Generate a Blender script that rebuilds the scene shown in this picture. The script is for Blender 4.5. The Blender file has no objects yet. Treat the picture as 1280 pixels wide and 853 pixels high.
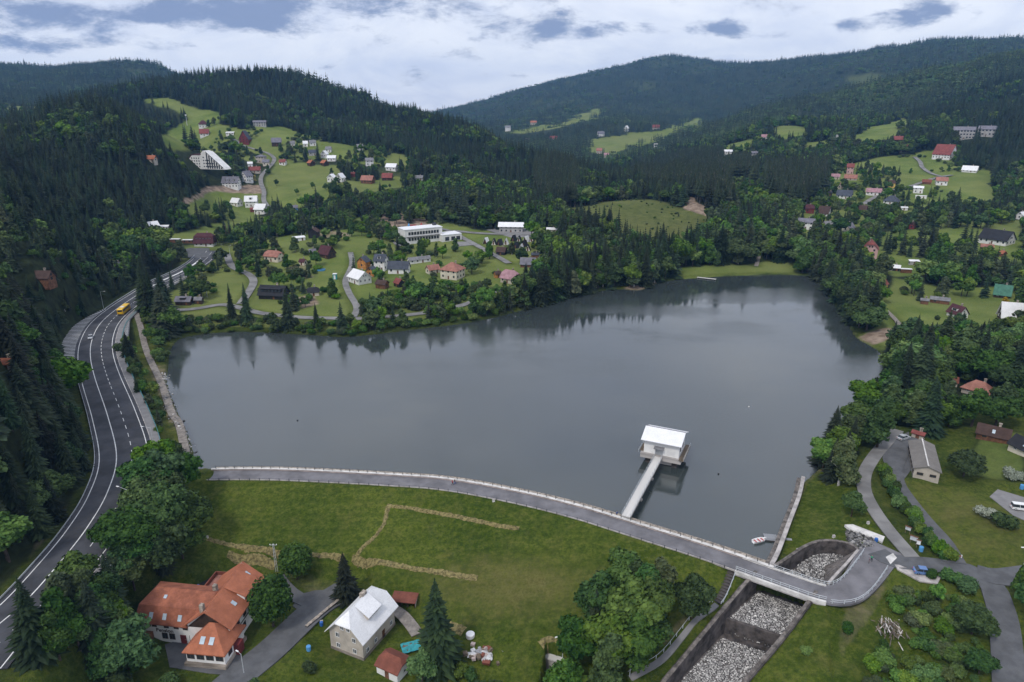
import bpy, bmesh, math, random
import numpy as np
from mathutils import Vector, Matrix

R = math.radians
random.seed(7)
rng = np.random.default_rng(11)
SC = bpy.context.scene
COL = SC.collection

# ------------------------------------------------------------------ camera
CAM_Z = 100.0
FPX = 853.0
PITCH = R(18.87)
cp, sp = math.cos(PITCH), math.sin(PITCH)
cam_data = bpy.data.cameras.new('camera')
cam_data.sensor_width = 36.0
cam_data.lens = 36.0 * FPX / 1280.0
cam_data.clip_start = 0.5
cam_data.clip_end = 20000.0
cam = bpy.data.objects.new('camera', cam_data)
cam.location = (0, 0, CAM_Z)
cam.rotation_euler = (R(90) - PITCH, 0, 0)
COL.objects.link(cam)
SC.camera = cam

# ------------------------------------------------------------------ render settings
SC.render.engine = 'CYCLES'
SC.cycles.use_denoising = True
SC.cycles.max_bounces = 5
SC.cycles.diffuse_bounces = 2
SC.cycles.glossy_bounces = 3
SC.cycles.transmission_bounces = 3
SC.cycles.transparent_max_bounces = 4
SC.cycles.volume_bounces = 0
SC.cycles.use_adaptive_sampling = True
SC.cycles.adaptive_threshold = 0.015
SC.render.use_persistent_data = False
SC.view_settings.view_transform = 'Standard'
SC.view_settings.look = 'None'
SC.view_settings.exposure = 0.34
SC.view_settings.gamma = 1.0
SC.view_settings.use_curve_mapping = False

# ------------------------------------------------------------------ sun and cloudy sky
SUN_EL, SUN_AZ = R(52), R(215)        # azimuth clockwise from +Y: behind the camera, to its left
sd = bpy.data.lights.new('sun', 'SUN')
sd.energy = 1.5
sd.angle = R(10)
sd.color = (1.0, 0.955, 0.89)
sun = bpy.data.objects.new('sun', sd)
sdir = Vector((math.sin(SUN_AZ) * math.cos(SUN_EL), math.cos(SUN_AZ) * math.cos(SUN_EL), math.sin(SUN_EL)))
sun.rotation_euler = sdir.to_track_quat('Z', 'Y').to_euler()
sun.location = (-200, -300, 500)
COL.objects.link(sun)

class NT:
    """small helper to write node trees"""
    def __init__(s, tree):
        s.t = tree
    def n(s, kind, **kw):
        nd = s.t.nodes.new(kind)
        for k, v in kw.items():
            if k == 'ins':
                for key, val in v.items():
                    s.set(nd, key, val)
            else:
                setattr(nd, k, v)
        return nd
    def set(s, nd, key, val):
        sock = nd.inputs[key]
        if isinstance(val, bpy.types.NodeSocket):
            s.t.links.new(val, sock)
        else:
            sock.default_value = val
    def math(s, op, a, b=None, c=None, clamp=False):
        nd = s.t.nodes.new('ShaderNodeMath'); nd.operation = op; nd.use_clamp = clamp
        s.set(nd, 0, a)
        if b is not None: s.set(nd, 1, b)
        if c is not None: s.set(nd, 2, c)
        return nd.outputs[0]
    def mix(s, f, a, b, mode='MIX'):
        nd = s.t.nodes.new('ShaderNodeMix'); nd.data_type = 'RGBA'; nd.blend_type = mode
        nd.clamp_factor = True
        s.set(nd, 0, f)
        for i, v in ((6, a), (7, b)):
            if isinstance(v, tuple) and len(v) == 3: v = v + (1,)
            s.set(nd, i, v)
        return nd.outputs[2]
    def noise(s, vec, scale, detail=4, rough=0.55, out=0, dist=0.0):
        nd = s.t.nodes.new('ShaderNodeTexNoise')
        if vec is not None: s.set(nd, 'Vector', vec)
        s.set(nd, 'Scale', scale); s.set(nd, 'Detail', detail); s.set(nd, 'Roughness', rough)
        s.set(nd, 'Distortion', dist)
        return nd.outputs[out]
    def ramp(s, fac, lo, hi):
        nd = s.t.nodes.new('ShaderNodeMapRange'); nd.interpolation_type = 'SMOOTHSTEP'
        s.set(nd, 0, fac); s.set(nd, 1, lo); s.set(nd, 2, hi); s.set(nd, 3, 0.0); s.set(nd, 4, 1.0)
        return nd.outputs[0]
    def link(s, a, b):
        s.t.links.new(a, b)

world = bpy.data.worlds.new('World')
SC.world = world
world.use_nodes = True
wt = world.node_tree
wt.nodes.clear()
W = NT(wt)
w_out = W.n('ShaderNodeOutputWorld')
w_bg = W.n('ShaderNodeBackground')
w_bg.inputs['Strength'].default_value = 0.1
sky = W.n('ShaderNodeTexSky', sky_type='NISHITA', sun_disc=False)
sky.sun_elevation = SUN_EL
sky.sun_rotation = SUN_AZ
sky.altitude = 500
tc = W.n('ShaderNodeTexCoord')
sx = W.n('ShaderNodeSeparateXYZ'); W.link(tc.outputs['Generated'], sx.inputs[0])
dx, dy, dz = sx.outputs
zc = W.math('ADD', W.math('MAXIMUM', dz, 0.0), 0.30)
cx_ = W.math('DIVIDE', dx, zc); cy_ = W.math('DIVIDE', dy, zc)
pv = W.n('ShaderNodeCombineXYZ'); W.link(cx_, pv.inputs[0]); W.link(cy_, pv.inputs[1]); pv.inputs[2].default_value = 3.7
n1 = W.noise(pv.outputs[0], 1.5, 6, 0.58)
n2 = W.noise(pv.outputs[0], 4.6, 10, 0.66, dist=0.2)
n3 = W.noise(pv.outputs[0], 2.0, 6, 0.62, dist=0.5)
# cloud banks: broad dark shelf upper left, small puffs upper right
BANKS = [(90, 18, 280, 22, .56), (400, 8, 230, 15, .36), (30, 54, 120, 12, .40), (330, 30, 60, 10, .25), (760, 38, 30, 13, .50), (898, 34, 34, 11, .54),
         (1108, 24, 36, 12, .52), (1168, 16, 40, 14, .54), (1225, 16, 16, 8, .50), (1060, 30, 22, 8, .46), (968, 43, 20, 6, .40), (690, 40, 32, 9, .38),
         (596, 44, 28, 7, .22), (1248, 44, 22, 7, .18), (812, 33, 12, 8, .26), (560, 75, 34, 7, .14)]
yv = W.math('MAXIMUM', dy, 0.02)
az = W.math('DIVIDE', dx, yv); el = W.math('DIVIDE', dz, yv)
wob = W.math('SUBTRACT', n2, 0.5)
bank = None
for (bx_, by_, bw, bh, amp) in BANKS:
    r_ = (bx_ - 640) / FPX; u_ = (426.5 - by_) / FPX
    fy = cp + u_ * sp
    a0 = r_ / fy; e0 = (-sp + u_ * cp) / fy
    q1 = W.math('DIVIDE', W.math('SUBTRACT', az, a0), bw / FPX)
    q2 = W.math('DIVIDE', W.math('SUBTRACT', el, e0), bh / FPX)
    q = W.math('ADD', W.math('MULTIPLY', q1, q1), W.math('MULTIPLY', q2, q2))
    g = W.math('MULTIPLY', W.math('POWER', 2.718, W.math('MULTIPLY', q, -1.0)), amp)
    bank = g if bank is None else W.math('ADD', bank, g)
dens = W.math('ADD', W.math('ADD', W.math('MULTIPLY', W.math('SUBTRACT', n1, 0.5), 0.8), W.math('MULTIPLY', wob, 2.3)), bank)
dark = W.ramp(dens, 0.12, 0.66)
thin = W.ramp(n3, 0.30, 0.68)
white = W.mix(thin, (5.9, 6.4, 7.8, 1), (8.0, 8.25, 8.9, 1))
puff = W.ramp(W.math('ADD', W.math('MULTIPLY', wob, 1.4), n1), 0.56, 0.76)
white = W.mix(W.math('MULTIPLY', puff, 0.35), white, (8.6, 8.7, 9.0, 1))
clouds = W.mix(W.math('MULTIPLY', dark, 0.93), white, (1.75, 2.3, 3.9, 1))
final = W.mix(0.9, sky.outputs[0], clouds)
W.link(final, w_bg.inputs['Color'])
W.link(w_bg.outputs[0], w_out.inputs['Surface'])

# ------------------------------------------------------------------ photograph pixel <-> place
def ray(px, py):
    r = (px - 640.0) / FPX
    u = (426.5 - py) / FPX
    return r, cp + u * sp, -sp + u * cp

def at_z(px, py, z):
    dx, dy, dz = ray(px, py)
    t = (z - CAM_Z) / dz
    return (dx * t, dy * t, z)

def at_y(px, py, Y, dz_=0.0):
    dx, dy, dz = ray(px, py)
    t = Y / dy
    return (dx * t, Y, CAM_Z + dz * t + dz_)

def proj(x, y, z):
    dz = z - CAM_Z
    fw = y * cp - dz * sp
    up = y * sp + dz * cp
    return 640 + FPX * x / fw, 426.5 - FPX * up / fw, fw
# ------------------------------------------------------------------ terrain heights
WATER = -3.0
# (pixel x, pixel y, distance, metres added): points of the ground, tree tops lowered to the ground
CT = [
 # left wooded slope and its back
 (130,115,700,-18),(60,128,720,-18),(0,150,700,-18),(-120,150,700,-10),(230,162,760,-18),(180,150,640,-18),(250,222,700,-6),(120,230,480,-14),(40,250,420,-14),
 (0,200,420,-18),(-150,170,420,-10),(180,280,500,-8),
 # upper meadows
 (190,126,1100,0),(215,126,1100,0),(258,140,1060,0),(285,165,950,0),(300,190,880,0),(400,178,950,0),(330,225,780,0),(400,240,700,0),(455,228,760,0),(480,203,850,0),
 (250,240,680,0),(270,285,560,0),(250,312,470,0),(330,160,990,0),(360,205,850,0),(230,190,850,0),(430,190,900,0),
 # village by the far shore
 (400,310,470,0),(530,303,500,0),(640,290,530,0),(450,275,580,0),(600,245,680,-8),(560,340,425,0),(450,340,425,0),(340,330,440,0),(340,290,540,0),(640,330,440,0),
 # wooded hill with the long ridge
 (270,97,1500,-18),(340,84,1400,-18),(400,96,1360,-18),(450,110,1300,-18),(505,126,1220,-18),(560,143,1150,-18),(610,160,1070,-18),(650,175,1000,-18),(710,199,900,-16),
 (500,197,900,0),(560,217,820,0),(650,243,720,-4),(420,150,1120,-14),(520,165,1020,-14),(600,195,900,-14),
 # clearing knoll, pines, bank, valley mouth
 (790,252,620,0),(720,265,600,0),(850,262,600,0),(830,312,490,0),(700,290,520,0),(870,254,600,0),(900,280,560,0),(760,235,730,-10),(870,225,760,-10),(940,285,530,0),
 (1000,283,560,0),(900,205,900,-12),(800,215,860,-14),
 # right village and slopes
 (1080,262,620,0),(1100,222,760,0),(1180,247,660,0),(1180,195,850,0),(1220,172,900,0),(1090,162,1150,0),(980,167,1200,0),(930,190,1100,0),(1040,225,760,0),
 (1250,305,480,0),(1085,318,470,0),(1200,395,330,0),(1262,398,325,0),(1222,492,226,0),(1150,582,178,0),(1272,562,184,0),(1240,725,127,0),(1150,330,440,0),(1150,280,560,0),
 (1280,225,720,0),(1360,240,700,10),(1400,420,330,20),(1400,600,190,16),(1400,330,470,20),(1360,150,950,10),
 # far valley and mountain
 (780,177,1700,0),(700,157,2200,0),(745,143,2350,0),(840,162,1900,0),(660,165,2000,-6),(720,185,1500,-10),
 (560,135,4000,-14),(650,108,4000,-14),(740,88,4000,-14),(800,76,4000,-14),(850,69,4000,-14),(930,81,4100,-14),(985,79,4100,-14),(1040,74,4000,-14),(1110,62,3600,-14),(1180,52,3200,-14),
 (1280,53,3000,-14),(1400,50,2900,-14),(640,148,2900,-12),(720,122,3200,-12),(800,120,3100,-12),(900,128,2800,-12),(1000,108,2700,-12),(1100,90,2500,-12),(1200,75,2300,-12),
 (880,152,1900,-16),(940,138,1950,-16),(1000,119,1900,-16),(1100,96,1800,-16),(1160,80,1700,-16),(1280,64,1600,-16),(1400,62,1600,-16),
 (950,163,1300,-4),(1100,145,1300,-8),(1200,150,1010,-10),(1290,140,1000,-12),(1180,120,1300,-14),(1040,140,1500,-14),
 # far left hill
 (-100,84,2600,-16),(0,80,2600,-16),(80,77,2600,-16),(150,77,2600,-16),(200,83,2550,-16),(230,90,2500,-16),(262,98,2450,-16),(30,136,1300,0),(100,128,1500,-10),(170,112,1800,-16),(-120,136,1300,0),
 (60,104,1900,-16),
]
CW = []
for (px, py, Y, a) in CT:
    CW.append(at_y(px, py, Y, a))
def behind(px, py, Y, a, f, drop):
    x, y, z = at_y(px, py, Y, a)
    CW.append((x * f, y * f, z - drop))
for (px, py, Y) in [(270,97,1500),(340,84,1400),(450,110,1300),(560,143,1150),(650,175,1000),(710,199,900)]:
    behind(px, py, Y, -18, 1.22, 45)
for (px, py, Y) in [(130,115,700),(60,128,720),(0,150,700),(230,162,760)]:
    behind(px, py, Y, -18, 1.2, 14)
for (px, py, Y) in [(560,135,4000),(740,88,4000),(850,69,4000),(930,81,4100),(1040,74,4000),(1180,52,3200),(1280,53,3000),(0,80,2600),(150,77,2600),(262,98,2450)]:
    behind(px, py, Y, -14, 1.3, 90)
for (px, py, Y) in [(1000,119,1900),(1160,80,1700),(1280,64,1600)]:
    behind(px, py, Y, -16, 1.14, 75)
behind(790, 252, 620, 0, 1.08, 4)
behind(880, 152, 1900, -16, 1.15, 25); behind(1100, 96, 1800, -16, 1.14, 75)
# near ground given by level: (pixel x, pixel y, z)
for (px, py, z) in [
  (690,850,-14),(560,840,-13),(430,800,-11.5),(330,800,-10),(250,800,-10),(240,690,-4.5),(160,760,-6),(100,850,-7),(60,850,-5),(200,850,-10),(330,700,-9),(480,740,-11.5),(600,800,-13.5),
  (850,820,-10.5),(780,760,-12),(940,820,-8),(1000,845,-6),(1060,770,-2),(1110,720,-0.3),(1180,800,-2),(1110,850,-4),(1250,850,-2),(900,850,-10),
  (40,760,3.2),(120,660,3.2),(150,590,3.2),(155,520,3.2),(122,440,3.2),(150,388,3.2),(200,357,3.6),(250,328,4.5),
  (90,590,8),(30,640,12),(95,480,9),(60,400,13),(130,330,10),(0,560,26),(0,450,34),(40,330,34),
  (195,450,-1),(210,520,-1.5),(230,570,-1),(190,600,-1),(235,620,-1),
  (230,395,-.5),(300,400,0),(400,405,0),(520,400,0),(620,385,.5),(700,350,2),(760,345,3),(860,330,1),(960,325,1),(1030,320,3),(1095,400,2),(1130,440,2),(1130,500,2),(1060,600,.5),(1020,640,-.5),(1100,640,.5)]:
    CW.append(at_z(px, py, z))
CW += [(-160,60,18),(-60,60,-8),(0,60,-14),(60,60,-12),(120,60,-3),(-240,150,45),(-330,260,70),(140,150,4),(200,200,8),(-110,85,4)]
CW = np.array(CW)

def warp(x, y):
    return np.stack([1.9 * x / (y + 25.0), 1.25 * np.log(y + 25.0)], -1)
def tps(r2):
    return 0.5 * r2 * np.log(r2 + 1e-9)
cw = warp(CW[:, 0], CW[:, 1])
keep = [0]
for i in range(1, len(cw)):
    if min(((cw[keep] - cw[i]) ** 2).sum(1)) > 0.012 ** 2: keep.append(i)
CW = CW[keep]; cw = cw[keep]
n = len(cw)
d2 = ((cw[:, None] - cw[None]) ** 2).sum(-1)
A = np.zeros((n + 3, n + 3))
A[:n, :n] = tps(d2) + np.eye(n) * 6e-4
A[:n, n] = 1; A[:n, n + 1:] = cw
A[n, :n] = 1; A[n + 1:, :n] = cw.T
# heights are solved as tangents seen over distance so that near and far weigh alike
wgt = 1.0 / (CW[:, 1] + 25.0)
rb = np.zeros(n + 3); rb[:n] = CW[:, 2] * wgt
coef = np.linalg.solve(A, rb)
def base_h(x, y):
    q = warp(x, y)
    out = coef[n] + q @ coef[n + 1:]
    for i in range(n):
        out = out + coef[i] * tps(((q - cw[i]) ** 2).sum(-1))
    return out * (y + 25.0)

NU = 640
ys = [58.0]
while ys[-1] < 5600:
    y_ = ys[-1]
    ys.append(y_ + (0.62 if y_ < 215 else max(0.62, 0.0043 * (y_ - 215) + 0.62 if y_ < 480 else 0.0042 * y_)))
YS = np.array(ys); NV = len(YS)
TS = np.linspace(-1, 1, NU)
def half_w(y):
    return 0.86 * y + 55.0
GX = TS[None, :] * half_w(YS)[:, None]
GY = np.repeat(YS[:, None], NU, 1)
H = np.zeros_like(GX)
for j0 in range(0, NV, 64):
    H[j0:j0 + 64] = base_h(GX[j0:j0 + 64], GY[j0:j0 + 64])

# value noise for natural unevenness
def vnoise(x, y, s, seed):
    g = np.random.default_rng(seed).random((256, 256))
    u = x / s; v = y / s
    i = np.floor(u).astype(int); j = np.floor(v).astype(int)
    fu = u - i; fv = v - j
    fu = fu * fu * (3 - 2 * fu); fv = fv * fv * (3 - 2 * fv)
    a = g[i % 256, j % 256]; b = g[(i + 1) % 256, j % 256]; c = g[i % 256, (j + 1) % 256]; d = g[(i + 1) % 256, (j + 1) % 256]
    return (a * (1 - fu) + b * fu) * (1 - fv) + (c * (1 - fu) + d * fu) * fv - 0.5
far = np.clip((GY - 500) / 1500, 0, 1)
H += vnoise(GX, GY, 260, 1) * 34 * far + vnoise(GX, GY, 95, 2) * (1.5 + 13 * far) * np.clip((GY - 300) / 400, 0, 1) + vnoise(GX, GY, 30, 3) * 0.8 * np.clip((GY - 100) / 300, 0, 1)

def fidx(y):
    return np.interp(y, YS, np.arange(NV))
def sample(F, x, y):
    x = np.asarray(x, float); y = np.asarray(y, float)
    fj = np.clip(fidx(y), 0, NV - 1.001); fi = np.clip((x / half_w(y) + 1) * 0.5 * (NU - 1), 0, NU - 1.001)
    j = fj.astype(int); i = fi.astype(int); a = fi - i; b = fj - j
    return (F[j, i] * (1 - a) + F[j, i + 1] * a) * (1 - b) + (F[j + 1, i] * (1 - a) + F[j + 1, i + 1] * a) * b
def hgt(x, y):
    return sample(H, x, y)
_MY = np.concatenate([np.arange(60, 300, 0.5), 300 * 1.0025 ** np.arange(0, 1160)])
def P(px, py, ymin=0.0):
    """point of the ground seen at a pixel of the photograph"""
    dx, dy, dz = ray(px, py)
    t = _MY / dy
    z = CAM_Z + dz * t
    h = hgt(dx * t, _MY)
    hit = np.nonzero((z < h) & (_MY > ymin))[0]
    if len(hit) == 0:
        k = len(_MY) - 1; return (dx * t[k], _MY[k], h[k])
    k = hit[0]
    if k == 0: return (dx * t[0], _MY[0], h[0])
    a = (z[k - 1] - h[k - 1]); b = (z[k] - h[k]); f = a / (a - b) if a > 0 else 1.0
    Y = _MY[k - 1] + (_MY[k] - _MY[k - 1]) * f
    x = dx * Y / dy
    return (x, Y, float(hgt(x, Y)))

def pip(poly, x, y):
    poly = np.asarray(poly)[:, :2]
    inside = np.zeros(np.shape(x), bool)
    m = len(poly)
    for k in range(m):
        x1, y1 = poly[k]; x2, y2 = poly[(k + 1) % m]
        if y1 == y2: continue
        c = ((y1 > y) != (y2 > y)) & (x < (x2 - x1) * (y - y1) / (y2 - y1) + x1)
        inside ^= c
    return inside
def seg_dist(line, x, y, closed=False):
    """distance, arclength and side (+ = right of travel) to a polyline; also z when it has one"""
    line = np.asarray(line, float)
    best = np.full(np.shape(x), 1e9); arc = np.zeros(np.shape(x)); side = np.zeros(np.shape(x)); zz = np.zeros(np.shape(x))
    m = len(line); s0 = 0.0
    for k in range(m if closed else m - 1):
        a = line[k]; b = line[(k + 1) % m]
        ex, ey = b[0] - a[0], b[1] - a[1]; L2 = ex * ex + ey * ey + 1e-12; L = math.sqrt(L2)
        t = np.clip(((x - a[0]) * ex + (y - a[1]) * ey) / L2, 0, 1)
        qx = x - (a[0] + t * ex); qy = y - (a[1] + t * ey)
        d = np.hypot(qx, qy); mk = d < best
        best = np.where(mk, d, best); arc = np.where(mk, s0 + t * L, arc); side = np.where(mk, np.sign(qx * ey - qy * ex), side)
        if line.shape[1] > 2: zz = np.where(mk, a[2] + t * (b[2] - a[2]), zz)
        s0 += L
    return best, arc, side, zz
def spline(pts, step):
    """Catmull-Rom through the points, resampled at even steps"""
    p = np.asarray(pts, float)
    p = np.vstack([2 * p[0] - p[1], p, 2 * p[-1] - p[-2]])
    out = []
    for k in range(1, len(p) - 2):
        for t in np.linspace(0, 1, 24, endpoint=False):
            a, b, c, d = p[k - 1], p[k], p[k + 1], p[k + 2]
            out.append(0.5 * ((2 * b) + (c - a) * t + (2 * a - 5 * b + 4 * c - d) * t * t + (3 * b - a - 3 * c + d) * t ** 3))
    out.append(p[-2]); out = np.array(out)
    s = np.concatenate([[0], np.cumsum(np.hypot(*(np.diff(out[:, :2], axis=0).T)))])
    m = max(2, int(round(s[-1] / step)) + 1)
    ss = np.linspace(0, s[-1], m)
    return np.stack([np.interp(ss, s, out[:, k]) for k in range(out.shape[1])], 1)
def smooth(v): 
    v = np.clip(v, 0, 1); return v * v * (3 - 2 * v)

# ---- lake basin
LAKE_PX = [(246,600),(243,585),(238,560),(230,538),(216,506),(208,480),(211,450),(217,431),(236,421),(300,415),(390,419),(440,421),(520,412),(590,403),(650,389),(715,371),(765,362),(800,363),(822,355),(845,350),
           (900,346),(960,344),(1003,345),(1022,352),(1040,378),(1058,402),(1070,422),(1098,440),(1106,464),(1090,500),(1062,540),(1035,575),(1012,598),(1005,604),(964,704),(900,685),(800,658),(720,635),(640,616),(560,602),(500,596),(420,591.5),(330,588.5)]
LAKE = np.array([at_z(a, b, WATER) for a, b in LAKE_PX])
LAKE_S = np.vstack([spline(LAKE[:-9], 3.0), LAKE[-9:]])
near = (GY < 560)
inl = pip(LAKE_S, GX, GY) & near
dl = np.full(GX.shape, 1e3)
rows = np.nonzero(YS < 560)[0]
dl[rows] = seg_dist(LAKE_S[:, :2], GX[rows], GY[rows], True)[0]
shore = smooth(dl / 26.0)
H_out = (WATER + 0.35 + 0.10 * np.minimum(dl, 14)) * (1 - shore) + np.maximum(H, WATER + 1.0) * shore
lakeside = near & ~inl & (dl < 26) 
H = np.where(inl, WATER - 0.4 - np.minimum(dl * 0.35, 4.0), H)

# ---- dam crest
CREST_PX = [(205,598),(245,595),(330,594),(420,597.5),(500,602),(560,607),(640,621.5),(720,641),(800,666),(880,691),(950,715.5),(1011,737),(1040,744)]
CREST = spline([at_z(a, b, 0.0) for a, b in CREST_PX], 2.0)
rows = np.nonzero(YS < 260)[0]
dc, ac, sc_, _ = seg_dist(CREST[:, :2], GX[rows], GY[rows])
Lc = np.hypot(*np.diff(CREST[:, :2], axis=0).T).sum()
down = sc_ > 0                       # right of travel (towards +X) = towards the camera
hd = np.where(down, -np.maximum(0, dc - 3.6) * 0.285, -np.maximum(0, dc - 3.4) * 0.6) - 0.12
ok = (ac > 1.0) & (ac < Lc - 1.0)
hd = np.where(ok, hd, -99)
lk = lakeside.copy(); lk[rows] &= ~(ok & down)
H = np.where(lk, H_out, H)
Hn = H[rows]
H[rows] = np.where(ok & (dc < 90), np.maximum(Hn, hd), Hn)
H[rows] = np.where(ok & (dc < 3.6), -0.12, H[rows])
H0 = H.copy()

# ---- roads: (name, material, width, [(px,py[,z])...])
ROADS = [
 ('main_road', 'asphalt_dark', 15.0, [(-45,840,3.2),(-7,797,3.2),(41,755,3.2),(83,707,3.2),(119,660,3.2),(144.5,614,3.2),(154.7,569,3.2),(142.8,519.6,3.2),(125.8,472,3.2),(119.6,445,3.2),(121.3,424.5,3.2),(131.5,404,3.2),(153,385,3.2),(180,366.7,3.3),(200.5,354,3.6),(231,339.5,4.0),(251.5,326,4.4),(262,314,5.0)]),
 ('lakeside_path', 'gravel', 2.5, [(170,392),(175,406),(183.5,440),(200.5,477),(214,514.5),(224,531.5),(231,562),(236,592)]),
 ('shore_road', 'asphalt_pale', 4.6, [(186,386,-.2),(220.6,388,0),(247,386,0),(281.5,381.5,.2),(322,391,0),(352.7,395,0),(383,397.5,0),(440,398.5,0),(459,398,0),(527,392,.3),(581,381,.6),(615,366,1.2),(639,360,1.6)]),
 ('village_lane', 'asphalt_pale', 3.6, [(442,397),(446,384),(436,366),(432,351),(440,331),(438,315)]),
 ('hotel_road', 'asphalt_pale', 4.5, [(500,284),(533.7,284),(562,289),(580.5,299),(603,311),(623,322),(636,330)]),
 ('upper_lot_road', 'asphalt_pale', 6.0, [(566,289),(600,292),(619,293),(668,294)]),
 ('hillside_road', 'asphalt_pale', 4.6, [(283,171),(295,176),(302,182),(320,187.5),(335,192),(343,200),(336,210),(328,218.5),(326,228),(330,240),(330,252),(338,261)]),
 ('junction_road', 'asphalt_pale', 4.5, [(283,317),(290,333),(310,343),(317,352),(312,364),(301,381)]),
 ('valley_village_road', 'asphalt_pale', 4.5, [(1080,256),(1088,250),(1108,240),(1139,233),(1169,223),(1190,219)]),
 ('chalet_road', 'asphalt_pale', 4.5, [(1143,196),(1150,203),(1153,210),(1164,217),(1180,222)]),
 ('valley_mouth_road', 'asphalt_pale', 7.0, [(918,273),(938,282),(962,290),(985,294)]),
 ('beach_footpath', 'gravel', 2.6, [(949,319),(947,327),(945,334)]),
 ('meadow_footpath', 'gravel', 2.2, [(1106,387),(1118,398.4),(1127,410)]),
 ('bank_lane', 'asphalt_pale', 3.6, [(1140,697,.1),(1109,661,.4),(1089,632,.6),(1080,611,.8),(1081,592,1),(1090,575,1.2),(1101,561,1.4),(1122,538,1.8)]),
 ('depot_driveway', 'asphalt', 5.0, [(1193,704,.3),(1177,677,.5),(1153,650,.8),(1131,622,1),(1119,603,1.2),(1117,583,1.4),(1127,560,1.6),(1136,546,1.8)]),
 ('bank_road', 'asphalt', 5.4, [(1096,690,0),(1118,702,0),(1168,707,0.1),(1212,714,.2),(1238,730,.2),(1248,752,.1),(1256,785,0),(1262,860,-.2)]),
 ('side_road', 'asphalt', 6.0, [(1222,716,.2),(1250,722,.3),(1290,718,.5),(1330,712,.8)]),
 ('guest_house_road', 'asphalt', 7.2, [(430,738,-10.4),(404,754,-10.4),(384,770,-10.3),(342,810,-10.1),(308,838,-10.0),(280,862,-10.0)]),
 ('guest_house_drive', 'asphalt', 3.4, [(346,720,-9.4),(354,732,-9.8),(370,746,-10.3),(392,756,-10.4)]),
 ('house_gravel_path', 'gravel', 2.8, [(486,758),(500,765),(513,781),(522,796)]),
]
ROADW = {}
for (nm, mt, wd, pts) in ROADS:
    w3 = [at_z(*q) if len(q) == 3 else P(*q) for q in pts]
    line = spline(w3, 2.5)
    if len(pts[0]) == 2:
        z = hgt(line[:, 0], line[:, 1])
        k = 7; zp = np.pad(z, k, mode='edge'); line[:, 2] = np.convolve(zp, np.ones(2 * k + 1) / (2 * k + 1), 'valid')
    if line[:, 2].max() > 0 or True:
        pass
    ROADW[nm] = line
    y0, y1 = line[:, 1].min() - 30, line[:, 1].max() + 30
    rows = np.nonzero((YS > y0) & (YS < y1))[0]
    sub = slice(rows[0], rows[-1] + 1)
    coarse = 1.5 * float(np.interp(line[:, 1].mean(), YS[:-1], np.diff(YS)))
    d, _, _, zz = seg_dist(line, GX[sub], GY[sub])
    f = 1 - smooth((d - wd / 2 - (3.4 if nm == 'main_road' else 0.6) - coarse) / (8.0 if nm == 'main_road' else 5.0))
    H[sub] = np.where(f > 0, H[sub] * (1 - f) + (zz - 0.18) * f, H[sub])
    # keep the dam and the lake bed
# level ground under yards and houses
for poly in ([(203,806,-9.9),(228,792,-9.9),(165,770,-9.9),(250,742,-9.9),(300,712,-9.9),(336,722,-9.9),(322,790,-9.9),(325,822,-9.9),(312,850,-9.9),(262,850,-9.9),(206,842,-9.9)],
             [(366,742,-10.4),(392,735,-10.4),(430,737,-10.4),(404,768,-10.4),(372,773,-10.4),(346,750,-10.4)],
             [(405,800,-12.0),(460,838,-12.0),(505,778,-12.0),(450,765,-12.0)],
             [(1234,620,1.3),(1246,609,1.3),(1310,626,1.3),(1310,664,1.3),(1266,648,1.3)],
             [(1103,574,1.4),(1113,548,1.5),(1136,538,1.5),(1180,585,1.3),(1128,604,1.3),(1112,606,1.2)]):
    q = np.array([at_z(*p) for p in poly]); r = np.nonzero(YS < 240)[0]
    ins = pip(q, GX[r], GY[r]); dd = seg_dist(q[:, :2], GX[r], GY[r], True)[0]
    f = np.where(ins, 1.0, 1 - smooth(dd / 5.0)); H[r] = H[r] * (1 - f) + (q[:, 2].mean() - .12) * f
H = np.where(inl, np.minimum(H, WATER - 0.25), H)
# ------------------------------------------------------------------ materials
MATS = {}
def mat(name, col, rough=0.85, var=0.18, scale=0.6, bump=0.0, bscale=4.0, col2=None, spec=0.3, metal=0.0, detail=4, objrand=0.0, coords='Object'):
    """plain procedural surface: base colour broken up by noise"""
    if name in MATS: return MATS[name]
    m = bpy.data.materials.new(name); m.use_nodes = True
    t = m.node_tree; N = NT(t)
    b = t.nodes['Principled BSDF']
    tcn = N.n('ShaderNodeTexCoord')
    v = tcn.outputs[coords]
    f = N.noise(v, scale, detail, 0.6)
    c2 = col2 if col2 else tuple(c * (1 - 1.6 * var) for c in col)
    c1 = tuple(min(1, c * (1 + 0.8 * var)) for c in col)
    c = N.mix(N.ramp(f, 0.3, 0.7), c2, c1)
    if objrand:
        oi = N.n('ShaderNodeObjectInfo')
        k = N.math('MULTIPLY_ADD', oi.outputs['Random'], objrand, 1 - objrand / 2)
        hs = N.n('ShaderNodeHueSaturation'); N.set(hs, 'Value', k); N.set(hs, 'Color', c)
        c = hs.outputs[0]
    N.link(c, b.inputs['Base Color'])
    b.inputs['Roughness'].default_value = rough
    b.inputs['Specular IOR Level'].default_value = spec
    b.inputs['Metallic'].default_value = metal
    if bump:
        bn = N.n('ShaderNodeBump'); bn.inputs['Strength'].default_value = min(1, bump); bn.inputs['Distance'].default_value = 0.1 if bump <= 1 else 0.1 * bump
        N.set(bn, 'Height', N.noise(v, bscale, 5, 0.65)); N.link(bn.outputs[0], b.inputs['Normal'])
    MATS[name] = m
    return m

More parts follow.
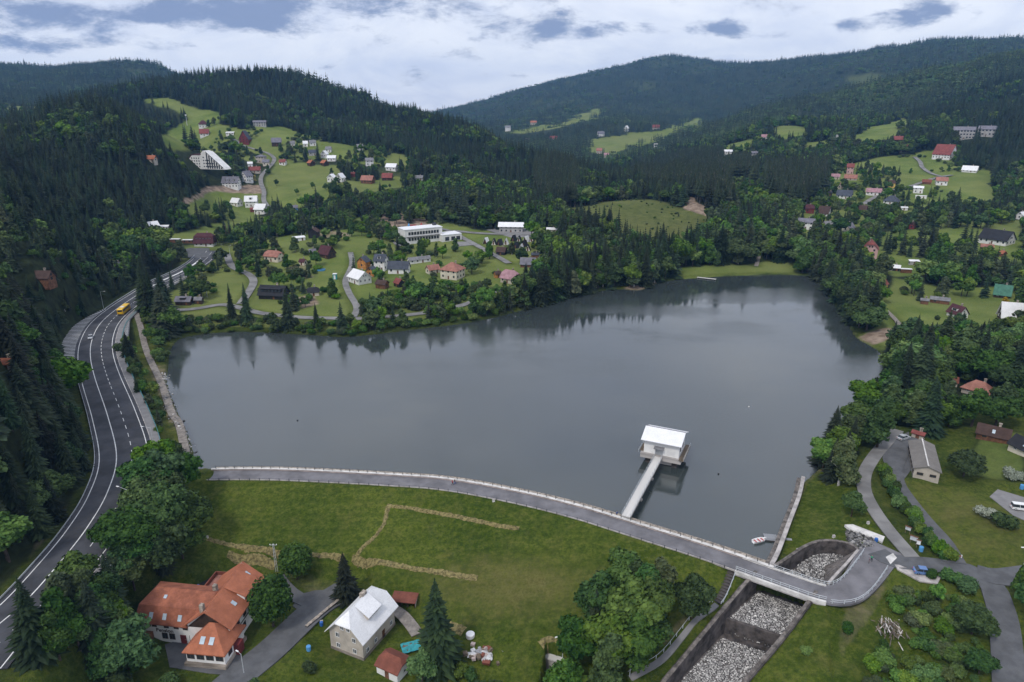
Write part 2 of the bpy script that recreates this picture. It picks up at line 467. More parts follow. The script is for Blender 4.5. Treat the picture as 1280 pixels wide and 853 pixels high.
mat('asphalt_dark', (0.060, 0.062, 0.070), 0.8, 0.25, 0.15, 0.3, 3)
mat('asphalt', (0.105, 0.107, 0.112), 0.85, 0.16, 0.35, 0.3, 3, detail=8)
mat('asphalt_pale', (0.21, 0.205, 0.20), 0.9, 0.2, 0.15, 0.3, 3)
mat('gravel', (0.235, 0.21, 0.185), 0.95, 0.22, 0.9, 0.4, 4)
mat('crest_asphalt', (0.17, 0.165, 0.175), 0.88, 0.2, 0.2, 0.3, 3, detail=7)
mat('paving', (0.22, 0.215, 0.215), 0.9, 0.10, 0.4, 0.2)
mat('paint', (0.75, 0.75, 0.74), 0.7, 0.14, 0.8, detail=6)
mat('concrete', (0.42, 0.39, 0.37), 0.9, 0.25, 0.5, 0.4, 2, detail=7)
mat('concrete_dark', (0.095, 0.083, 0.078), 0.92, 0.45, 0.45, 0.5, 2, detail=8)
mat('concrete_pink', (0.44, 0.36, 0.33), 0.9, 0.2, 0.5, 0.3)
mat('concrete_white', (0.62, 0.60, 0.57), 0.85, 0.2, 0.4, detail=7)
mat('white_wall', (0.74, 0.73, 0.71), 0.85, 0.09, 0.35, detail=6)
mat('cream_wall', (0.62, 0.56, 0.46), 0.85, 0.1, 0.35)
mat('beige_wall', (0.46, 0.41, 0.35), 0.85, 0.14, 0.35)
mat('grey_wall', (0.40, 0.39, 0.38), 0.85, 0.15, 0.35)
mat('pink_wall', (0.52, 0.33, 0.31), 0.85, 0.1, 0.35)
mat('yellow_wall', (0.66, 0.46, 0.12), 0.85, 0.1, 0.35)
mat('orange_wood', (0.50, 0.22, 0.06), 0.8, 0.25, 0.8)
mat('dark_wood', (0.055, 0.035, 0.025), 0.8, 0.3, 0.8)
mat('brown_wood', (0.16, 0.075, 0.04), 0.8, 0.3, 0.8)
mat('black_wood', (0.022, 0.022, 0.025), 0.8, 0.3, 0.8)
mat('stone_plinth', (0.36, 0.31, 0.26), 0.9, 0.4, 1.2, 0.6, 2, detail=6)
def roofmat(name, col, rows=2.2, var=0.2, rough=0.8):
    """roofing: courses of tiles as fine relief, weathered by noise"""
    m = bpy.data.materials.new(name); m.use_nodes = True
    t = m.node_tree; N = NT(t); b = t.nodes['Principled BSDF']
    v = N.n('ShaderNodeTexCoord').outputs['Object']
    f = N.noise(v, 0.45, 6, 0.65)
    g = N.noise(v, 3.0, 3, 0.6)
    c = N.mix(N.ramp(f, 0.3, 0.72), tuple(x * (1 - 1.7 * var) for x in col), tuple(x * (1 + .6 * var) for x in col))
    c = N.mix(N.math('MULTIPLY', N.ramp(g, 0.45, 0.7), 0.3), c, tuple(x * 0.62 for x in col))
    sx = N.n('ShaderNodeSeparateXYZ'); N.link(v, sx.inputs[0])
    saw = N.math('FRACT', N.math('MULTIPLY', sx.outputs[2], rows * 2))
    N.link(c, b.inputs['Base Color']); b.inputs['Roughness'].default_value = rough
    b.inputs['Specular IOR Level'].default_value = 0.25
    bn = N.n('ShaderNodeBump'); bn.inputs['Strength'].default_value = 0.5; bn.inputs['Distance'].default_value = 0.06
    N.set(bn, 'Height', N.math('ADD', saw, g)); N.link(bn.outputs[0], b.inputs['Normal'])
    MATS[name] = m
roofmat('terracotta', (0.33, 0.118, 0.068), var=0.24)
roofmat('terracotta_new', (0.41, 0.145, 0.078), var=0.16)
roofmat('red_roof', (0.24, 0.070, 0.060), var=0.2)
roofmat('salmon_roof', (0.36, 0.165, 0.125))
roofmat('pink_roof', (0.40, 0.23, 0.255))
roofmat('rust_roof', (0.22, 0.075, 0.05))
roofmat('maroon_roof', (0.085, 0.030, 0.036))
roofmat('brown_roof', (0.075, 0.045, 0.036))
roofmat('black_roof', (0.028, 0.029, 0.034))
roofmat('slate_roof', (0.072, 0.082, 0.105))
roofmat('grey_roof', (0.22, 0.22, 0.23))
roofmat('lilac_roof', (0.19, 0.185, 0.215))
roofmat('felt_roof', (0.20, 0.185, 0.17), var=0.12)
roofmat('green_roof', (0.08, 0.21, 0.15))
roofmat('white_roof', (0.80, 0.80, 0.81), rows=0.8, var=0.06, rough=0.5)
mat('glass', (0.035, 0.042, 0.05), 0.12, 0.1, 0.5, spec=0.6)
mat('skylight_glass', (0.42, 0.50, 0.56), 0.12, 0.1, 0.5, spec=0.7)
mat('white_frame', (0.72, 0.72, 0.71), 0.5, 0.04)
mat('dark_frame', (0.07, 0.05, 0.04), 0.6, 0.1)
mat('steel', (0.38, 0.40, 0.42), 0.45, 0.12, 1.0, metal=0.6)
mat('pale_steel', (0.52, 0.55, 0.57), 0.5, 0.12, 1.0)
mat('dark_steel', (0.05, 0.052, 0.055), 0.6, 0.12, 1.0)
mat('teal_paint', (0.09, 0.27, 0.30), 0.5, 0.12, 1.0)
mat('blue_paint', (0.03, 0.13, 0.42), 0.5, 0.12, 1.0)
mat('sky_blue_paint', (0.10, 0.32, 0.62), 0.5, 0.12, 1.0)
mat('red_paint', (0.42, 0.03, 0.03), 0.5, 0.12, 1.0)
mat('yellow_paint', (0.82, 0.50, 0.02), 0.4, 0.05, 1.0)
mat('white_paint', (0.78, 0.78, 0.78), 0.4, 0.04, 1.0)
mat('silver_paint', (0.52, 0.54, 0.56), 0.3, 0.04, 1.0, metal=0.3)
mat('car_blue', (0.10, 0.19, 0.40), 0.25, 0.04, 1.0, spec=0.6)
mat('car_black', (0.02, 0.02, 0.023), 0.25, 0.04, 1.0, spec=0.6)
mat('red_timber', (0.16, 0.03, 0.03), 0.7, 0.2, 1.0)
mat('rubber', (0.015, 0.015, 0.015), 0.8, 0.1)
mat('turquoise_tarp', (0.04, 0.30, 0.33), 0.6, 0.2, 1.5, 0.6, 2)
mat('tarp_white', (0.60, 0.60, 0.60), 0.6, 0.2, 1.5, 0.6, 2)
mat('old_stone', (0.17, 0.15, 0.135), 0.92, 0.4, 0.9, 0.5, 2, detail=7)
mat('hay', (0.21, 0.175, 0.072), 0.95, 0.4, 1.6, 1.0, 5, detail=7)
mat('timber', (0.20, 0.155, 0.11), 0.9, 0.35, 1.2, 0.4)
mat('grey_deck', (0.30, 0.31, 0.33), 0.85, 0.2, 1.2)
mat('skin', (0.45, 0.28, 0.20), 0.6, 0.05)
mat('cloth_red', (0.40, 0.03, 0.04), 0.9, 0.1); mat('cloth_dark', (0.02, 0.022, 0.03), 0.9, 0.1)
mat('cloth_blue', (0.05, 0.09, 0.25), 0.9, 0.1); mat('cloth_green', (0.05, 0.28, 0.16), 0.9, 0.1); mat('hair_dark', (0.03, 0.02, 0.015), 0.8, 0.1)

def foliage(name, dark, light, scale, trans=0.0, rnd=0.45, hue=0.05):
    m = bpy.data.materials.new(name); m.use_nodes = True
    t = m.node_tree; N = NT(t); b = t.nodes['Principled BSDF']
    v = N.n('ShaderNodeTexCoord').outputs['Object']
    f = N.noise(v, scale, 4, 0.65)
    c = N.mix(N.ramp(f, 0.32, 0.70), dark, light)
    oi = N.n('ShaderNodeObjectInfo')
    rv = oi.outputs['Random']
    hs = N.n('ShaderNodeHueSaturation'); N.set(hs, 'Color', c)
    N.set(hs, 'Value', N.math('MULTIPLY_ADD', rv, rnd * 2, 1 - rnd))
    r2 = N.math('FRACT', N.math('MULTIPLY', rv, 7.31))
    N.set(hs, 'Hue', N.math('MULTIPLY_ADD', r2, hue, 0.5 - hue * 0.55))
    N.set(hs, 'Saturation', N.math('MULTIPLY_ADD', N.math('FRACT', N.math('MULTIPLY', rv, 3.77)), 0.35, 0.80))
    N.link(hs.outputs[0], b.inputs['Base Color'])
    b.inputs['Roughness'].default_value = 0.75; b.inputs['Specular IOR Level'].default_value = 0.18
    MATS[name] = m
foliage('spruce_needles', (0.009, 0.019, 0.009), (0.031, 0.050, 0.019), 0.8, rnd=.55, hue=.07)
foliage('leaf_mid', (0.016, 0.044, 0.009), (0.068, 0.125, 0.027), 0.9, rnd=0.38)
foliage('leaf_bright', (0.036, 0.085, 0.012), (0.125, 0.20, 0.035), 0.8, rnd=0.3)
foliage('leaf_grey', (0.032, 0.052, 0.020), (0.088, 0.112, 0.050), 0.8, rnd=0.3)
foliage('pine_needles', (0.016, 0.027, 0.013), (0.042, 0.058, 0.026), 0.8, rnd=.3, hue=0.03)
foliage('mountain_needles', (0.020, 0.036, 0.020), (0.048, 0.072, 0.034), 0.5, rnd=.5)
foliage('mountain_leaf', (0.040, 0.075, 0.026), (0.095, 0.145, 0.050), 0.5, rnd=.4)
foliage('blossom_leaf', (0.09, 0.12, 0.06), (0.40, 0.44, 0.36), 1.6, rnd=0.2)
foliage('autumn_leaf', (0.20, 0.14, 0.01), (0.42, 0.30, 0.03), 1.0, rnd=0.2)
mat('bark', (0.075, 0.058, 0.045), 0.9, 0.3, 1.0)
mat('bark_pale', (0.16, 0.135, 0.115), 0.9, 0.3, 1.0)
mat('birch_bark', (0.55, 0.52, 0.48), 0.9, 0.4, 1.0)

# ------------------------------------------------------------------ mesh building
class MB:
    def __init__(s):
        s.v = []; s.f = []; s.m = []
    def quad(s, pts, m=0):
        b = len(s.v); s.v += [tuple(p) for p in pts]; s.f.append(tuple(range(b, b + len(pts)))); s.m.append(m); return s
    def box(s, c, d, rz=0.0, m=0, taper=1.0):
        """box by centre of base, sizes"""
        cr, sr = math.cos(rz), math.sin(rz); b = len(s.v)
        for zz, k in ((0, 1.0), (d[2], taper)):
            for (ax, ay) in ((-.5, -.5), (.5, -.5), (.5, .5), (-.5, .5)):
                x = ax * d[0] * k; y = ay * d[1] * k
                s.v.append((c[0] + x * cr - y * sr, c[1] + x * sr + y * cr, c[2] + zz))
        for q in ((3, 2, 1, 0), (4, 5, 6, 7), (0, 1, 5, 4), (1, 2, 6, 5), (2, 3, 7, 6), (3, 0, 4, 7)):
            s.f.append(tuple(b + i for i in q)); s.m.append(m)
        return s
    def tube(s, p, q, r0, r1=None, n=6, m=0, cap=True):
        r1 = r0 if r1 is None else r1
        p = Vector(p); q = Vector(q); d = (q - p)
        if d.length < 1e-6: return s
        d.normalize(); a = d.orthogonal().normalized(); c = d.cross(a); b = len(s.v)
        for (o, r) in ((p, r0), (q, r1)):
            for k in range(n):
                t = 2 * math.pi * k / n
                s.v.append(tuple(o + (a * math.cos(t) + c * math.sin(t)) * r))
        for k in range(n):
            s.f.append((b + k, b + (k + 1) % n, b + n + (k + 1) % n, b + n + k)); s.m.append(m)
        if cap:
            s.f.append(tuple(b + n + k for k in range(n))); s.m.append(m)
            s.f.append(tuple(b + n - 1 - k for k in range(n))); s.m.append(m)
        return s
    def lathe(s, prof, n=12, m=0, c=(0, 0, 0)):
        b = len(s.v)
        for (r, z) in prof:
            for k in range(n):
                t = 2 * math.pi * k / n; s.v.append((c[0] + r * math.cos(t), c[1] + r * math.sin(t), c[2] + z))
        for j in range(len(prof) - 1):
            for k in range(n):
                s.f.append((b + j * n + k, b + j * n + (k + 1) % n, b + (j + 1) * n + (k + 1) % n, b + (j + 1) * n + k)); s.m.append(m)
        return s
    def prism(s, outline, z0, z1, m=0):
        """outline of (x,y) counter-clockwise"""
        b = len(s.v); n_ = len(outline)
        s.v += [(x, y, z0) for x, y in outline] + [(x, y, z1) for x, y in outline]
        s.f.append(tuple(b + n_ - 1 - k for k in range(n_))); s.m.append(m)
        s.f.append(tuple(b + n_ + k for k in range(n_))); s.m.append(m)
        for k in range(n_):
            s.f.append((b + k, b + (k + 1) % n_, b + n_ + (k + 1) % n_, b + n_ + k)); s.m.append(m)
        return s
    def extrude_y(s, outline, y0, y1, m=0):
        """outline of (x,z), pushed along y"""
        b = len(s.v); n_ = len(outline)
        s.v += [(x, y0, z) for x, z in outline] + [(x, y1, z) for x, z in outline]
        s.f.append(tuple(b + k for k in range(n_))); s.m.append(m)
        s.f.append(tuple(b + 2 * n_ - 1 - k for k in range(n_))); s.m.append(m)
        for k in range(n_):
            s.f.append((b + (k + 1) % n_, b + k, b + n_ + k, b + n_ + (k + 1) % n_)); s.m.append(m)
        return s
    def mesh(s, name, mats, smooth_=False):
        me = bpy.data.meshes.new(name); me.from_pydata(s.v, [], s.f)
        for q in (mats if isinstance(mats, (list, tuple)) else [mats]): me.materials.append(MATS[q])
        if any(s.m): me.polygons.foreach_set('material_index', s.m)
        if smooth_: me.polygons.foreach_set('use_smooth', [True] * len(s.f))
        return me
    def build(s, name, mats, parent=None, loc=(0, 0, 0), rz=0.0, smooth_=False):
        return link(name, s.mesh(name, mats, smooth_), parent, loc, rz)
def link(name, me, parent=None, loc=(0, 0, 0), rz=0.0, scale=None):
    o = bpy.data.objects.new(name, me); COL.objects.link(o)
    o.location = loc; o.rotation_euler = (0, 0, rz)
    if scale is not None: o.scale = scale
    if parent is not None: o.parent = parent
    return o
def tag(o, label=None, cat=None, group=None, kind=None):
    if label: o['label'] = label
    if cat: o['category'] = cat
    if group: o['group'] = group
    if kind: o['kind'] = kind
    return o
def thing(name, label, cat, loc=(0, 0, 0), rz=0.0, group=None):
    o = bpy.data.objects.new(name, None); COL.objects.link(o)
    o.empty_display_size = 0.5
    o.location = loc; o.rotation_euler = (0, 0, rz)
    return tag(o, label, cat, group)
_BOX = {}
def ubox(m):
    """shared unit box (base centre at origin)"""
    if m not in _BOX: _BOX[m] = MB().box((0, 0, 0), (1, 1, 1)).mesh('block_' + m, m)
    return _BOX[m]
def part_box(name, m, parent, c, d, rz=0.0):
    return link(name, ubox(m), parent, c, rz, d)
def offset_line(line, off):
    d = np.gradient(line[:, :2], axis=0); L = np.hypot(d[:, 0], d[:, 1])[:, None]; d = d / L
    out = line.copy(); out[:, 0] += d[:, 1] * off; out[:, 1] -= d[:, 0] * off
    return out
def strip(name, line, o1, o2, m, parent=None, dz=0.0, thick=0.0, kind=None):
    a = offset_line(line, o1 if np.ndim(o1) == 0 else np.asarray(o1)); b = offset_line(line, o2 if np.ndim(o2) == 0 else np.asarray(o2))
    mb = MB(); k = len(line)
    mb.v = [(p[0], p[1], p[2] + dz) for p in a] + [(p[0], p[1], p[2] + dz) for p in b]
    for i in range(k - 1): mb.f.append((i, k + i, k + i + 1, i + 1)); mb.m.append(0)
    if thick:
        base = len(mb.v)
        mb.v += [(x, y, z - thick) for (x, y, z) in mb.v[:2 * k]]
        for i in range(k - 1):
            mb.f.append((i + 1, base + i + 1, base + i, i)); mb.m.append(0)
            mb.f.append((k + i, base + k + i, base + k + i + 1, k + i + 1)); mb.m.append(0)
        mb.f.append((0, base, base + k, k)); mb.m.append(0)
        mb.f.append((k - 1, 2 * k - 1, base + 2 * k - 1, base + k - 1)); mb.m.append(0)
    o = mb.build(name, m, parent)
    if kind: o['kind'] = kind
    return o
def cut(line, s0, s1):
    s = np.concatenate([[0], np.cumsum(np.hypot(*np.diff(line[:, :2], axis=0).T))])
    m = max(2, int((s1 - s0) / 1.5) + 1); ss = np.linspace(s0, s1, m)
    return np.stack([np.interp(ss, s, line[:, k]) for k in range(3)], 1)
def arc_of(line, p):
    return float(seg_dist(line[:, :2], np.array([p[0]]), np.array([p[1]]))[1][0])
def length(line):
    return float(np.hypot(*np.diff(line[:, :2], axis=0).T).sum())
# ------------------------------------------------------------------ spillway: shapes cut into the ground
CH_L = np.array([at_z(948,716,-0.5), at_z(942,722,-0.6), at_z(905,766,-4.0), at_z(850,833,-7.6), at_z(795,900,-9.8)])
CH_R = np.array([at_z(1019,739,-0.5), at_z(1012,748,-0.6), at_z(976,796,-4.0), at_z(925,856,-7.2), at_z(880,915,-9.2)])
CH_L = spline(CH_L, 1.2); CH_R = spline(CH_R, 1.2)
def resample(l, m):
    s = np.concatenate([[0], np.cumsum(np.hypot(*np.diff(l[:, :2], axis=0).T))]); ss = np.linspace(0, s[-1], m)
    return np.stack([np.interp(ss, s, l[:, k]) for k in range(3)], 1)
CH_L = resample(CH_L, 60); CH_R = resample(CH_R, 60)
BAS = [at_z(*q) for q in ((968,711,-.3),(985,700,-.3),(1001,689,-.3),(1013,682.5,-.3),(1026,678.5,-.3),(1040,678,-.3),(1054,680,-.3),(1066,684,-.3),(1071,688,-.3),(1058,703,-.3),(1044,718,-.3),(1034,729,-.3),(1028,733,-.3),(1018,733,-.3),(1000,725.5,-.3))]
BAS = np.array(BAS)
def expand_inside(poly, grow):
    rows = np.nonzero(YS < 230)[0]
    x = GX[rows]; y = GY[rows]
    m = pip(poly, x, y) | (seg_dist(np.asarray(poly)[:, :2], x, y, True)[0] < grow)
    return rows, m
CHAN = np.vstack([CH_L, CH_R[::-1]])
for poly in (CHAN, BAS):
    rows, m = expand_inside(poly, 0.55)
    H[rows] = np.where(m, np.minimum(H[rows], -17.0), H[rows])
# ground runs up to the channel walls
rows = np.nonzero(YS < 175)[0]
for (ln, sgn) in ((CH_L, -1), (CH_R, 1)):
    d, a, s, zz = seg_dist(ln, GX[rows], GY[rows])
    _, m2 = expand_inside(CHAN, 0.55)
    out = ~m2[:len(rows)] & (d < 9) & (GY[rows] < 134)
    f = 1 - smooth((d - 1.5) / 7.5)
    H[rows] = np.where(out, H[rows] * (1 - f) + (zz - 0.25) * f, H[rows])
# culvert pit at the foot of the dam
PIT = np.array([at_z(*q)[:2] for q in ((684,823,-13.2),(704,829,-13.2),(715,880,-13.5),(672,880,-13.5))])
rows, m = expand_inside(PIT, 0.1)
H[rows] = np.where(m, -17.5, H[rows])

# level ground under the houses along the crest and the guest house
# ------------------------------------------------------------------ ground cover
VX, VY, _ = proj(GX, GY, H)
jf = np.clip((GY - 240) / 120, 0, 1)
JX = VX + jf * (9 * vnoise(GX, GY, 38, 51) + 5 * vnoise(GX, GY, 14, 52)); JY = VY + jf * (5 * vnoise(GX, GY, 38, 53) + 3 * vnoise(GX, GY, 14, 54))
COVER = np.zeros(GX.shape + (4,), np.float32)      # meadow, lawn, dry, bare earth
FOREST = np.ones(GX.shape, np.float32)             # where the closed forest stands
def region(poly, extra=1.08):
    q = [P(*p) for p in poly]
    yy = [a[1] for a in q]
    lo, hi = min(yy) / extra, max(yy) * extra
    r = np.nonzero((YS > lo) & (YS < hi))[0]
    m = np.zeros(GX.shape, bool)
    if len(r): 
        s = slice(r[0], r[-1] + 1); m[s] = pip(poly, JX[s], JY[s])
    return m
FARMEADOWS = []
MEADOWS = [
 ([(168,123),(207,121),(226,131),(240,135),(258,137),(279,146),(274,152),(300,163),(330,157),(352,160),(366,167),(402,171),(410,178),(440,182),(470,190),(508,196),(515,206),(500,216),(470,207),(440,200),(400,200),(350,206),(322,204),(300,198),(270,190),(212,190),(202,172),(222,158),(232,148),(220,139),(196,133)], 1.0, .10),
 ([(345,206),(420,206),(432,214),(430,224),(445,229),(500,222),(508,233),(470,240),(442,242),(420,251),(395,263),(370,259),(336,260),(330,246),(334,224)], 1.0, .22),
 ([(222,264),(240,250),(275,236),(318,234),(328,250),(328,268),(290,272),(258,265),(228,268)], .95, .12),
 ([(198,290),(215,293),(250,283),(290,271),(338,270),(332,284),(321,292),(290,301),(262,302),(245,300),(215,299)], 1.0, .06),
 ([(212,312),(330,300),(395,288),(440,276),(470,268),(510,264),(560,278),(600,288),(660,283),(700,292),(694,330),(660,355),(640,380),(590,396),(520,405),(440,414),(390,412),(300,408),(230,414),(205,405),(190,385),(240,345)], .8, .18),
 ([(700,262),(740,256),(790,249),(850,258),(880,270),(890,290),(850,312),(820,318),(770,300),(716,285)], .42, .35),
 ([(905,230),(935,225),(960,245),(955,265),(915,270)], .35, .1),
 ([(838,340),(860,333),(940,332),(985,325),(1004,345),(960,343),(900,346),(845,350)], .8, .2),
 ([(990,300),(985,278),(1010,255),(1030,240),(1040,215),(1068,205),(1100,198),(1140,193),(1170,185),(1190,205),(1240,215),(1243,250),(1212,253),(1180,250),(1130,268),(1100,275),(1060,290),(1030,300)], .85, .05),
 ([(1110,290),(1185,280),(1280,275),(1280,345),(1200,340),(1120,345),(1090,335),(1080,320)], .7, .0),
 ([(1070,425),(1100,405),(1100,370),(1115,345),(1180,360),(1280,355),(1280,420),(1180,430),(1130,440),(1100,438)], .75, .05),
 ([(1012,300),(1040,300),(1038,312),(1010,310)], .8, .0),
 ([(962,165),(972,158),(1006,157),(1010,165),(985,175)], 1.0, .1),
 ([(905,180),(940,175),(945,185),(925,192),(905,190)], .7, .15),
 ([(1060,175),(1090,160),(1125,149),(1140,148),(1133,155),(1112,172),(1075,178)], 1.0, .0),
 ([(1000,180),(1040,173),(1035,180),(1005,186)], .8, .2),
 ([(635,167),(660,160),(700,155),(735,140),(750,136),(751,146),(720,153),(690,162),(650,168)], 1.0, .3),
 ([(733,176),(770,168),(820,165),(860,152),(880,148),(880,155),(840,166),(820,178),(790,182),(770,192),(735,190)], 1.0, .25),
 ([(0,130),(30,131),(68,136),(60,140),(0,138)], .6, .2),
 ([(1060,95),(1100,92),(1110,100),(1075,112),(1060,108)], .35, .0),
 ([(1230,540),(1280,540),(1280,600),(1240,600),(1200,590)], .5, 0),
]
for (poly, mw, dr) in MEADOWS:
    m = region(poly)
    COVER[m, 0] = np.maximum(COVER[m, 0], mw); COVER[m, 2] = np.maximum(COVER[m, 2], dr); FOREST[m] = 0
LAWNS = [
 ([(236,596),(330,597),(560,608),(800,668),(930,710),(920,724),(880,772),(840,803),(800,853),(640,853),(560,853),(330,853),(390,775),(420,745),(330,705),(252,695),(240,650)], 1.0, .12),
 ([(1008,598),(962,706),(985,712),(1020,692),(1062,690),(1102,672),(1088,640),(1075,605),(1045,585)], .9, .1),
 ([(1075,575),(1100,552),(1112,560),(1080,605)], .6, .1),
 ([(1122,598),(1155,604),(1190,610),(1280,640),(1280,716),(1190,702),(1150,660)], .95, .35),
 ([(1040,750),(1112,712),(1190,722),(1235,745),(1250,800),(1250,853),(925,853),(965,800),(1005,758)], .85, .15),
 ([(330,853),(280,853),(240,840),(196,830),(180,800),(200,770),(330,705),(380,740)], .6, .0),
 ([(178,398),(200,400),(205,450),(215,500),(232,540),(242,590),(215,590),(190,520),(165,450)], .6, .3),
 ([(1250,750),(1280,735),(1280,853),(1262,853)], .7, 0),
]
for (poly, lw, dr) in LAWNS:
    m = region(poly, 1.15)
    COVER[m, 1] = np.maximum(COVER[m, 1], lw); COVER[m, 2] = np.maximum(COVER[m, 2], dr); FOREST[m] = 0
EARTH = [
 ([(223,253),(240,247),(254,239),(270,233),(290,233),(325,232),(328,240),(300,241),(270,240),(247,249),(225,257)], .9),
 ([(458,277),(480,268),(507,265),(512,272),(540,276),(545,284),(520,287),(491,288),(463,284)], .85),
 ([(856,248),(870,252),(886,262),(899,271),(896,279),(875,271),(858,262)], 1.0),
 ([(1073,424),(1088,415),(1105,408),(1128,412),(1110,425),(1094,432)], .6),
 ([(783,358),(800,351),(826,347),(822,355),(800,364)], .7),
 ([(395,290),(440,289),(440,297),(400,297)], .45),
 ([(360,335),(385,330),(400,345),(375,350)], .35), ([(365,372),(395,365),(398,378),(372,385)], .55),
 ([(52,655),(92,622),(74,655),(30,708)], .30), ([(112,560),(120,540),(126,590),(112,615)], .22),
 ([(1060,745),(1105,715),(1115,720),(1100,760),(1070,800),(1050,830),(1045,800)], .28),
 ([(200,455),(213,500),(222,545),(206,520),(186,460)], .4), ([(1090,575),(1078,600),(1095,650),(1088,610)], .4),
 ([(820,800),(850,772),(872,752),(880,760),(850,790),(830,812)], .35),
 ([(335,700),(390,715),(425,727),(420,742),(385,742),(360,725)], .25),
 ([(672,818),(700,806),(716,822),(690,826)], .2),
]
for (poly, w) in EARTH:
    m = region(poly, 1.12); COVER[m, 3] = np.maximum(COVER[m, 3], w); FOREST[m] = 0
# dry, mown area low on the dam face
g = np.exp(-((VX - 640) / 120) ** 2 - ((VY - 735) / 48) ** 2) * (YS < 200)[:, None]
COVER[..., 2] = np.maximum(COVER[..., 2], 0.62 * g)
g = np.exp(-((VX - 1195) / 40) ** 2 - ((VY - 640) / 30) ** 2) * (YS < 200)[:, None]
COVER[..., 2] = np.maximum(COVER[..., 2], 0.5 * g)
# lake shore strip and road verges
shoreline = (dl < 5) & near & ~inl
COVER[shoreline, 1] = np.maximum(COVER[shoreline, 1], 0.5); COVER[(dl < 1.2) & near & ~inl, 3] = 0.4
FOREST[inl | (near & (dl < 5))] = 0
for (nm, mt, wd, pts) in ROADS:
    line = ROADW[nm]
    r = np.nonzero((YS > line[:, 1].min() - 25) & (YS < line[:, 1].max() + 25))[0]; s = slice(r[0], r[-1] + 1)
    d = seg_dist(line[:, :2], GX[s], GY[s])[0]
    FOREST[s][d < wd / 2 + 4.5] = 0
    v = (d < wd / 2 + 3.0); COVER[s][v] = np.maximum(COVER[s][v], np.array([0.0, 0.45, 0.15, 0.12], np.float32))
r = np.nonzero(YS < 240)[0]
d = seg_dist(CREST[:, :2], GX[r], GY[r])[0]; FOREST[r] = np.where(d < 10, 0, FOREST[r])
FOREST[(GY < 222) & (GX > -96) & (GX < .80 * GY + 18)] = 0
COVER[..., 1] = np.where((GY < 222) & (GX > -96) & (COVER.max(-1) < .3), .55, COVER[..., 1])
# forest floor shows lighter where mixed wood and clearings lie (large patches)
patch = vnoise(GX, GY, 150, 21) + 0.6 * vnoise(GX, GY, 60, 22)
COVER[..., 0] = np.where((FOREST > 0) & (GY > 700), np.maximum(COVER[..., 0], 0.25 * np.clip(patch * 2.2, 0, 1)), COVER[..., 0])

for _ in range(3):
    q = np.pad(COVER, ((1, 1), (1, 1), (0, 0)), mode='edge')
    COVER = ((q[:-2, 1:-1] + q[2:, 1:-1] + q[1:-1, :-2] + q[1:-1, 2:] + 2 * q[1:-1, 1:-1]) / 6).astype(np.float32)
verts = np.stack([GX, GY, H], -1).reshape(-1, 3)
idx = np.arange(NV * NU).reshape(NV, NU)
faces = np.stack([idx[:-1, :-1], idx[:-1, 1:], idx[1:, 1:], idx[1:, :-1]], -1).reshape(-1, 4)
me = bpy.data.meshes.new('ground')
me.vertices.add(len(verts)); me.vertices.foreach_set('co', verts.astype(np.float32).ravel())
me.loops.add(faces.size); me.loops.foreach_set('vertex_index', faces.astype(np.int32).ravel())
me.polygons.add(len(faces)); me.polygons.foreach_set('loop_start', np.arange(0, faces.size, 4, dtype=np.int32))
me.polygons.foreach_set('use_smooth', np.ones(len(faces), bool))
me.update(); me.validate()
ca = me.attributes.new('cover', 'FLOAT_COLOR', 'POINT'); ca.data.foreach_set('color', COVER.reshape(-1).astype(np.float32))
gm = bpy.data.materials.new('ground_cover'); gm.use_nodes = True
N = NT(gm.node_tree); b = gm.node_tree.nodes['Principled BSDF']
v = N.n('ShaderNodeTexCoord').outputs['Object']
at = N.n('ShaderNodeAttribute', attribute_name='cover')
sc3 = N.n('ShaderNodeSeparateColor'); N.link(at.outputs['Color'], sc3.inputs[0])
nA = N.noise(v, 0.035, 6, 0.6); nB = N.noise(v, 0.22, 6, 0.62); nC = N.noise(v, 1.7, 5, 0.7); nD = N.noise(v, 0.008, 4, 0.55)
jit = N.math('MULTIPLY', N.math('SUBTRACT', nB, 0.5), 0.7)
def edge(sock):
    return N.ramp(N.math('ADD', sock, N.math('MULTIPLY', jit, N.math('MULTIPLY', sock, 1.0))), 0.05, 0.75)
floor_c = N.mix(N.ramp(nB, 0.3, 0.7), (0.014, 0.020, 0.009), (0.036, 0.048, 0.018))
mead = N.mix(N.ramp(nA, 0.3, 0.7), (0.098, 0.150, 0.028), (0.19, 0.235, 0.058))
mead = N.mix(N.math('MULTIPLY', N.ramp(nD, 0.4, 0.65), 0.5), mead, (0.20, 0.21, 0.075))
mead = N.mix(N.math('MULTIPLY', N.ramp(nC, 0.40, 0.62), 0.35), mead, (0.05, 0.08, 0.018))
lawn = N.mix(N.ramp(nA, 0.32, 0.68), (0.048, 0.080, 0.008), (0.108, 0.140, 0.019))
lawn = N.mix(N.math('MULTIPLY', N.ramp(nC, 0.38, 0.66), 0.65), lawn, (0.025, 0.044, 0.006))
lawn = N.mix(N.math('MULTIPLY', N.ramp(nB, 0.5, 0.75), 0.45), lawn, (0.115, 0.118, 0.028))
nE = N.noise(v, 0.75, 7, 0.72)
lawn = N.mix(N.math('MULTIPLY', N.ramp(nE, 0.46, 0.62), 0.42), lawn, (0.160, 0.165, 0.036))
mpl = N.n('ShaderNodeMapping'); N.link(v, mpl.inputs[0]); mpl.inputs['Scale'].default_value = (0.03, 0.55, 0.6); mpl.inputs['Rotation'].default_value = (0, 0, 0.12)
lawn = N.mix(N.math('MULTIPLY', N.ramp(N.noise(mpl.outputs[0], 1.0, 3, 0.5), 0.42, 0.6), 0.32), lawn, (0.036, 0.062, 0.006))
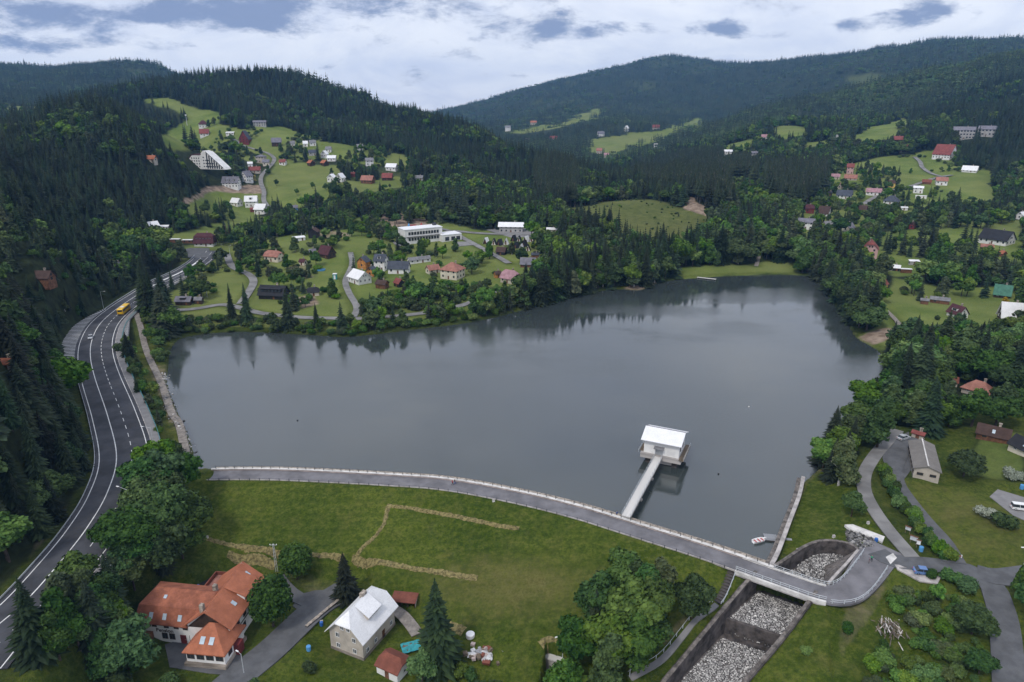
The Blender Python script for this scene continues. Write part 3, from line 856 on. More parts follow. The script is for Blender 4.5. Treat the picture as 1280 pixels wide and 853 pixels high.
lawn = N.mix(N.math('MULTIPLY', N.ramp(nE, 0.50, 0.36), 0.5), lawn, (0.022, 0.042, 0.006))
mead = N.mix(N.math('MULTIPLY', N.ramp(nE, 0.48, 0.64), 0.3), mead, (0.20, 0.20, 0.07))
earth = N.mix(N.ramp(nB, 0.3, 0.7), (0.17, 0.12, 0.085), (0.36, 0.28, 0.215))
c = N.mix(edge(sc3.outputs[0]), floor_c, mead)
c = N.mix(edge(sc3.outputs[1]), c, lawn)
dryc = N.mix(N.ramp(nC, 0.35, 0.65), (0.105, 0.095, 0.028), (0.19, 0.165, 0.065))
c = N.mix(N.math('MULTIPLY', N.ramp(N.math('ADD', sc3.outputs[2], jit), 0.08, 0.8), 0.75), c, dryc)
c = N.mix(N.ramp(N.math('ADD', at.outputs['Alpha'], N.math('MULTIPLY', jit, at.outputs['Alpha'])), 0.15, 0.6), c, earth)
N.link(c, b.inputs['Base Color']); b.inputs['Roughness'].default_value = 0.95; b.inputs['Specular IOR Level'].default_value = 0.1
bn = N.n('ShaderNodeBump'); bn.inputs['Strength'].default_value = 0.8; bn.inputs['Distance'].default_value = 0.35
N.set(bn, 'Height', N.math('ADD', nC, N.noise(v, 5.0, 3, 0.7))); N.link(bn.outputs[0], b.inputs['Normal'])
MATS['ground_cover'] = gm
me.materials.append(gm)
ground = link('ground', me); ground['kind'] = 'structure'

# ------------------------------------------------------------------ water
wm = bpy.data.materials.new('lake_water'); wm.use_nodes = True
N = NT(wm.node_tree); b = wm.node_tree.nodes['Principled BSDF']
v = N.n('ShaderNodeTexCoord').outputs['Object']
big = N.noise(v, 0.012, 3, 0.5)
c = N.mix(N.ramp(big, 0.35, 0.65), (0.034, 0.044, 0.043), (0.048, 0.058, 0.057))
N.link(c, b.inputs['Base Color'])
b.inputs['IOR'].default_value = 1.85
mp = N.n('ShaderNodeMapping'); N.link(v, mp.inputs[0]); mp.inputs['Scale'].default_value = (1.0, 2.0, 1.0)
w1 = N.noise(mp.outputs[0], 0.9, 3, 0.5); w2 = N.noise(mp.outputs[0], 2.6, 3, 0.5)
mp2 = N.n('ShaderNodeMapping'); N.link(v, mp2.inputs[0]); mp2.inputs['Scale'].default_value = (0.8, 1.6, 1.0); mp2.inputs['Rotation'].default_value = (0, 0, 0.35)
patchw = N.ramp(N.noise(mp2.outputs[0], 0.016, 5, 0.6), 0.42, 0.62)
N.set(b, 'Roughness', N.math('MULTIPLY_ADD', patchw, 0.16, 0.05))
bn = N.n('ShaderNodeBump'); bn.inputs['Distance'].default_value = 0.055
N.set(bn, 'Strength', N.math('MULTIPLY_ADD', patchw, 0.75, 0.12))
N.set(bn, 'Height', N.math('ADD', w1, N.math('MULTIPLY', w2, 0.5))); N.link(bn.outputs[0], b.inputs['Normal'])
MATS['lake_water'] = wm
big_lake = LAKE_S.copy(); ctr = big_lake[:, :2].mean(0)
mb = MB()
out_ = []
for q in big_lake:
    dv = np.array(q[:2]) - ctr; L_ = np.linalg.norm(dv); w_ = dv / L_
    out_.append((q[0] + w_[0] * 1.2, q[1] + w_[1] * 1.2))
for q in out_: mb.v.append((q[0], q[1], WATER))
mb.f.append(tuple(range(len(out_)))[::-1]); mb.m.append(0)
lake = mb.build('lake', 'lake_water'); lake['kind'] = 'structure'
bmx = bmesh.new(); bmx.from_mesh(lake.data); bmesh.ops.triangulate(bmx, faces=bmx.faces[:]); bmesh.ops.recalc_face_normals(bmx, faces=bmx.faces[:])
if sum(f.normal.z * f.calc_area() for f in bmx.faces) < 0: bmesh.ops.reverse_faces(bmx, faces=bmx.faces[:])
bmx.to_mesh(lake.data); bmx.free()

# ------------------------------------------------------------------ roads
ROADO = {}
for (nm, mt, wd, pts) in ROADS:
    far_ = ROADW[nm][:, 1].mean()
    ROADO[nm] = strip(nm, ROADW[nm], -wd / 2, wd / 2, mt, dz=0.03 + 0.0006 * far_ + 0.004 * list(ROADW).index(nm), thick=0.25, kind='structure')
MR = ROADW['main_road']; LM = length(MR)
mr = ROADO['main_road']; MZ = 0.03 + 0.0006 * MR[:, 1].mean() + 0.008
S_ISL0 = arc_of(MR, at_z(119, 452, 3.2)); S_ISL1 = arc_of(MR, at_z(138, 396, 3.2))
S_BR = arc_of(MR, at_z(172, 372, 3.3)); S_BR1 = arc_of(MR, at_z(205, 352, 3.6))
strip('edge_line', MR, -6.35, -6.12, 'paint', mr, MZ)
strip('edge_line', MR, 6.12, 6.35, 'paint', mr, MZ)
strip('centre_line', MR, -1.98, -1.72, 'paint', mr, MZ)
s = 4.0; k = 0
while s < S_BR:
    strip('lane_dash', cut(MR, s, s + 3.0), 2.02, 2.2, 'paint', mr, MZ); s += 6.6 if s < S_ISL0 - 40 else 5.0
strip('lane_line', cut(MR, S_BR, LM - 4), 2.02, 2.2, 'paint', mr, MZ)
strip('median_strip', cut(MR, S_BR + 8, LM - 30), -1.9, -0.7, 'paint', mr, MZ + .004)
# hatched bays on both sides where the road widens
def bay(s0, s1, o_in, bulge, sgn):
    seg = cut(MR, s0, s1); t = np.linspace(0, 1, len(seg)); w = o_in + bulge * np.sin(np.pi * np.clip(t, 0, 1)) ** 0.8
    if sgn < 0:
        strip('hatched_bay', seg, -w, -(o_in - .3), 'asphalt', mr, MZ - 0.012, thick=.25)
    else:
        strip('hatched_bay', seg, o_in - .3, w, 'asphalt', mr, MZ - 0.012, thick=.25)
    s_ = s0 + 2.0
    while s_ < s1 - 2.5:
        tt = (s_ - s0) / (s1 - s0); ww = o_in + bulge * math.sin(math.pi * tt) ** 0.8 - 0.5
        if ww > o_in + .5:
            g = cut(MR, s_, s_ + 1.8); m_ = len(g); u = np.linspace(0, 1, m_)
            a = offset_line(g, sgn * o_in); c_ = offset_line(g, sgn * ww)
            p0, p1 = a[0], c_[-1]; dirv = (p1 - p0)[:2] / np.linalg.norm((p1 - p0)[:2]); nn = np.array([-dirv[1], dirv[0]]) * 0.22
            z = p0[2] + MZ + 0.006
            MB().quad([(p0[0] - nn[0], p0[1] - nn[1], z), (p1[0] - nn[0], p1[1] - nn[1], z), (p1[0] + nn[0], p1[1] + nn[1], z), (p0[0] + nn[0], p0[1] + nn[1], z)]).build('hatch_stripe', 'paint', mr)
        s_ += 2.0
bay(S_ISL0 - 6, S_ISL1 + 16, 7.4, 6.5, -1)
bay(S_ISL0 - 16, S_ISL1 + 8, 7.4, 5.0, 1)
# pavement along the lake side, with kerb
pv_ = strip('pavement', cut(MR, 10, S_BR + 30), 7.62, 10.2, 'paving', None, 0.24, 0.6, 'structure')
strip('kerb', cut(MR, 10, S_BR + 30), 7.42, 7.62, 'concrete', pv_, 0.27, 0.5)
# lay-by and yard in front of the maroon roofed inn; guest house yard; depot yard
def sheet(name, pts, m, dz, kind='structure', thick=0.3):
    q = [P(*p) if len(p) == 2 else at_z(*p) for p in pts]
    zc_ = max(a[2] for a in q) if all(len(p) == 3 for p in pts) else None
    mb = MB(); mb.v = [(a[0], a[1], a[2] + dz) for a in q]; nn_ = len(q)
    area = sum(q[i][0] * q[(i + 1) % nn_][1] - q[(i + 1) % nn_][0] * q[i][1] for i in range(nn_))
    o_ = tuple(range(nn_)) if area > 0 else tuple(range(nn_))[::-1]
    mb.f.append(o_); mb.m.append(0)
    mb.v += [(x, y, z - thick) for (x, y, z) in mb.v[:nn_]]
    for i in range(nn_):
        a_, c_ = o_[i], o_[(i + 1) % nn_]; mb.f.append((a_, a_ + nn_, c_ + nn_, c_)); mb.m.append(0)
    o = mb.build(name, m); o['kind'] = kind; return o
sheet('inn_forecourt', [(222,314),(238,311),(262,311),(262,322),(246,324),(226,322)], 'asphalt', 0.5)
sheet('guest_house_yard', [(206,806,-9.9),(232,797,-9.9),(290,804,-9.9),(306,826,-9.9),(318,828,-9.9),(310,846,-9.9),(262,842,-9.9),(212,834,-9.9)], 'asphalt', 0.02)
sheet('guest_house_forecourt', [(372,744,-10.4),(394,738,-10.4),(424,738,-10.4),(408,756,-10.4),(384,772,-10.4),(366,758,-10.4)], 'asphalt', 0.03)
sheet('depot_yard', [(1103,572,1.4),(1113,550,1.5),(1136,540,1.5),(1141,585,1.4),(1128,602,1.3),(1112,604,1.2)], 'asphalt', 0.06)
sheet('parking_apron', [(1237,621,1.3),(1247,612,1.3),(1300,628,1.3),(1300,660,1.3),(1266,644,1.3)], 'paving', 0.06)
sheet('upper_terrace', [(608,288),(618,284),(668,287),(676,296),(640,298)], 'paving', 0.4)
sheet('hotel_terrace', [(491,304),(503,300),(516,309),(500,312)], 'paving', 0.45)
sheet('hotel_forecourt', [(566,303),(588,303),(592,307),(570,309)], 'paving', 0.45)

# ------------------------------------------------------------------ dam crest
SB0 = arc_of(CREST, at_z(245, 595, 0))
CR = cut(CREST, SB0 - 2, length(CREST) - 1)
# the roadway bends round behind the spillway basin
BEND = [at_z(*q) for q in ((1024,741,0),(1040,744,0),(1057,741.5,0),(1072,730,0),(1086,712,0),(1099,693,0),(1108,684,0))]
crest_line = spline(list(map(tuple, cut(CREST, SB0 - 14, arc_of(CREST, at_z(1011, 737, 0)))[::6])) + BEND, 1.5)
LCR = length(crest_line)
wl = np.interp(np.linspace(0, LCR, len(crest_line)), [0, LCR * .78, LCR * .86, LCR], [2.6, 2.6, 3.0, 4.4])
dam_road = strip('dam_road', crest_line, -wl, wl, 'crest_asphalt', None, 0.05, 0.5, 'structure')
S_BRIDGE0 = arc_of(crest_line, at_z(940, 712, 0)); S_BRIDGE1 = arc_of(crest_line, at_z(1014, 738, 0))
par = thing('dam_parapet', 'low pinkish concrete wave wall along the water side of the dam crest', 'wall', tuple(crest_line[0]))
inv = par.location.copy()
up_ = cut(crest_line, 12, S_BRIDGE0 + 4); up_rel = up_ - np.array([inv.x, inv.y, inv.z])
strip('wall', up_rel, -3.3, -2.65, 'concrete_pink', par, 0.42, 1.6)
strip('coping', up_rel, -3.42, -2.55, 'concrete_white', par, 0.52, 0.1)
strip('stone_facing', up_rel, -6.5, -3.25, 'stone_plinth', par, -0.9, 3.0)
post_me = MB().box((0, 0, 0), (0.16, 0.16, 0.85)).mesh('post', 'dark_steel')
def railing(name, label, line, off, step, hgt_, pm, rails=(0.8,), r=0.04, cat='railing', z=0.0, me_=None):
    t = thing(name, label, cat, tuple(line[0]))
    rel = line - line[0]
    o = offset_line(rel, off); L_ = length(rel)
    me_ = me_ or MB().box((0, 0, 0), (0.13, 0.13, hgt_)).mesh('post', pm)
    s_ = np.concatenate([[0], np.cumsum(np.hypot(*np.diff(rel[:, :2], axis=0).T))])
    for ss in np.arange(0.3, L_, step):
        p = [np.interp(ss, s_, o[:, k]) for k in range(3)]
        link('post', me_, t, (p[0], p[1], p[2] + z))
    for h_ in rails:
        mb = MB()
        for i in range(len(o) - 1):
            mb.tube((o[i][0], o[i][1], o[i][2] + z + h_), (o[i + 1][0], o[i + 1][1], o[i + 1][2] + z + h_), r, n=5, cap=False)
        mb.build('rail', pm, t)
    return t
railing('crest_railing', 'dark post and rail fence on the water side of the dam road', cut(crest_line, 13, S_BRIDGE0 + 3), -3.0, 2.6, 0.85, 'dark_steel', (0.8,), 0.022, z=0.5)
railing('crest_post_row', 'row of short dark posts along the grass side of the dam road', cut(crest_line, 13, S_BRIDGE0 - 2), 2.85, 2.9, 0.75, 'dark_steel', (0.6,), 0.016, z=-0.05)
strip('dam_kerb', cut(crest_line, 10, S_BRIDGE0 - 2), 2.55, 2.75, 'concrete', dam_road, 0.14, 0.4)
BL = cut(crest_line, S_BRIDGE0 - 3, S_BRIDGE1 + 3)
railing('bridge_railing', 'pale steel railing on the downstream side of the spillway bridge', BL, 2.75, 1.9, 1.05, 'pale_steel', (1.02, 0.55), 0.05, z=0.3)
railing('basin_railing', 'pale steel railing bending round the stone spillway basin', cut(crest_line, S_BRIDGE0 + 4, LCR - 6), -2.9, 1.9, 1.05, 'pale_steel', (1.02, 0.55), 0.05, z=0.15)
railing('bend_railing', 'pale steel railing on the grassy outer side of the road bend', cut(crest_line, S_BRIDGE1 + 3, LCR - 9), 3.05, 1.9, 1.0, 'pale_steel', (0.98, 0.5), 0.05, z=0.1)
br = thing('spillway_bridge', 'concrete road bridge crossing the stepped stone spillway', 'bridge', tuple(BL[0]))
BLr = BL - BL[0]
strip('deck', BLr, -3.1, 3.1, 'concrete', br, -0.02, 0.9)
strip('edge_beam', BLr, 2.62, 3.18, 'concrete_white', br, 0.32, 0.9)
strip('edge_beam', BLr, -3.12, -2.62, 'concrete_white', br, 0.30, 0.9)
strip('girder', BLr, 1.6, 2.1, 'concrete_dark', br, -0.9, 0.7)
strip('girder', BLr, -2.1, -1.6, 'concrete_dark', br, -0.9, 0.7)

# ------------------------------------------------------------------ spillway
spl = thing('spillway', 'stone paved stepped spillway channel with dark concrete side walls', 'spillway', tuple(CH_L[0]))
O = CH_L[0]
L60, R60 = CH_L, CH_R
tt = np.linspace(0, 1, 60)
zf = np.where(tt < 0.27, -5.6 - 4 * tt, -10.2 - 3.6 * (tt - .27))
k0 = int(np.argmax(tt >= 0.27))
def wall_strip(name, top, zb, sgn, thick, m, parent, org):
    """upright wall: inner face on the line, thickness outwards"""
    a = top - org; o_ = offset_line(top, sgn * thick) - org; n_ = len(a); mb = MB()
    zb = np.asarray(zb) - org[2]
    mb.v = [tuple(p) for p in a] + [tuple((p[0], p[1], q[2])) for p, q in zip(o_, a)] + [(p[0], p[1], z) for p, z in zip(a, zb)] + [(p[0], p[1], z) for p, z in zip(o_, zb)]
    for i in range(n_ - 1):
        for q in ((i, i + 1, n_ + i + 1, n_ + i), (i, 2 * n_ + i, 2 * n_ + i + 1, i + 1), (n_ + i, n_ + i + 1, 3 * n_ + i + 1, 3 * n_ + i)):
            mb.f.append(q); mb.m.append(0)
    for i in (0, n_ - 1):
        mb.f.append((i, n_ + i, 3 * n_ + i, 2 * n_ + i)); mb.m.append(0)
    return mb.build(name, m, parent)
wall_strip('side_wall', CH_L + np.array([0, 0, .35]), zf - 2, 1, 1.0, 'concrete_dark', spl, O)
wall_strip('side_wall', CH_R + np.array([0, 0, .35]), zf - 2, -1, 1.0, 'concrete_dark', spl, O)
wall_strip('coping', CH_L + np.array([0, 0, .5]), CH_L[:, 2] + .36, 1, .75, 'old_stone', spl, O)
wall_strip('coping', CH_R + np.array([0, 0, .5]), CH_R[:, 2] + .36, -1, .75, 'old_stone', spl, O)
mb = MB(); 
for i in range(60):
    for ln in (L60, R60): mb.v.append((ln[i][0] - O[0], ln[i][1] - O[1], zf[i] - O[2]))
for i in range(59): mb.f.append((2 * i, 2 * i + 1, 2 * i + 3, 2 * i + 2)); mb.m.append(0)
mb.build('channel_floor', 'concrete_dark', spl)
mb = MB(); q = [L60[k0] - O, R60[k0] - O, R60[k0 - 1] - O, L60[k0 - 1] - O]
sill_z = zf[k0 - 1] - O[2] + 0.25
mb.prism([(p[0], p[1]) for p in (q[0], q[1], q[2], q[3])], zf[k0] - O[2] - 1, sill_z)
mb.build('step_sill', 'concrete_dark', spl)
bas = thing('spillway_basin', 'stone paved intake basin with curved dark wall above the bridge', 'basin', tuple(BAS[0]))
B0 = BAS[0]
bs = spline(BAS[:9], 1.2); bw = spline(BAS[8:12], 1.2)
wall_strip('curved_wall', bs + np.array([0, 0, .25]), np.full(len(bs), -6.5), -1, 0.7, 'concrete_dark', bas, B0)
wall_strip('coping', bs + np.array([0, 0, .38]), bs[:, 2] + .26, -1, 0.75, 'old_stone', bas, B0)
# broad sloping apron on the road side
ap = bw; inn = offset_line(bw, -0.2)
d_in = np.array(BAS[:9].mean(0))[:2]
mb = MB(); m_ = len(ap)
for i in range(m_):
    top = ap[i] - B0; v2 = (d_in - ap[i][:2]); v2 = v2 / np.linalg.norm(v2) * 4.6
    mb.v += [(top[0], top[1], .2), (top[0] + v2[0], top[1] + v2[1], -3.6)]
for i in range(m_ - 1): mb.f.append((2 * i, 2 * i + 2, 2 * i + 3, 2 * i + 1)); mb.m.append(0)
mb.build('sloping_apron', 'old_stone', bas)
wall_strip('coping', bw + np.array([0, 0, .38]), bw[:, 2] - 1.2, -1, 0.6, 'concrete', bas, B0)
flo = [(p[0] - B0[0], p[1] - B0[1]) for p in BAS]
mb = MB()
yy_ = [p[1] for p in flo]; ymx, ymn = max(yy_), min(yy_)
mb.v = [(p[0], p[1], -3.2 - 2.6 * (ymx - p[1]) / (ymx - ymn)) for p in flo]; mb.f.append(tuple(range(len(flo)))[::-1]); mb.m.append(0)
mb.build('basin_floor', 'concrete_dark', bas)
# link floor under the bridge
pA, pB, pC, pD = [BAS[0], BAS[14], BAS[13], BAS[12]]
mb = MB(); mb.quad([(BAS[0][0] - O[0], BAS[0][1] - O[1], -5.3 - O[2]), (BAS[12][0] - O[0], BAS[12][1] - O[1], -5.3 - O[2]), (R60[0][0] - O[0], R60[0][1] - O[1], -5.5 - O[2]), (L60[0][0] - O[0], L60[0][1] - O[1], -5.5 - O[2])])
mb.build('bridge_floor', 'concrete_dark', spl)
# cobbles
sm = bpy.data.materials.new('cobble'); sm.use_nodes = True
N = NT(sm.node_tree); b = sm.node_tree.nodes['Principled BSDF']
a_ = N.n('ShaderNodeAttribute', attribute_name='tone'); N.link(a_.outputs['Color'], b.inputs['Base Color']); b.inputs['Roughness'].default_value = 0.85
MATS['cobble'] = sm
def cobbles(name, pts, sizes, label, parent, tone=1.0):
    V = []; F = []; T = []
    bx = np.array([(-.5, -.5, 0), (.5, -.5, 0), (.5, .5, 0), (-.5, .5, 0), (-.3, -.3, .8), (.3, -.3, .8), (.3, .3, .8), (-.3, .3, .8)])
    for (p, sz) in zip(pts, sizes):
        a = rng.random() * 6.28; ca_, sa_ = math.cos(a), math.sin(a); k = len(V)
        sx_, sy_, sz_ = sz * (0.8 + .5 * rng.random()), sz * (0.7 + .4 * rng.random()), sz * (.45 + .5 * rng.random())
        for (x, y, z) in bx + rng.normal(0, .08, bx.shape):
            V.append((p[0] + (x * ca_ * sx_ - y * sa_ * sy_), p[1] + (x * sa_ * sx_ + y * ca_ * sy_), p[2] + z * sz_))
        g_ = rng.choice([0.07, 0.16, 0.32, 0.48, 0.66], p=[.20, .24, .26, .2, .10]) * (0.8 + .4 * rng.random()) * tone
        T += [(g_, g_ * .97, g_ * .93, 1)] * 8
        F += [(k + 4, k + 5, k + 6, k + 7), (k, k + 1, k + 5, k + 4), (k + 1, k + 2, k + 6, k + 5), (k + 2, k + 3, k + 7, k + 6), (k + 3, k, k + 4, k + 7)]
    me = bpy.data.meshes.new(name); me.from_pydata(V, [], F)
    at_ = me.attributes.new('tone', 'FLOAT_COLOR', 'POINT'); at_.data.foreach_set('color', np.array(T, np.float32).ravel())
    me.materials.append(sm)
    o = link(name, me, parent); o['kind'] = 'stuff'; return o
pts = []; szs = []
for _ in range(15000):
    t_ = rng.random(); w_ = rng.random() * .94 + .03
    if t_ > 0.27 and t_ < 0.31: continue
    i_ = t_ * 59; i0 = min(58, int(i_)); f_ = i_ - i0
    a = L60[i0] * (1 - f_) + L60[i0 + 1] * f_; c_ = R60[i0] * (1 - f_) + R60[i0 + 1] * f_
    p = a * (1 - w_) + c_ * w_ - O
    pts.append((p[0], p[1], np.interp(t_, tt, zf) - O[2] - .1)); szs.append(0.18 + .18 * rng.random())
cobbles('channel_cobbles', pts, szs, None, spl, 1.15)
pts = []; szs = []
bxs = np.array(flo)
while len(pts) < 3200:
    x = rng.uniform(bxs[:, 0].min(), bxs[:, 0].max()); y = rng.uniform(bxs[:, 1].min(), bxs[:, 1].max())
    if pip(flo, np.array([x]), np.array([y]))[0]:
        pts.append((x, y, -3.25 - 2.6 * (ymx - y) / (ymx - ymn))); szs.append(.2 + .22 * rng.random())
cobbles('basin_cobbles', pts, szs, None, bas, 1.0)
# pale concrete ramp and stone slope beside the basin
rp = thing('concrete_ramp', 'white concrete ramp slab beside the stone bank above the spillway basin', 'ramp', at_z(1082, 664, .2))
o3 = rp.location
mb = MB(); q = [at_z(*p) for p in ((1056,655,.5),(1066,654.5,.5),(1106,671,.25),(1103,678,.25),(1095,674,.25),(1062,660,.5))]
mb.prism([(a[0] - o3.x, a[1] - o3.y) for a in q][::-1], -.6, .08); mb.build('slab', 'concrete_white', rp)
bank = thing('stone_bank', 'pile of dark bank stones under the white concrete ramp', 'stones', at_z(1075, 675, -.2))
pts = []; szs = []
pol = np.array([at_z(*p)[:2] for p in ((1058,660,0),(1095,675,0),(1092,683,0),(1075,686,0),(1060,676,0))]) - np.array(bank.location[:2])
while len(pts) < 260:
    x = rng.uniform(pol[:, 0].min(), pol[:, 0].max()); y = rng.uniform(pol[:, 1].min(), pol[:, 1].max())
    if pip(pol, np.array([x]), np.array([y]))[0]:
        pts.append((x, y, float(hgt(x + bank.location.x, y + bank.location.y)) - bank.location.z - .05)); szs.append(.35 + .4 * rng.random())
cobbles('bank_stones', pts, szs, None, bank, .45)
# sloped lake wall on the right
wl_ = thing('lake_embankment_wall', 'long pale stone wall sloping down into the lake beside the jetty', 'wall', at_z(1006, 600, -1))
a3 = np.array([at_z(1006,597,-1.2), at_z(1001,620,-1), at_z(988,655,-.8), at_z(975,690,-.5), at_z(966,708,-.3)]); a3 = spline(a3, 2.0) - np.array(wl_.location)
strip('coping', a3, -.1, .9, 'concrete', wl_, .25, .5); strip('slope_face', np.column_stack([a3[:, 0], a3[:, 1], a3[:, 2]]), .85, 2.0, 'old_stone', wl_, -.5, 3.5)
# ------------------------------------------------------------------ houses
_WIN = {}
def win_mesh(w, h, fm, gm_='glass'):
    k = (round(w, 2), round(h, 2), fm, gm_)
    if k not in _WIN:
        f = MB(); t = min(0.12, w * .14)
        f.box((0, 0, 0), (w, .12, t)); f.box((0, 0, h - t), (w, .12, t)); f.box((-w / 2 + t / 2, 0, t), (t, .12, h - 2 * t)); f.box((w / 2 - t / 2, 0, t), (t, .12, h - 2 * t))
        if w > 0.9: f.box((0, 0, t), (t * .7, .10, h - 2 * t))
        g = MB().box((0, .02, 0), (w, .06, h))
        _WIN[k] = (f.mesh('window', fm), g.mesh('pane', gm_))
    return _WIN[k]
def window(parent, x, y, z, rz, w, h, fm='white_frame', detail=True):
    """window standing 4 cm proud of a wall; local -y looks outwards"""
    fme, gme = win_mesh(w, h, fm)
    ox, oy = math.sin(rz) * .05, -math.cos(rz) * .05
    if detail:
        o = link('window', fme, parent, (x + ox, y + oy, z), rz); link('pane', gme, o)
    else:
        o = link('window', gme, parent, (x + ox, y + oy, z), rz)
    return o
def roof_levels(kind, L, W, He, rise, ov):
    sl = rise / (W / 2)
    e = (W / 2 + ov, He - ov * sl, 0.0)
    if kind == 'gable': return [e, (0, He + rise, 0)]
    if kind == 'hip': return [e, (0, He + rise, min(W / 2 + ov, L / 2 + ov - .02))]
    if kind == 'halfhip': return [e, (W * .24, He + rise * .52, 0), (0, He + rise, W * .2 + ov)]
    if kind == 'mansard': return [(W / 2 + ov, He - ov * sl, 0), (W * .30, He + rise * .66, .5), (0, He + rise, W * .22 + ov)]
    if kind == 'aframe': return [(W / 2, 0.1, 0), (0, He + rise, 0)]
def roof_mesh(levels, L, ov, thick=.22):
    mb = MB(); rings = []
    for (y, z, ins) in levels:
        x = L / 2 + ov - ins; rings.append([(-x, -y, z), (x, -y, z), (x, y, z), (-x, y, z)])
    for dz_, flip in ((0, False), (-thick, True)):
        for k in range(len(rings) - 1):
            a, b_ = rings[k], rings[k + 1]; hip = levels[k + 1][2] > levels[k][2]
            for (i, j, isend) in ((0, 1, False), (1, 2, True), (2, 3, False), (3, 0, True)):
                if isend and not hip: continue
                q = [a[i], a[j], b_[j], b_[i]]
                qq = []
                for p in q:
                    if not qq or p != qq[-1]: qq.append(p)
                if len(qq) > 2 and qq[0] == qq[-1]: qq.pop()
                if len(set(qq)) < 3: continue
                qq = [(p[0], p[1], p[2] + dz_) for p in qq]
                mb.quad(qq[::-1] if flip else qq)
    # rims: eaves and open gables
    t = thick
    for k in range(len(rings) - 1):
        a, b_ = rings[k], rings[k + 1]
        if levels[k + 1][2] <= levels[k][2]:
            for (i, s_) in ((0, 1), (3, 0), (1, 0), (2, 1)):
                p, q = a[i], b_[i]
                f = [p, q, (q[0], q[1], q[2] - t), (p[0], p[1], p[2] - t)]
                mb.quad(f if s_ else f[::-1])
    a = rings[0]
    for (i, j) in ((0, 1), (2, 3)) + (((1, 2), (3, 0)) if levels[1][2] > levels[0][2] else ()):
        p, q = a[i], a[j]
        mb.quad([p, (p[0], p[1], p[2] - t), (q[0], q[1], q[2] - t), q])
    return mb
def wall_mesh(levels, L, W, He, rise, kind):
    mb = MB()
    mb.v = [(-L / 2, -W / 2, -3.2), (L / 2, -W / 2, -3.2), (L / 2, W / 2, -3.2), (-L / 2, W / 2, -3.2)]
    for k, (i, j) in enumerate(((0, 1), (1, 2), (2, 3), (3, 0))):
        p, q = mb.v[i], mb.v[j]
        if k % 2 == 0 or kind in ('hip', 'flat'):
            mb.quad([p, q, (q[0], q[1], He), (p[0], p[1], He)])
        else:
            def at(zf, s_): return None
            top = [(q[0], q[1], He)]
            prof = [(l[0], l[1]) for l in levels if l[2] <= .6]
            ys_ = [(y, z) for (y, z) in prof[1:]]
            sg = 1 if q[1] > 0 else -1
            ex = [(p[0], sg * y, z - .15) for (y, z) in ys_]
            if kind in ('halfhip', 'mansard'):
                top += ex + [(e_[0], -e_[1], e_[2]) for e_ in ex[::-1]]
            else: top += [(p[0], 0, He + rise - .15)]
            mb.quad([p, q] + top + [(p[0], p[1], He)])
    return mb
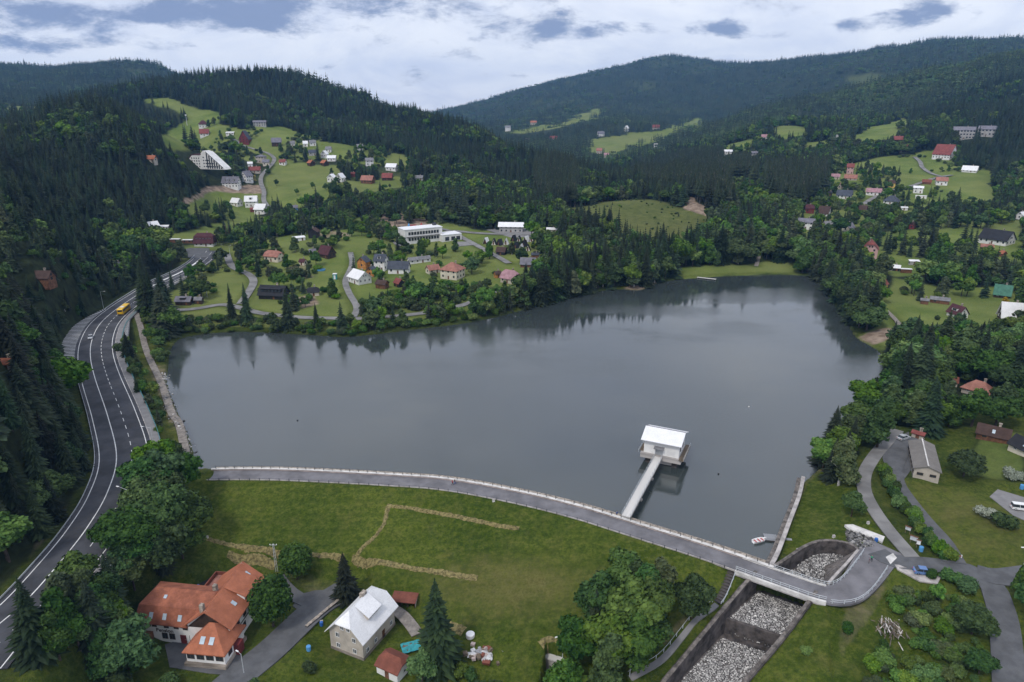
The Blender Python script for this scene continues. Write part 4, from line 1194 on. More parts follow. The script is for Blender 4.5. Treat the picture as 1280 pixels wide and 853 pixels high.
def house(label, name, loc, rz, L, W, He, rise, wall, roof, kind='gable', ov=None, near=False, rows=None, cat='house', chim=1, fm='white_frame', skyl=0, sink=0.0, group=None,
          gable_win=True, door=True, dormer=None, wings=(), plinth=False, windowless=False, wsize=None):
    t = thing(name, label, cat, (loc[0], loc[1], loc[2] - sink), rz, group)
    ov = ov if ov is not None else min(.7, .07 * W + .15)
    if kind == 'flat':
        mb = MB().box((0, 0, -1.5), (L, W, He + 1.5)); mb.build('wall', wall, t)
        r = MB(); r.box((0, 0, He), (L + .4, W + .4, .28)); r.box((0, 0, He + .282), (L - .8, W - .8, .06)); ro = r.build('roof', roof, t)
        lev = None
    elif kind == 'shed':
        mb = MB(); o_ = [(-W / 2, -1.5), (W / 2, -1.5), (W / 2, He + rise), (-W / 2, He)]
        mb.v = []
        b = MB()
        b.extrude_y([(x, z) for x, z in o_], -L / 2, L / 2)
        b.v = [(-y, x, z) for (x, y, z) in b.v]
        b.build('wall', wall, t)
        sl = rise / W; r = MB()
        r.extrude_y([(-W / 2 - ov, He - ov * sl + .02), (W / 2 + ov, He + rise + ov * sl + .02), (W / 2 + ov, He + rise + ov * sl + .25), (-W / 2 - ov, He - ov * sl + .25)], -L / 2 - ov, L / 2 + ov)
        r.v = [(-y, x, z) for (x, y, z) in r.v]
        ro = r.build('roof', roof, t)
    else:
        lev = roof_levels(kind, L, W, He, rise, ov)
        if kind == 'aframe':
            mb = MB().extrude_y([(-W / 2 + .25, -1), (W / 2 - .25, -1), (W / 2 - .25, .2), (0, He + rise - .5), (-W / 2 + .25, .2)], -L / 2 + .15, L / 2 - .15)
            mb.v = [(y, x, z) for (x, y, z) in mb.v]
            mb.f = [f[::-1] for f in mb.f]
            mb.build('wall', wall, t)
        else:
            wall_mesh(lev, L, W, He, rise, kind).build('wall', wall, t)
        ro = roof_mesh(lev, L, ov).build('roof', roof, t)
    if plinth: part_box('plinth', 'stone_plinth', t, (0, 0, -1.4), (L + .16, W + .16, 2.0))
    if chim and kind not in ('flat', 'aframe', 'shed'):
        for c_ in range(chim):
            cx = L * (-.18 + .36 * c_ / max(1, chim - 1) if chim > 1 else .15); cy = W * .1
            cb = MB().box((cx, cy, He + rise * .55), (.75, .6, rise * .45 + .9)); cb.box((cx, cy, He + rise + .9), (.95, .8, .15)); cb.build('chimney', 'stone_plinth', ro)
    if windowless: return t
    ww, wh = wsize or (1.15, 1.35)
    rows = rows if rows is not None else max(1, int((He + .4) / 2.7))
    st = He / rows
    if kind != 'aframe':
        for (side, n_len, dist, rz_) in (('f', L, W / 2, 0.0), ('r', W, L / 2, math.pi / 2), ('b', L, W / 2, math.pi), ('l', W, L / 2, -math.pi / 2)):
            if side == 'b' and not near: continue
            cnt = max(1, int(n_len / (2.9 if near else 3.2)))
            for r_ in range(rows):
                for i in range(cnt):
                    u = (i + .5) / cnt * n_len - n_len / 2
                    z = r_ * st + st * .36
                    if r_ == 0 and door and side == 'f' and i == cnt // 2:
                        d = part_box('door', 'brown_wood', t, (u, -W / 2 - .03, 0.02), (1.0, .1, 2.05))
                        if near: part_box('handle', 'steel', d, (.35, -.6, .5), (.08, .8, .05))
                        continue
                    if side == 'f': x, y = u, -dist
                    elif side == 'b': x, y = -u, dist
                    elif side == 'r': x, y = dist, u
                    else: x, y = -dist, -u
                    window(t, x, y, z, rz_, ww, min(wh, st * .55), fm, near)
        if gable_win and kind in ('gable', 'halfhip', 'mansard') and rise > 2.2:
            for (x, rz_) in ((L / 2, math.pi / 2), (-L / 2, -math.pi / 2)):
                for u in ((-.8, .8) if W > 7 else (0,)): window(t, x, u * (1 if x > 0 else -1), He + rise * .12, rz_, .95, min(1.2, rise * .42), fm, near)
    else:
        for (x, rz_) in ((L / 2 - .15, math.pi / 2), (-L / 2 + .15, -math.pi / 2)):
            window(t, x, 0, (He + rise) * .45, rz_, W * .22, (He + rise) * .18, fm, near)
            part_box('door', 'brown_wood', t, (x + (.03 if x > 0 else -.03), 0, .05), (.1, 1.0, 2.0))
    if skyl and lev:
        y0, z0 = lev[0][0], lev[0][1]; y1, z1 = lev[-1][0], lev[-1][1]
        ang = math.atan2(z1 - z0, y0 - y1)
        for i in range(skyl):
            u = (i + .5) / skyl * L * .8 - L * .4
            g = MB().box((0, 0, 0), (.8, 1.2, .1)).build('roof_window', 'skylight_glass', ro)
            f_ = .45; g.location = (u, -(y0 * (1 - f_) + y1 * f_), z0 * (1 - f_) + z1 * f_ + .03); g.rotation_euler = (ang, 0, 0)
    if dormer and lev:
        # row of dormers on the front slope: (count, width, height)
        cnt, dw, dh = dormer
        for i in range(cnt):
            u = (i + .5) / cnt * L * .86 - L * .43
            zb = He + rise * .22; yb = -(W / 2) * (1 - .22) - .1
            d = MB().box((u, yb + dh * .9, zb), (dw, dh * 1.8, dh)).build('dormer', wall, ro)
            MB().box((u, yb + dh * .8, zb + dh), (dw + .3, dh * 2.1, .15)).build('dormer_roof', roof, d)
            window(d, u, yb - .02, zb + .15, 0, dw * .7, dh * .7, fm, False)
    return t
def HS(label, px, py, lp, wp, hp, rp, yaw, wall, roof, kind='gable', name='house', dims='px', **kw):
    """house placed where the photograph shows it; sizes in photograph pixels at its distance"""
    p = P(px, py); s = (p[1] * cp - (p[2] - CAM_Z) * sp) / FPX if dims == 'px' else 1.0
    a = math.atan2(p[0], p[1])
    s *= .93 if dims == 'px' and p[1] > 300 else 1.0
    HOUSE_SPOTS.append((p[0], p[1], max(lp, wp) * s * .62))
    yaw = yaw * 1.5 + (9 if int(px * 7 + py) % 3 == 0 else -9) if abs(yaw) < 32 else yaw
    return house(label, name, p, R(yaw) - a * 0.6, lp * s, wp * s, max(2.3, hp * s), rp * s, wall, roof, kind, **kw)
HOUSE_SPOTS = []
GV = 'village houses by the far lake shore'; GR = 'houses in the village to the right'; GU = 'houses on the upper meadows'; GFF = 'far houses in the valley behind'
def rowset(g, rows):
    for r_ in rows:
        kw = r_[11] if len(r_) > 11 else {}
        HS(*r_[:11], group=g, **kw)
WW, CW_, BW = 'white_wall', 'cream_wall', 'beige_wall'
rowset(GV, [
 ('white inn with maroon mansard roof beside the road junction', 257,307, 24,15,6,11, -12, WW,'maroon_roof','mansard', dict(dormer=(5,1.4,1.3))),
 ('long low shed with white flat roof left of the maroon inn', 217,303, 17,5,3,0, -3, 'brown_wood','white_roof','flat', dict(name='shed', cat='shed', door=False)),
 ('shorter low shed with white flat roof touching the maroon inn', 235,304, 13,5,3,0, -3, 'brown_wood','white_roof','flat', dict(name='shed', cat='shed', door=False)),
 ('low grey roofed cottage between the road bridge and the shore road', 231,380, 20,11,5,5, -6, 'dark_wood','lilac_roof','gable', dict(dormer=(1,3.0,1.0))),
 ('small grey roofed annex right of the low grey cottage', 249,379, 10,7,4,3, -6, 'dark_wood','grey_roof','gable', dict(name='annex')),
 ('black roofed house with a row of white dormer windows by tall spruces', 343,372, 34,20,7,10, -8, 'black_wood','black_roof','gable', dict(dormer=(6,1.7,1.8))),
 ('small black roofed garage with cream front on a pink yard', 392,369, 14,11,6,5, 12, CW_,'black_roof','halfhip', dict(name='garage')),
 ('cream house with salmon hipped roof left of the orchard', 343,326, 22,13,8,6, -28, CW_,'salmon_roof','halfhip'),
 ('dark timber lodge with maroon gabled roof in the orchard', 409,321, 18,14,6,9, -22, 'dark_wood','maroon_roof','gable'),
 ('tall black timber barn with brown gable behind the orchard', 393,297, 12,12,9,4, 78, 'black_wood','brown_roof','gable', dict(name='barn', cat='barn')),
 ('low white shed left of the black barn', 374,301, 15,6,4,1, 8, WW,'white_roof','shed', dict(name='shed', cat='shed')),
 ('small yellow timber shed beside the dark lodge', 391,318, 8,7,4,3, 10, 'yellow_wall','lilac_roof','gable', dict(name='shed', cat='shed')),
 ('tiny cream cottage with maroon roof left of the orchard pool', 379,331, 8,7,5,3, -15, CW_,'maroon_roof','gable'),
 ('white house with pale metal roof at the bend of the village lane', 450,353, 26,20,9,8, -30, WW,'white_roof','gable', dict(near=True)),
 ('orange timber house with slate roof, left one of the pair', 455,335, 11,13,10,6, 62, 'orange_wood','slate_roof','gable'),
 ('orange timber house with slate roof, nearer one of the pair', 465,345, 10,11,8,5, 62, 'orange_wood','slate_roof','gable'),
 ('tall white house with slate roof beside the orange timber pair', 477,337, 15,14,14,7, -8, WW,'slate_roof','gable', dict(dormer=(1,2.0,1.6))),
 ('long slate roofed white house with gable facing right', 499,341, 27,13,8,8, -14, WW,'slate_roof','gable'),
 ('long low white building with pale roof behind the slate roofed house', 524,328, 30,8,5,3, 10, WW,'grey_roof','gable'),
 ('brown terrace house with white ground floor under the orange pair', 478,360, 14,11,7,4, -12, 'brown_wood','brown_roof','gable'),
 ('small dark cottage with red gabled roof at the row end', 499,358, 12,9,6,5, -30, 'black_wood','red_roof','gable'),
 ('half hidden cottage with salmon roof left of the square villa', 541,341, 16,10,6,5, 15, CW_,'salmon_roof','gable'),
 ('square cream villa with orange pyramid roof by the orchard', 566,347, 25,22,13,8, -14, CW_,'salmon_roof','hip', dict(rows=2)),
 ('beige cottage with bright pink roof above the lake road', 638,353, 22,15,8,9, -18, BW,'pink_roof','halfhip'),
 ('orange timber shed left of the pink roofed cottage', 622,347, 8,7,6,3, 10, 'orange_wood','brown_roof','gable', dict(name='shed', cat='shed')),
 ('grey roofed cottage hidden in trees above the pink roof', 660,333, 19,12,5,7, -10, 'brown_wood','lilac_roof','gable'),
 ('small blue roofed hut at the edge of the tall trees', 669,322, 10,6,4,2, 5, 'brown_wood','slate_roof','gable', dict(name='hut', cat='hut')),
 ('small black cottage below the white cabin cluster', 627,318, 12,9,5,5, -20, 'black_wood','brown_roof','gable'),
 ('white roofed hall with dark glazed terrace on the upper lot', 639,290, 31,13,9,4, 3, 'grey_wall','white_roof','gable', dict(name='hall', cat='hall', rows=2, ov=1.0)),
 ('white roofed shed alone right of the upper hall', 690,290, 14,7,4,2, 5, BW,'white_roof','gable', dict(name='shed', cat='shed')),
 ('tiny dark cottage with white gable among forest trees above the hotel', 590,264, 8,6,5,4, 60, WW,'black_roof','gable'),
])
for i, (cx, cy) in enumerate([(925,258),(972,264),(1008,268),(1047,264),(1095,243),(1127,248),(1172,248),(1205,246),(1110,286),(1142,298),(1160,276),(1182,302)]):
    x_, y_ = 420 + cx / 4.923, 250 + cy / 4.923 + 2
    ORD = ['first', 'second', 'third', 'fourth', 'fifth', 'sixth', 'seventh', 'eighth']
    HS('A-frame cabin, %s from the left in the %s row below the upper hall' % (ORD[i] if i < 8 else ORD[i - 8], 'upper' if i < 8 else 'lower'), x_, y_, 6.5, 7, 3, 4, [60, 75, 50, 80][i % 4], WW if i % 2 else 'black_wood', 'black_roof' if i % 3 else 'white_roof', 'aframe', name='cabin', cat='cabin', group='A-frame cabins below the upper hall')
rowset(GU, [
 ('white house with lilac roof and dormers at the bare earth strip', 290,234, 21,12,7,7, -3, WW,'lilac_roof','gable', dict(dormer=(3,1.8,1.6))),
 ('white house with reddish gable beside the hillside road', 309,227, 12,10,8,6, 55, WW,'lilac_roof','gable'),
 ('long low red roofed house above the hillside road bend', 319,216, 14,8,4,4, 4, BW,'red_roof','gable'),
 ('small plain white block in trees below the meadow houses', 313,209, 6,5,5,2, 0, WW,'white_roof','gable'),
 ('beige two storey house at the top of the hillside road bend', 327,203, 11,10,8,2, -5, 'beige_wall','lilac_roof','hip'),
 ('small pinkish white house below the beige two storey house', 333,207, 8,7,5,3, -5, CW_,'lilac_roof','gable'),
 ('small white house with bright red roof left of the big field', 354,206, 8,7,4,3, -5, WW,'red_roof','gable'),
 ('white barn with white roof below the hillside road', 315,258, 15,11,8,6, -8, WW,'white_roof','gable', dict(dormer=(1,2.5,2))),
 ('white house with white roof next to a small red shed', 327,267, 14,12,7,6, -20, WW,'white_roof','gable'),
 ('small red shed between the two white roofed barns', 316,265, 5,5,4,2, 0, 'red_timber','red_roof','gable', dict(name='shed', cat='shed')),
 ('white roofed cottage set askew left of the white barn', 296,257, 13,9,5,5, -40, WW,'white_roof','gable'),
 ('white house with maroon roof on the highest meadow', 254.5,159.5, 11,8,5,4, -3, WW,'maroon_roof','hip'),
 ('white cottage with red roof behind the long hedge', 256,170, 11,8,4,5, -5, WW,'red_roof','gable'),
 ('tall lodge with steep blue roof and red ground floor', 307,179, 12,12,6,10, 78, 'red_timber','slate_roof','gable'),
 ('long blue grey barn at the forest edge', 325,158, 16,7,5,2, -2, 'grey_wall','lilac_roof','shed', dict(name='barn', cat='barn')),
 ('grey roofed dark house at the meadow edge right of the lodge', 346,182, 12,9,5,5, -3, 'dark_wood','lilac_roof','gable'),
 ('low white farm sheds right of the red cottage', 288,169, 10,5,3,1, 0, WW,'white_roof','shed', dict(name='shed', cat='shed')),
 ('cottage with orange roof deep in the left forest', 190,202, 11,8,4,4, -8, BW,'terracotta_new','gable'),
 ('white roofed farmhouse at the left forest edge above the lower field', 192,287, 12,10,6,5, 35, WW,'white_roof','gable'),
 ('low white roofed shed right of the forest edge farmhouse', 206,287, 10,5,3,1, 0, WW,'white_roof','shed', dict(name='shed', cat='shed')),
 ('tiny white cottage furthest left in the hamlet row', 366,183, 6,5,4,3, 0, WW,'grey_roof','gable'),
 ('tiny white cottage in the middle of the hamlet row', 382,183, 6,5,4,3, 10, WW,'white_roof','gable'),
 ('tiny white cottage at the right of the hamlet row', 391,182, 8,5,4,3, 0, WW,'grey_roof','gable'),
 ('dark blue roofed house in the hamlet', 391,194, 10,7,4,3, -2, 'grey_wall','slate_roof','gable'),
 ('white gabled house beside the dark blue roof', 406,197, 7,8,5,4, 70, WW,'white_roof','gable'),
 ('white walled cottage behind the hamlet gables', 411,190, 7,6,4,3, 0, WW,'grey_roof','gable'),
 ('low white house right in the hamlet', 415,201, 11,7,4,3, 0, WW,'white_roof','gable'),
 ('dark cottage with orange roof on the field edge, left one', 389,207, 8,7,4,3, -30, 'dark_wood','terracotta_new','gable'),
 ('dark cottage with orange roof on the field edge, right one', 406,207, 9,7,4,3, -30, 'dark_wood','terracotta_new','gable'),
 ('white gabled cottage in the big field, left of two', 415,227, 9,9,6,4, 68, WW,'white_roof','gable'),
 ('white gabled cottage in the big field, beside the blue spruce', 426,227, 9,9,6,5, 62, WW,'white_roof','gable'),
 ('tiny red shed right of the blue spruce', 441.5,221, 5,4,4,2, 0, 'red_timber','red_roof','gable', dict(name='shed', cat='shed')),
 ('brown farmhouse with reddish roof and white gable', 460,229, 16,10,5,5, -8, 'brown_wood','salmon_roof','gable'),
 ('barn with bright red roof at the end of the big field', 484.5,225, 13,9,4,5, 0, 'dark_wood','red_roof','gable', dict(name='barn', cat='barn')),
 ('white house half hidden by pines above the farmhouse', 462,207, 10,8,7,3, 0, WW,'grey_roof','gable'),
 ('white house with two roofs at the top right of the hamlet', 490,213, 14,9,5,4, -8, WW,'white_roof','gable'),
 ('tiny white cottage under the forest edge', 450,188, 8,6,5,3, 10, WW,'grey_roof','gable'),
 ('grey roofed hut in the trees right of the hamlet', 524,225, 10,7,3,3, 0, 'grey_wall','grey_roof','gable', dict(name='hut', cat='hut')),
 ('small orange roofed hut right of the hamlet', 539,219, 6,5,3,2, 0, BW,'terracotta_new','gable', dict(name='hut', cat='hut')),
 ('small blue walled cottage at the lower edge of the big field', 369,264, 7,6,5,3, 0, 'sky_blue_paint','lilac_roof','gable'),
 ('stone lower house half hidden by the roadside forest', 147,336, 14,9,6,3, 5, 'cream_wall','grey_roof','gable'),
 ('brown roofed chalet in the forest left of the road', 55,352, 22,14,7,7, -10, 'brown_wood','brown_roof','gable'),
 ('cottage with orange roof among forest trees left of the road curve', 12,462, 16,12,6,5, -20, BW,'terracotta_new','gable'),
])
rowset(GFF, [
 ('white house at the left end of the far meadow strip', 635,164, 7,5,5,2, 0, WW,'grey_roof','gable'),
 ('orange roofed house above the far meadow strip', 667,156, 8,5,3,2, 0, BW,'terracotta_new','gable'),
 ('red roofed house in the trees below the far meadow strip', 692,176, 9,6,3,3, 0, BW,'red_roof','gable'),
 ('grey roofed house left in the far valley', 660,179, 7,5,4,2, 0, 'grey_wall','lilac_roof','gable'),
 ('pale house at the upper edge of the far valley meadow', 751,170, 9,5,3,3, 0, WW,'lilac_roof','gable'),
 ('white house with pointed roof in the far valley', 783,164, 5,5,4,3, 60, WW,'white_roof','gable'),
 ('red roofed house at the right of the far valley meadow', 820,162, 9,5,3,3, 0, BW,'red_roof','gable'),
 ('red roofed house at the foot of the far valley meadow', 749,192, 7,6,4,3, 0, BW,'salmon_roof','gable'),
 ('small pink roofed house low in the far valley', 758,197, 6,5,4,2, 0, BW,'pink_roof','gable'),
 ('white block house above the dark pines', 822,185, 10,6,5,2, 0, WW,'white_roof','flat'),
 ('white gabled houses behind the pine stand', 909.5,193, 11,6,4,2, 0, WW,'white_roof','gable'),
 ('pale low house right of the pine stand', 943,194, 12,6,3,2, 0, 'grey_wall','lilac_roof','gable'),
 ('white house with pink roof under the round meadow', 956,174, 9,5,3,3, 0, WW,'pink_roof','gable'),
 ('white block house at the forest edge by the strip meadow', 1045,173, 8,5,4,1, 0, WW,'white_roof','gable'),
])
rowset(GR, [
 ('pink house with small red roof at the village top', 1062,217, 8,8,9,4, 0, 'pink_wall','red_roof','gable'),
 ('greyish pink low house left of the orange roof', 1044,224, 10,6,4,3, 0, BW,'pink_roof','gable'),
 ('long house with orange roof in the right village', 1063,225, 15,7,3,4, 0, BW,'salmon_roof','gable'),
 ('small tan cottage below the orange roofed house', 1050,236, 6,5,5,2, 60, BW,'salmon_roof','gable'),
 ('house with blue grey roof and verandah in the right village', 1055,248, 18,12,5,6, -4, WW,'slate_roof','gable'),
 ('small dark hut left of the blue grey roof', 1037,245, 5,5,4,2, 0, 'black_wood','black_roof','gable', dict(name='hut', cat='hut')),
 ('small maroon house at the left village edge', 1010.5,266, 11,9,7,4, 10, 'red_timber','maroon_roof','halfhip'),
 ('white gabled house with steep dark brown roof', 1030,269, 13,11,4,8, -25, WW,'brown_roof','gable'),
 ('white two storey house with grey roof above the lake trees', 1007,286, 19,13,10,4, -14, WW,'lilac_roof','gable', dict(rows=2)),
 ('pale low house right of the white two storey house', 1035,283, 12,7,4,3, 20, WW,'grey_roof','gable'),
 ('yellowish gabled house behind tall trees', 1060,289, 12,10,6,5, 45, CW_,'lilac_roof','gable'),
 ('big pink house with red hipped gable roof above the right bank', 1086,324, 20,18,16,10, 80, 'pink_wall','red_roof','halfhip', dict(rows=3)),
 ('grey terraced apartment block, left one of two on the slope', 1203,174, 25,12,12,4, -8, 'grey_wall','lilac_roof','gable', dict(name='apartment_block', cat='building', rows=3, wsize=(1.9,1.7))),
 ('grey terraced apartment block, right one of two on the slope', 1233,170, 20,12,9,4, -8, 'grey_wall','lilac_roof','gable', dict(name='apartment_block', cat='building', rows=2, wsize=(1.9,1.7))),
 ('large chalet with big dark red roof and white gable', 1180,198, 22,20,6,12, -18, WW,'red_roof','gable', dict(rows=2)),
 ('red roofed house high in the forest by the strip meadow', 1122,177, 11,8,3,4, 0, 'dark_wood','red_roof','gable'),
 ('dark house with red roof at the top of the right village', 1132,189, 10,8,4,4, -10, 'dark_wood','red_roof','gable'),
 ('white roofed house in bushes under the apartment blocks', 1212,215, 17,9,3,5, -10, WW,'white_roof','gable'),
 ('white house with reddish roof beside the flat right meadow', 1176,231, 13,10,6,4, -8, WW,'salmon_roof','gable'),
 ('small dark red shed on the village road', 1158,230, 10,6,3,3, 0, 'brown_wood','rust_roof','gable', dict(name='shed', cat='shed')),
 ('white hall right of the village road', 1147,241, 11,9,7,2, 0, WW,'white_roof','gable'),
 ('low shed with white flat roof below the white hall', 1151,248, 13,6,3,0, -4, WW,'white_roof','flat', dict(name='shed', cat='shed')),
 ('small bright yellow house in the right village', 1113,234, 8,7,6,3, 10, 'yellow_wall','brown_roof','gable'),
 ('white house with pinkish roof along the village road', 1092,244, 18,9,5,4, -5, WW,'pink_roof','gable'),
 ('white house with blue roof left of the small white hut', 1114,255, 17,12,5,6, -12, WW,'slate_roof','hip'),
 ('small white hut right of the blue roofed house', 1129,263, 9,5,4,1, 0, WW,'white_roof','gable', dict(name='hut', cat='hut')),
 ('dark brown roofed cottage among trees in the right village', 1077,265, 12,9,4,5, -10, 'dark_wood','brown_roof','gable'),
 ('white gabled cottage at the right photo edge', 1276,274, 10,8,6,4, 50, WW,'white_roof','gable'),
 ('dark hut with white roof in the right bank gardens', 1117,338, 14,8,4,3, -14, 'black_wood','white_roof','gable', dict(name='hut', cat='hut')),
 ('long low shed with white roof beside the dark garden hut', 1132,341, 13,5,4,0, -3, 'brown_wood','white_roof','flat', dict(name='shed', cat='shed')),
 ('white topped garden shed at the edge of the bank trees', 1088,339, 9,6,4,2, -20, WW,'white_roof','gable', dict(name='shed', cat='shed')),
 ('thin white roofed shed above the garden sheds', 1142,331, 12,5,3,1, 0, 'grey_wall','white_roof','shed', dict(name='shed', cat='shed')),
 ('small cottage with pinkish brown roof hidden by bank trees', 1102,359, 12,10,5,5, 50, 'yellow_wall','rust_roof','gable'),
 ('cottage with maroon roof and white timbered gable on the right bank', 1196,396, 18,16,7,9, -30, WW,'maroon_roof','gable', dict(near=True, dormer=(1,3,1.4))),
 ('brown shed with grey metal roof behind the maroon roofed cottage', 1174,379, 22,8,4,3, 0, 'brown_wood','grey_roof','gable', dict(name='shed', cat='shed')),
 ('small red hut left of the grey roofed shed', 1155,380, 9,6,4,2, 0, 'brown_wood','grey_roof','gable', dict(name='hut', cat='hut')),
 ('dark chalet with steep green roof on the right bank', 1252,371, 18,15,3,11, -15, 'dark_wood','green_roof','gable', dict(near=True)),
 ('steep cottage with large pale metal roof by the right edge', 1263,399, 26,18,2.5,17, -3, 'dark_wood','white_roof','gable', dict(near=True)),
 ('large white house with broad black roof above the right gardens', 1245,304, 34,24,7,11, -38, WW,'black_roof','gable', dict(rows=1)),
 ('small shed with orange roof below the broad black roof', 1251,320, 10,7,4,3, -30, 'brown_wood','terracotta_new','gable', dict(name='shed', cat='shed')),
 ('dark cottage with orange chimney roof left of the orange shed', 1233,312, 14,8,3,3, -10, 'brown_wood','salmon_roof','gable'),
 ('tiny red gabled hut deep in the right bank trees', 1140,286, 7,6,5,4, 60, 'red_timber','brown_roof','gable', dict(name='hut', cat='hut')),
 ('house with wide salmon hipped roof among the right bank trees', 1222,492, 30,20,7,9, -15, BW,'salmon_roof','hip', dict(near=True)),
 ('small salmon roofed annex left of the wide salmon roof', 1186,482, 16,10,5,5, -10, BW,'rust_roof','gable', dict(name='annex')),
 ('long barn with dark brown roof and one skylight above the lawn', 1240,549, 33,16,7,9, -4, 'brown_wood','brown_roof','gable', dict(name='barn', cat='barn', skyl=1)),
 ('cream house with dark roof at the right photo edge', 1284,568, 36,20,9,10, -52, CW_,'black_roof','gable', dict(near=True, skyl=1)),
])
# ---- depot hall with grey felt roof
def eave(p0, p1, p2, z):
    a, b_, c_ = [Vector(at_z(*q, z)) for q in (p0, p1, p2)]
    return a, b_, c_
a, b_, c_ = eave((1143.5,585), (1137,552), (1175.5,590), 4.4)
u = b_ - a; w_ = c_ - a
Lh, Wh = u.length, w_.length; ctr_ = a + u / 2 + w_ / 2; rz = math.atan2(u.y, u.x)
zg = 1.2
t = house('long depot hall with grey felt roof and pale gable beside the driveway', 'depot_hall', (ctr_.x, ctr_.y, zg), rz, Lh, Wh, 3.3, 1.1, 'beige_wall', 'felt_roof', 'gable', near=True, cat='hall', chim=0, ov=.4, fm='dark_frame', wsize=(1.6, .8), gable_win=False)
HOUSE_SPOTS.append((ctr_.x, ctr_.y, Lh * .6))
MB().box((0, 0, 4.48), (Lh + .6, .35, .12)).build('ridge_cap', 'concrete_white', t)
HS('small red roofed shed at the far end of the depot hall', 1147,549, 13,9,5,2, -10, 'beige_wall', 'red_roof', 'gable', name='shed', cat='shed')

# ---- white house below the dam
ZG = -12.0
a, b_, c_ = eave((453,803), (496.5,754.5), (406.5,785), ZG + 5.6)
u = b_ - a; w_ = c_ - a; Lh, Wh = u.length, w_.length; ctr_ = a + u / 2 + w_ / 2; rz = math.atan2(u.y, u.x)
HOUSE_SPOTS.append((ctr_.x, ctr_.y, Lh * .6))
wh = house('large stone house with white metal half-hipped roof below the dam', 'stone_house', (ctr_.x, ctr_.y, ZG), rz, Lh - 1.2, Wh - 1.2, 5.6, 4.6, 'beige_wall', 'white_roof', 'halfhip', near=True, rows=2, chim=0, ov=.75, plinth=True, wsize=(1.0, 1.25))
ro = [o for o in wh.children if o.name.startswith('roof')][0]
MB().box((Lh * .1, .3, 8.2), (1.5, .9, 2.6)).build('chimney', 'stone_plinth', ro)
d = MB().extrude_y([(-2.1, 7.2), (2.1, 7.2), (2.1, 8.0), (-2.1, 8.0)], -3.4, -.6); d = d.build('dormer', 'beige_wall', ro)
MB().quad([(-2.4, -3.75, 8.0), (2.4, -3.75, 8.0), (2.4, -.2, 10.0), (-2.4, -.2, 10.0)]).quad([(-2.4, -.2, 9.88), (2.4, -.2, 9.88), (2.4, -3.75, 7.88), (-2.4, -3.75, 7.88)]).build('dormer_roof', 'white_roof', d)
window(d, 0, -3.42, 7.3, 0, 2.6, .6)
for i in range(14):
    x = -Lh / 2 + .8 + i * (Lh - 1.6) / 13
# ---- red roofed sheds of that house
a, b_, c_ = eave((496,840), (514,820), (470,828), ZG + 2.6)
u = b_ - a; w_ = c_ - a; ctr_ = a + u / 2 + w_ / 2
HOUSE_SPOTS.append((ctr_.x, ctr_.y, 5))
house('white shed with weathered red roof in front of the stone house', 'shed', (ctr_.x, ctr_.y, ZG - .4), math.atan2(w_.y, w_.x) + math.pi, w_.length, u.length, 2.6, 1.5, WW, 'rust_roof', 'halfhip', near=True, cat='shed', chim=0, ov=.35, rows=1, wsize=(.9, .7))
p = at_z(507, 756, -11.3); HOUSE_SPOTS.append((p[0], p[1], 4))
w2 = thing('woodshed', 'open woodshed with red roof behind the stone house', 'shed', p, R(-8))
MB().box((0, 1.2, 0), (5.4, .15, 2.3)).box((-2.65, 0, 0), (.15, 2.4, 2.2)).box((2.65, 0, 0), (.15, 2.4, 2.2)).build('wall', 'beige_wall', w2)
for x in (-2.6, -.9, .9, 2.6): part_box('post', 'dark_wood', w2, (x, -1.2, 0), (.18, .18, 2.1))
MB().extrude_y([(-3, 2.32), (3, 2.32), (3, 2.5), (-3, 2.5)], -1.7, 1.6).build('roof', 'rust_roof', w2).rotation_euler = (R(7), 0, 0)
part_box('firewood_stack', 'timber', w2, (-1.3, .4, 0), (2.0, 1.0, 1.5))

# ---- guest house (three wings)
ZP = -9.9
gh = thing('guest_house', 'large guest house with terracotta roofs in three wings below the road', 'building', at_z(255, 790, ZP))
G0 = gh.location
def wing(kind, L, W, He, rise, ctr_, rz, roofm, ov=.6, lev=None):
    if lev is None: lev = roof_levels(kind, L, W, He, rise, ov)
    w = wall_mesh(lev, L, W, He, rise, kind).build('wall', 'white_wall', gh, (ctr_[0] - G0.x, ctr_[1] - G0.y, 0), rz)
    r = roof_mesh(lev, L, ov).build('roof', roofm, gh, (ctr_[0] - G0.x, ctr_[1] - G0.y, 0), rz)
    return w, r
def skylight(ro, lev, u, f_, k=0, w=.85, h=1.3, side=-1):
    y0, z0 = lev[k][0], lev[k][1]; y1, z1 = lev[k + 1][0], lev[k + 1][1]
    ang = math.atan2(z1 - z0, y0 - y1)
    g = MB().box((0, 0, 0), (w, h, .12)).build('roof_window', 'skylight_glass', ro)
    g.location = (u, side * (y0 * (1 - f_) + y1 * f_), z0 * (1 - f_) + z1 * f_ + .04); g.rotation_euler = (ang * (1 if side < 0 else -1), 0, 0)
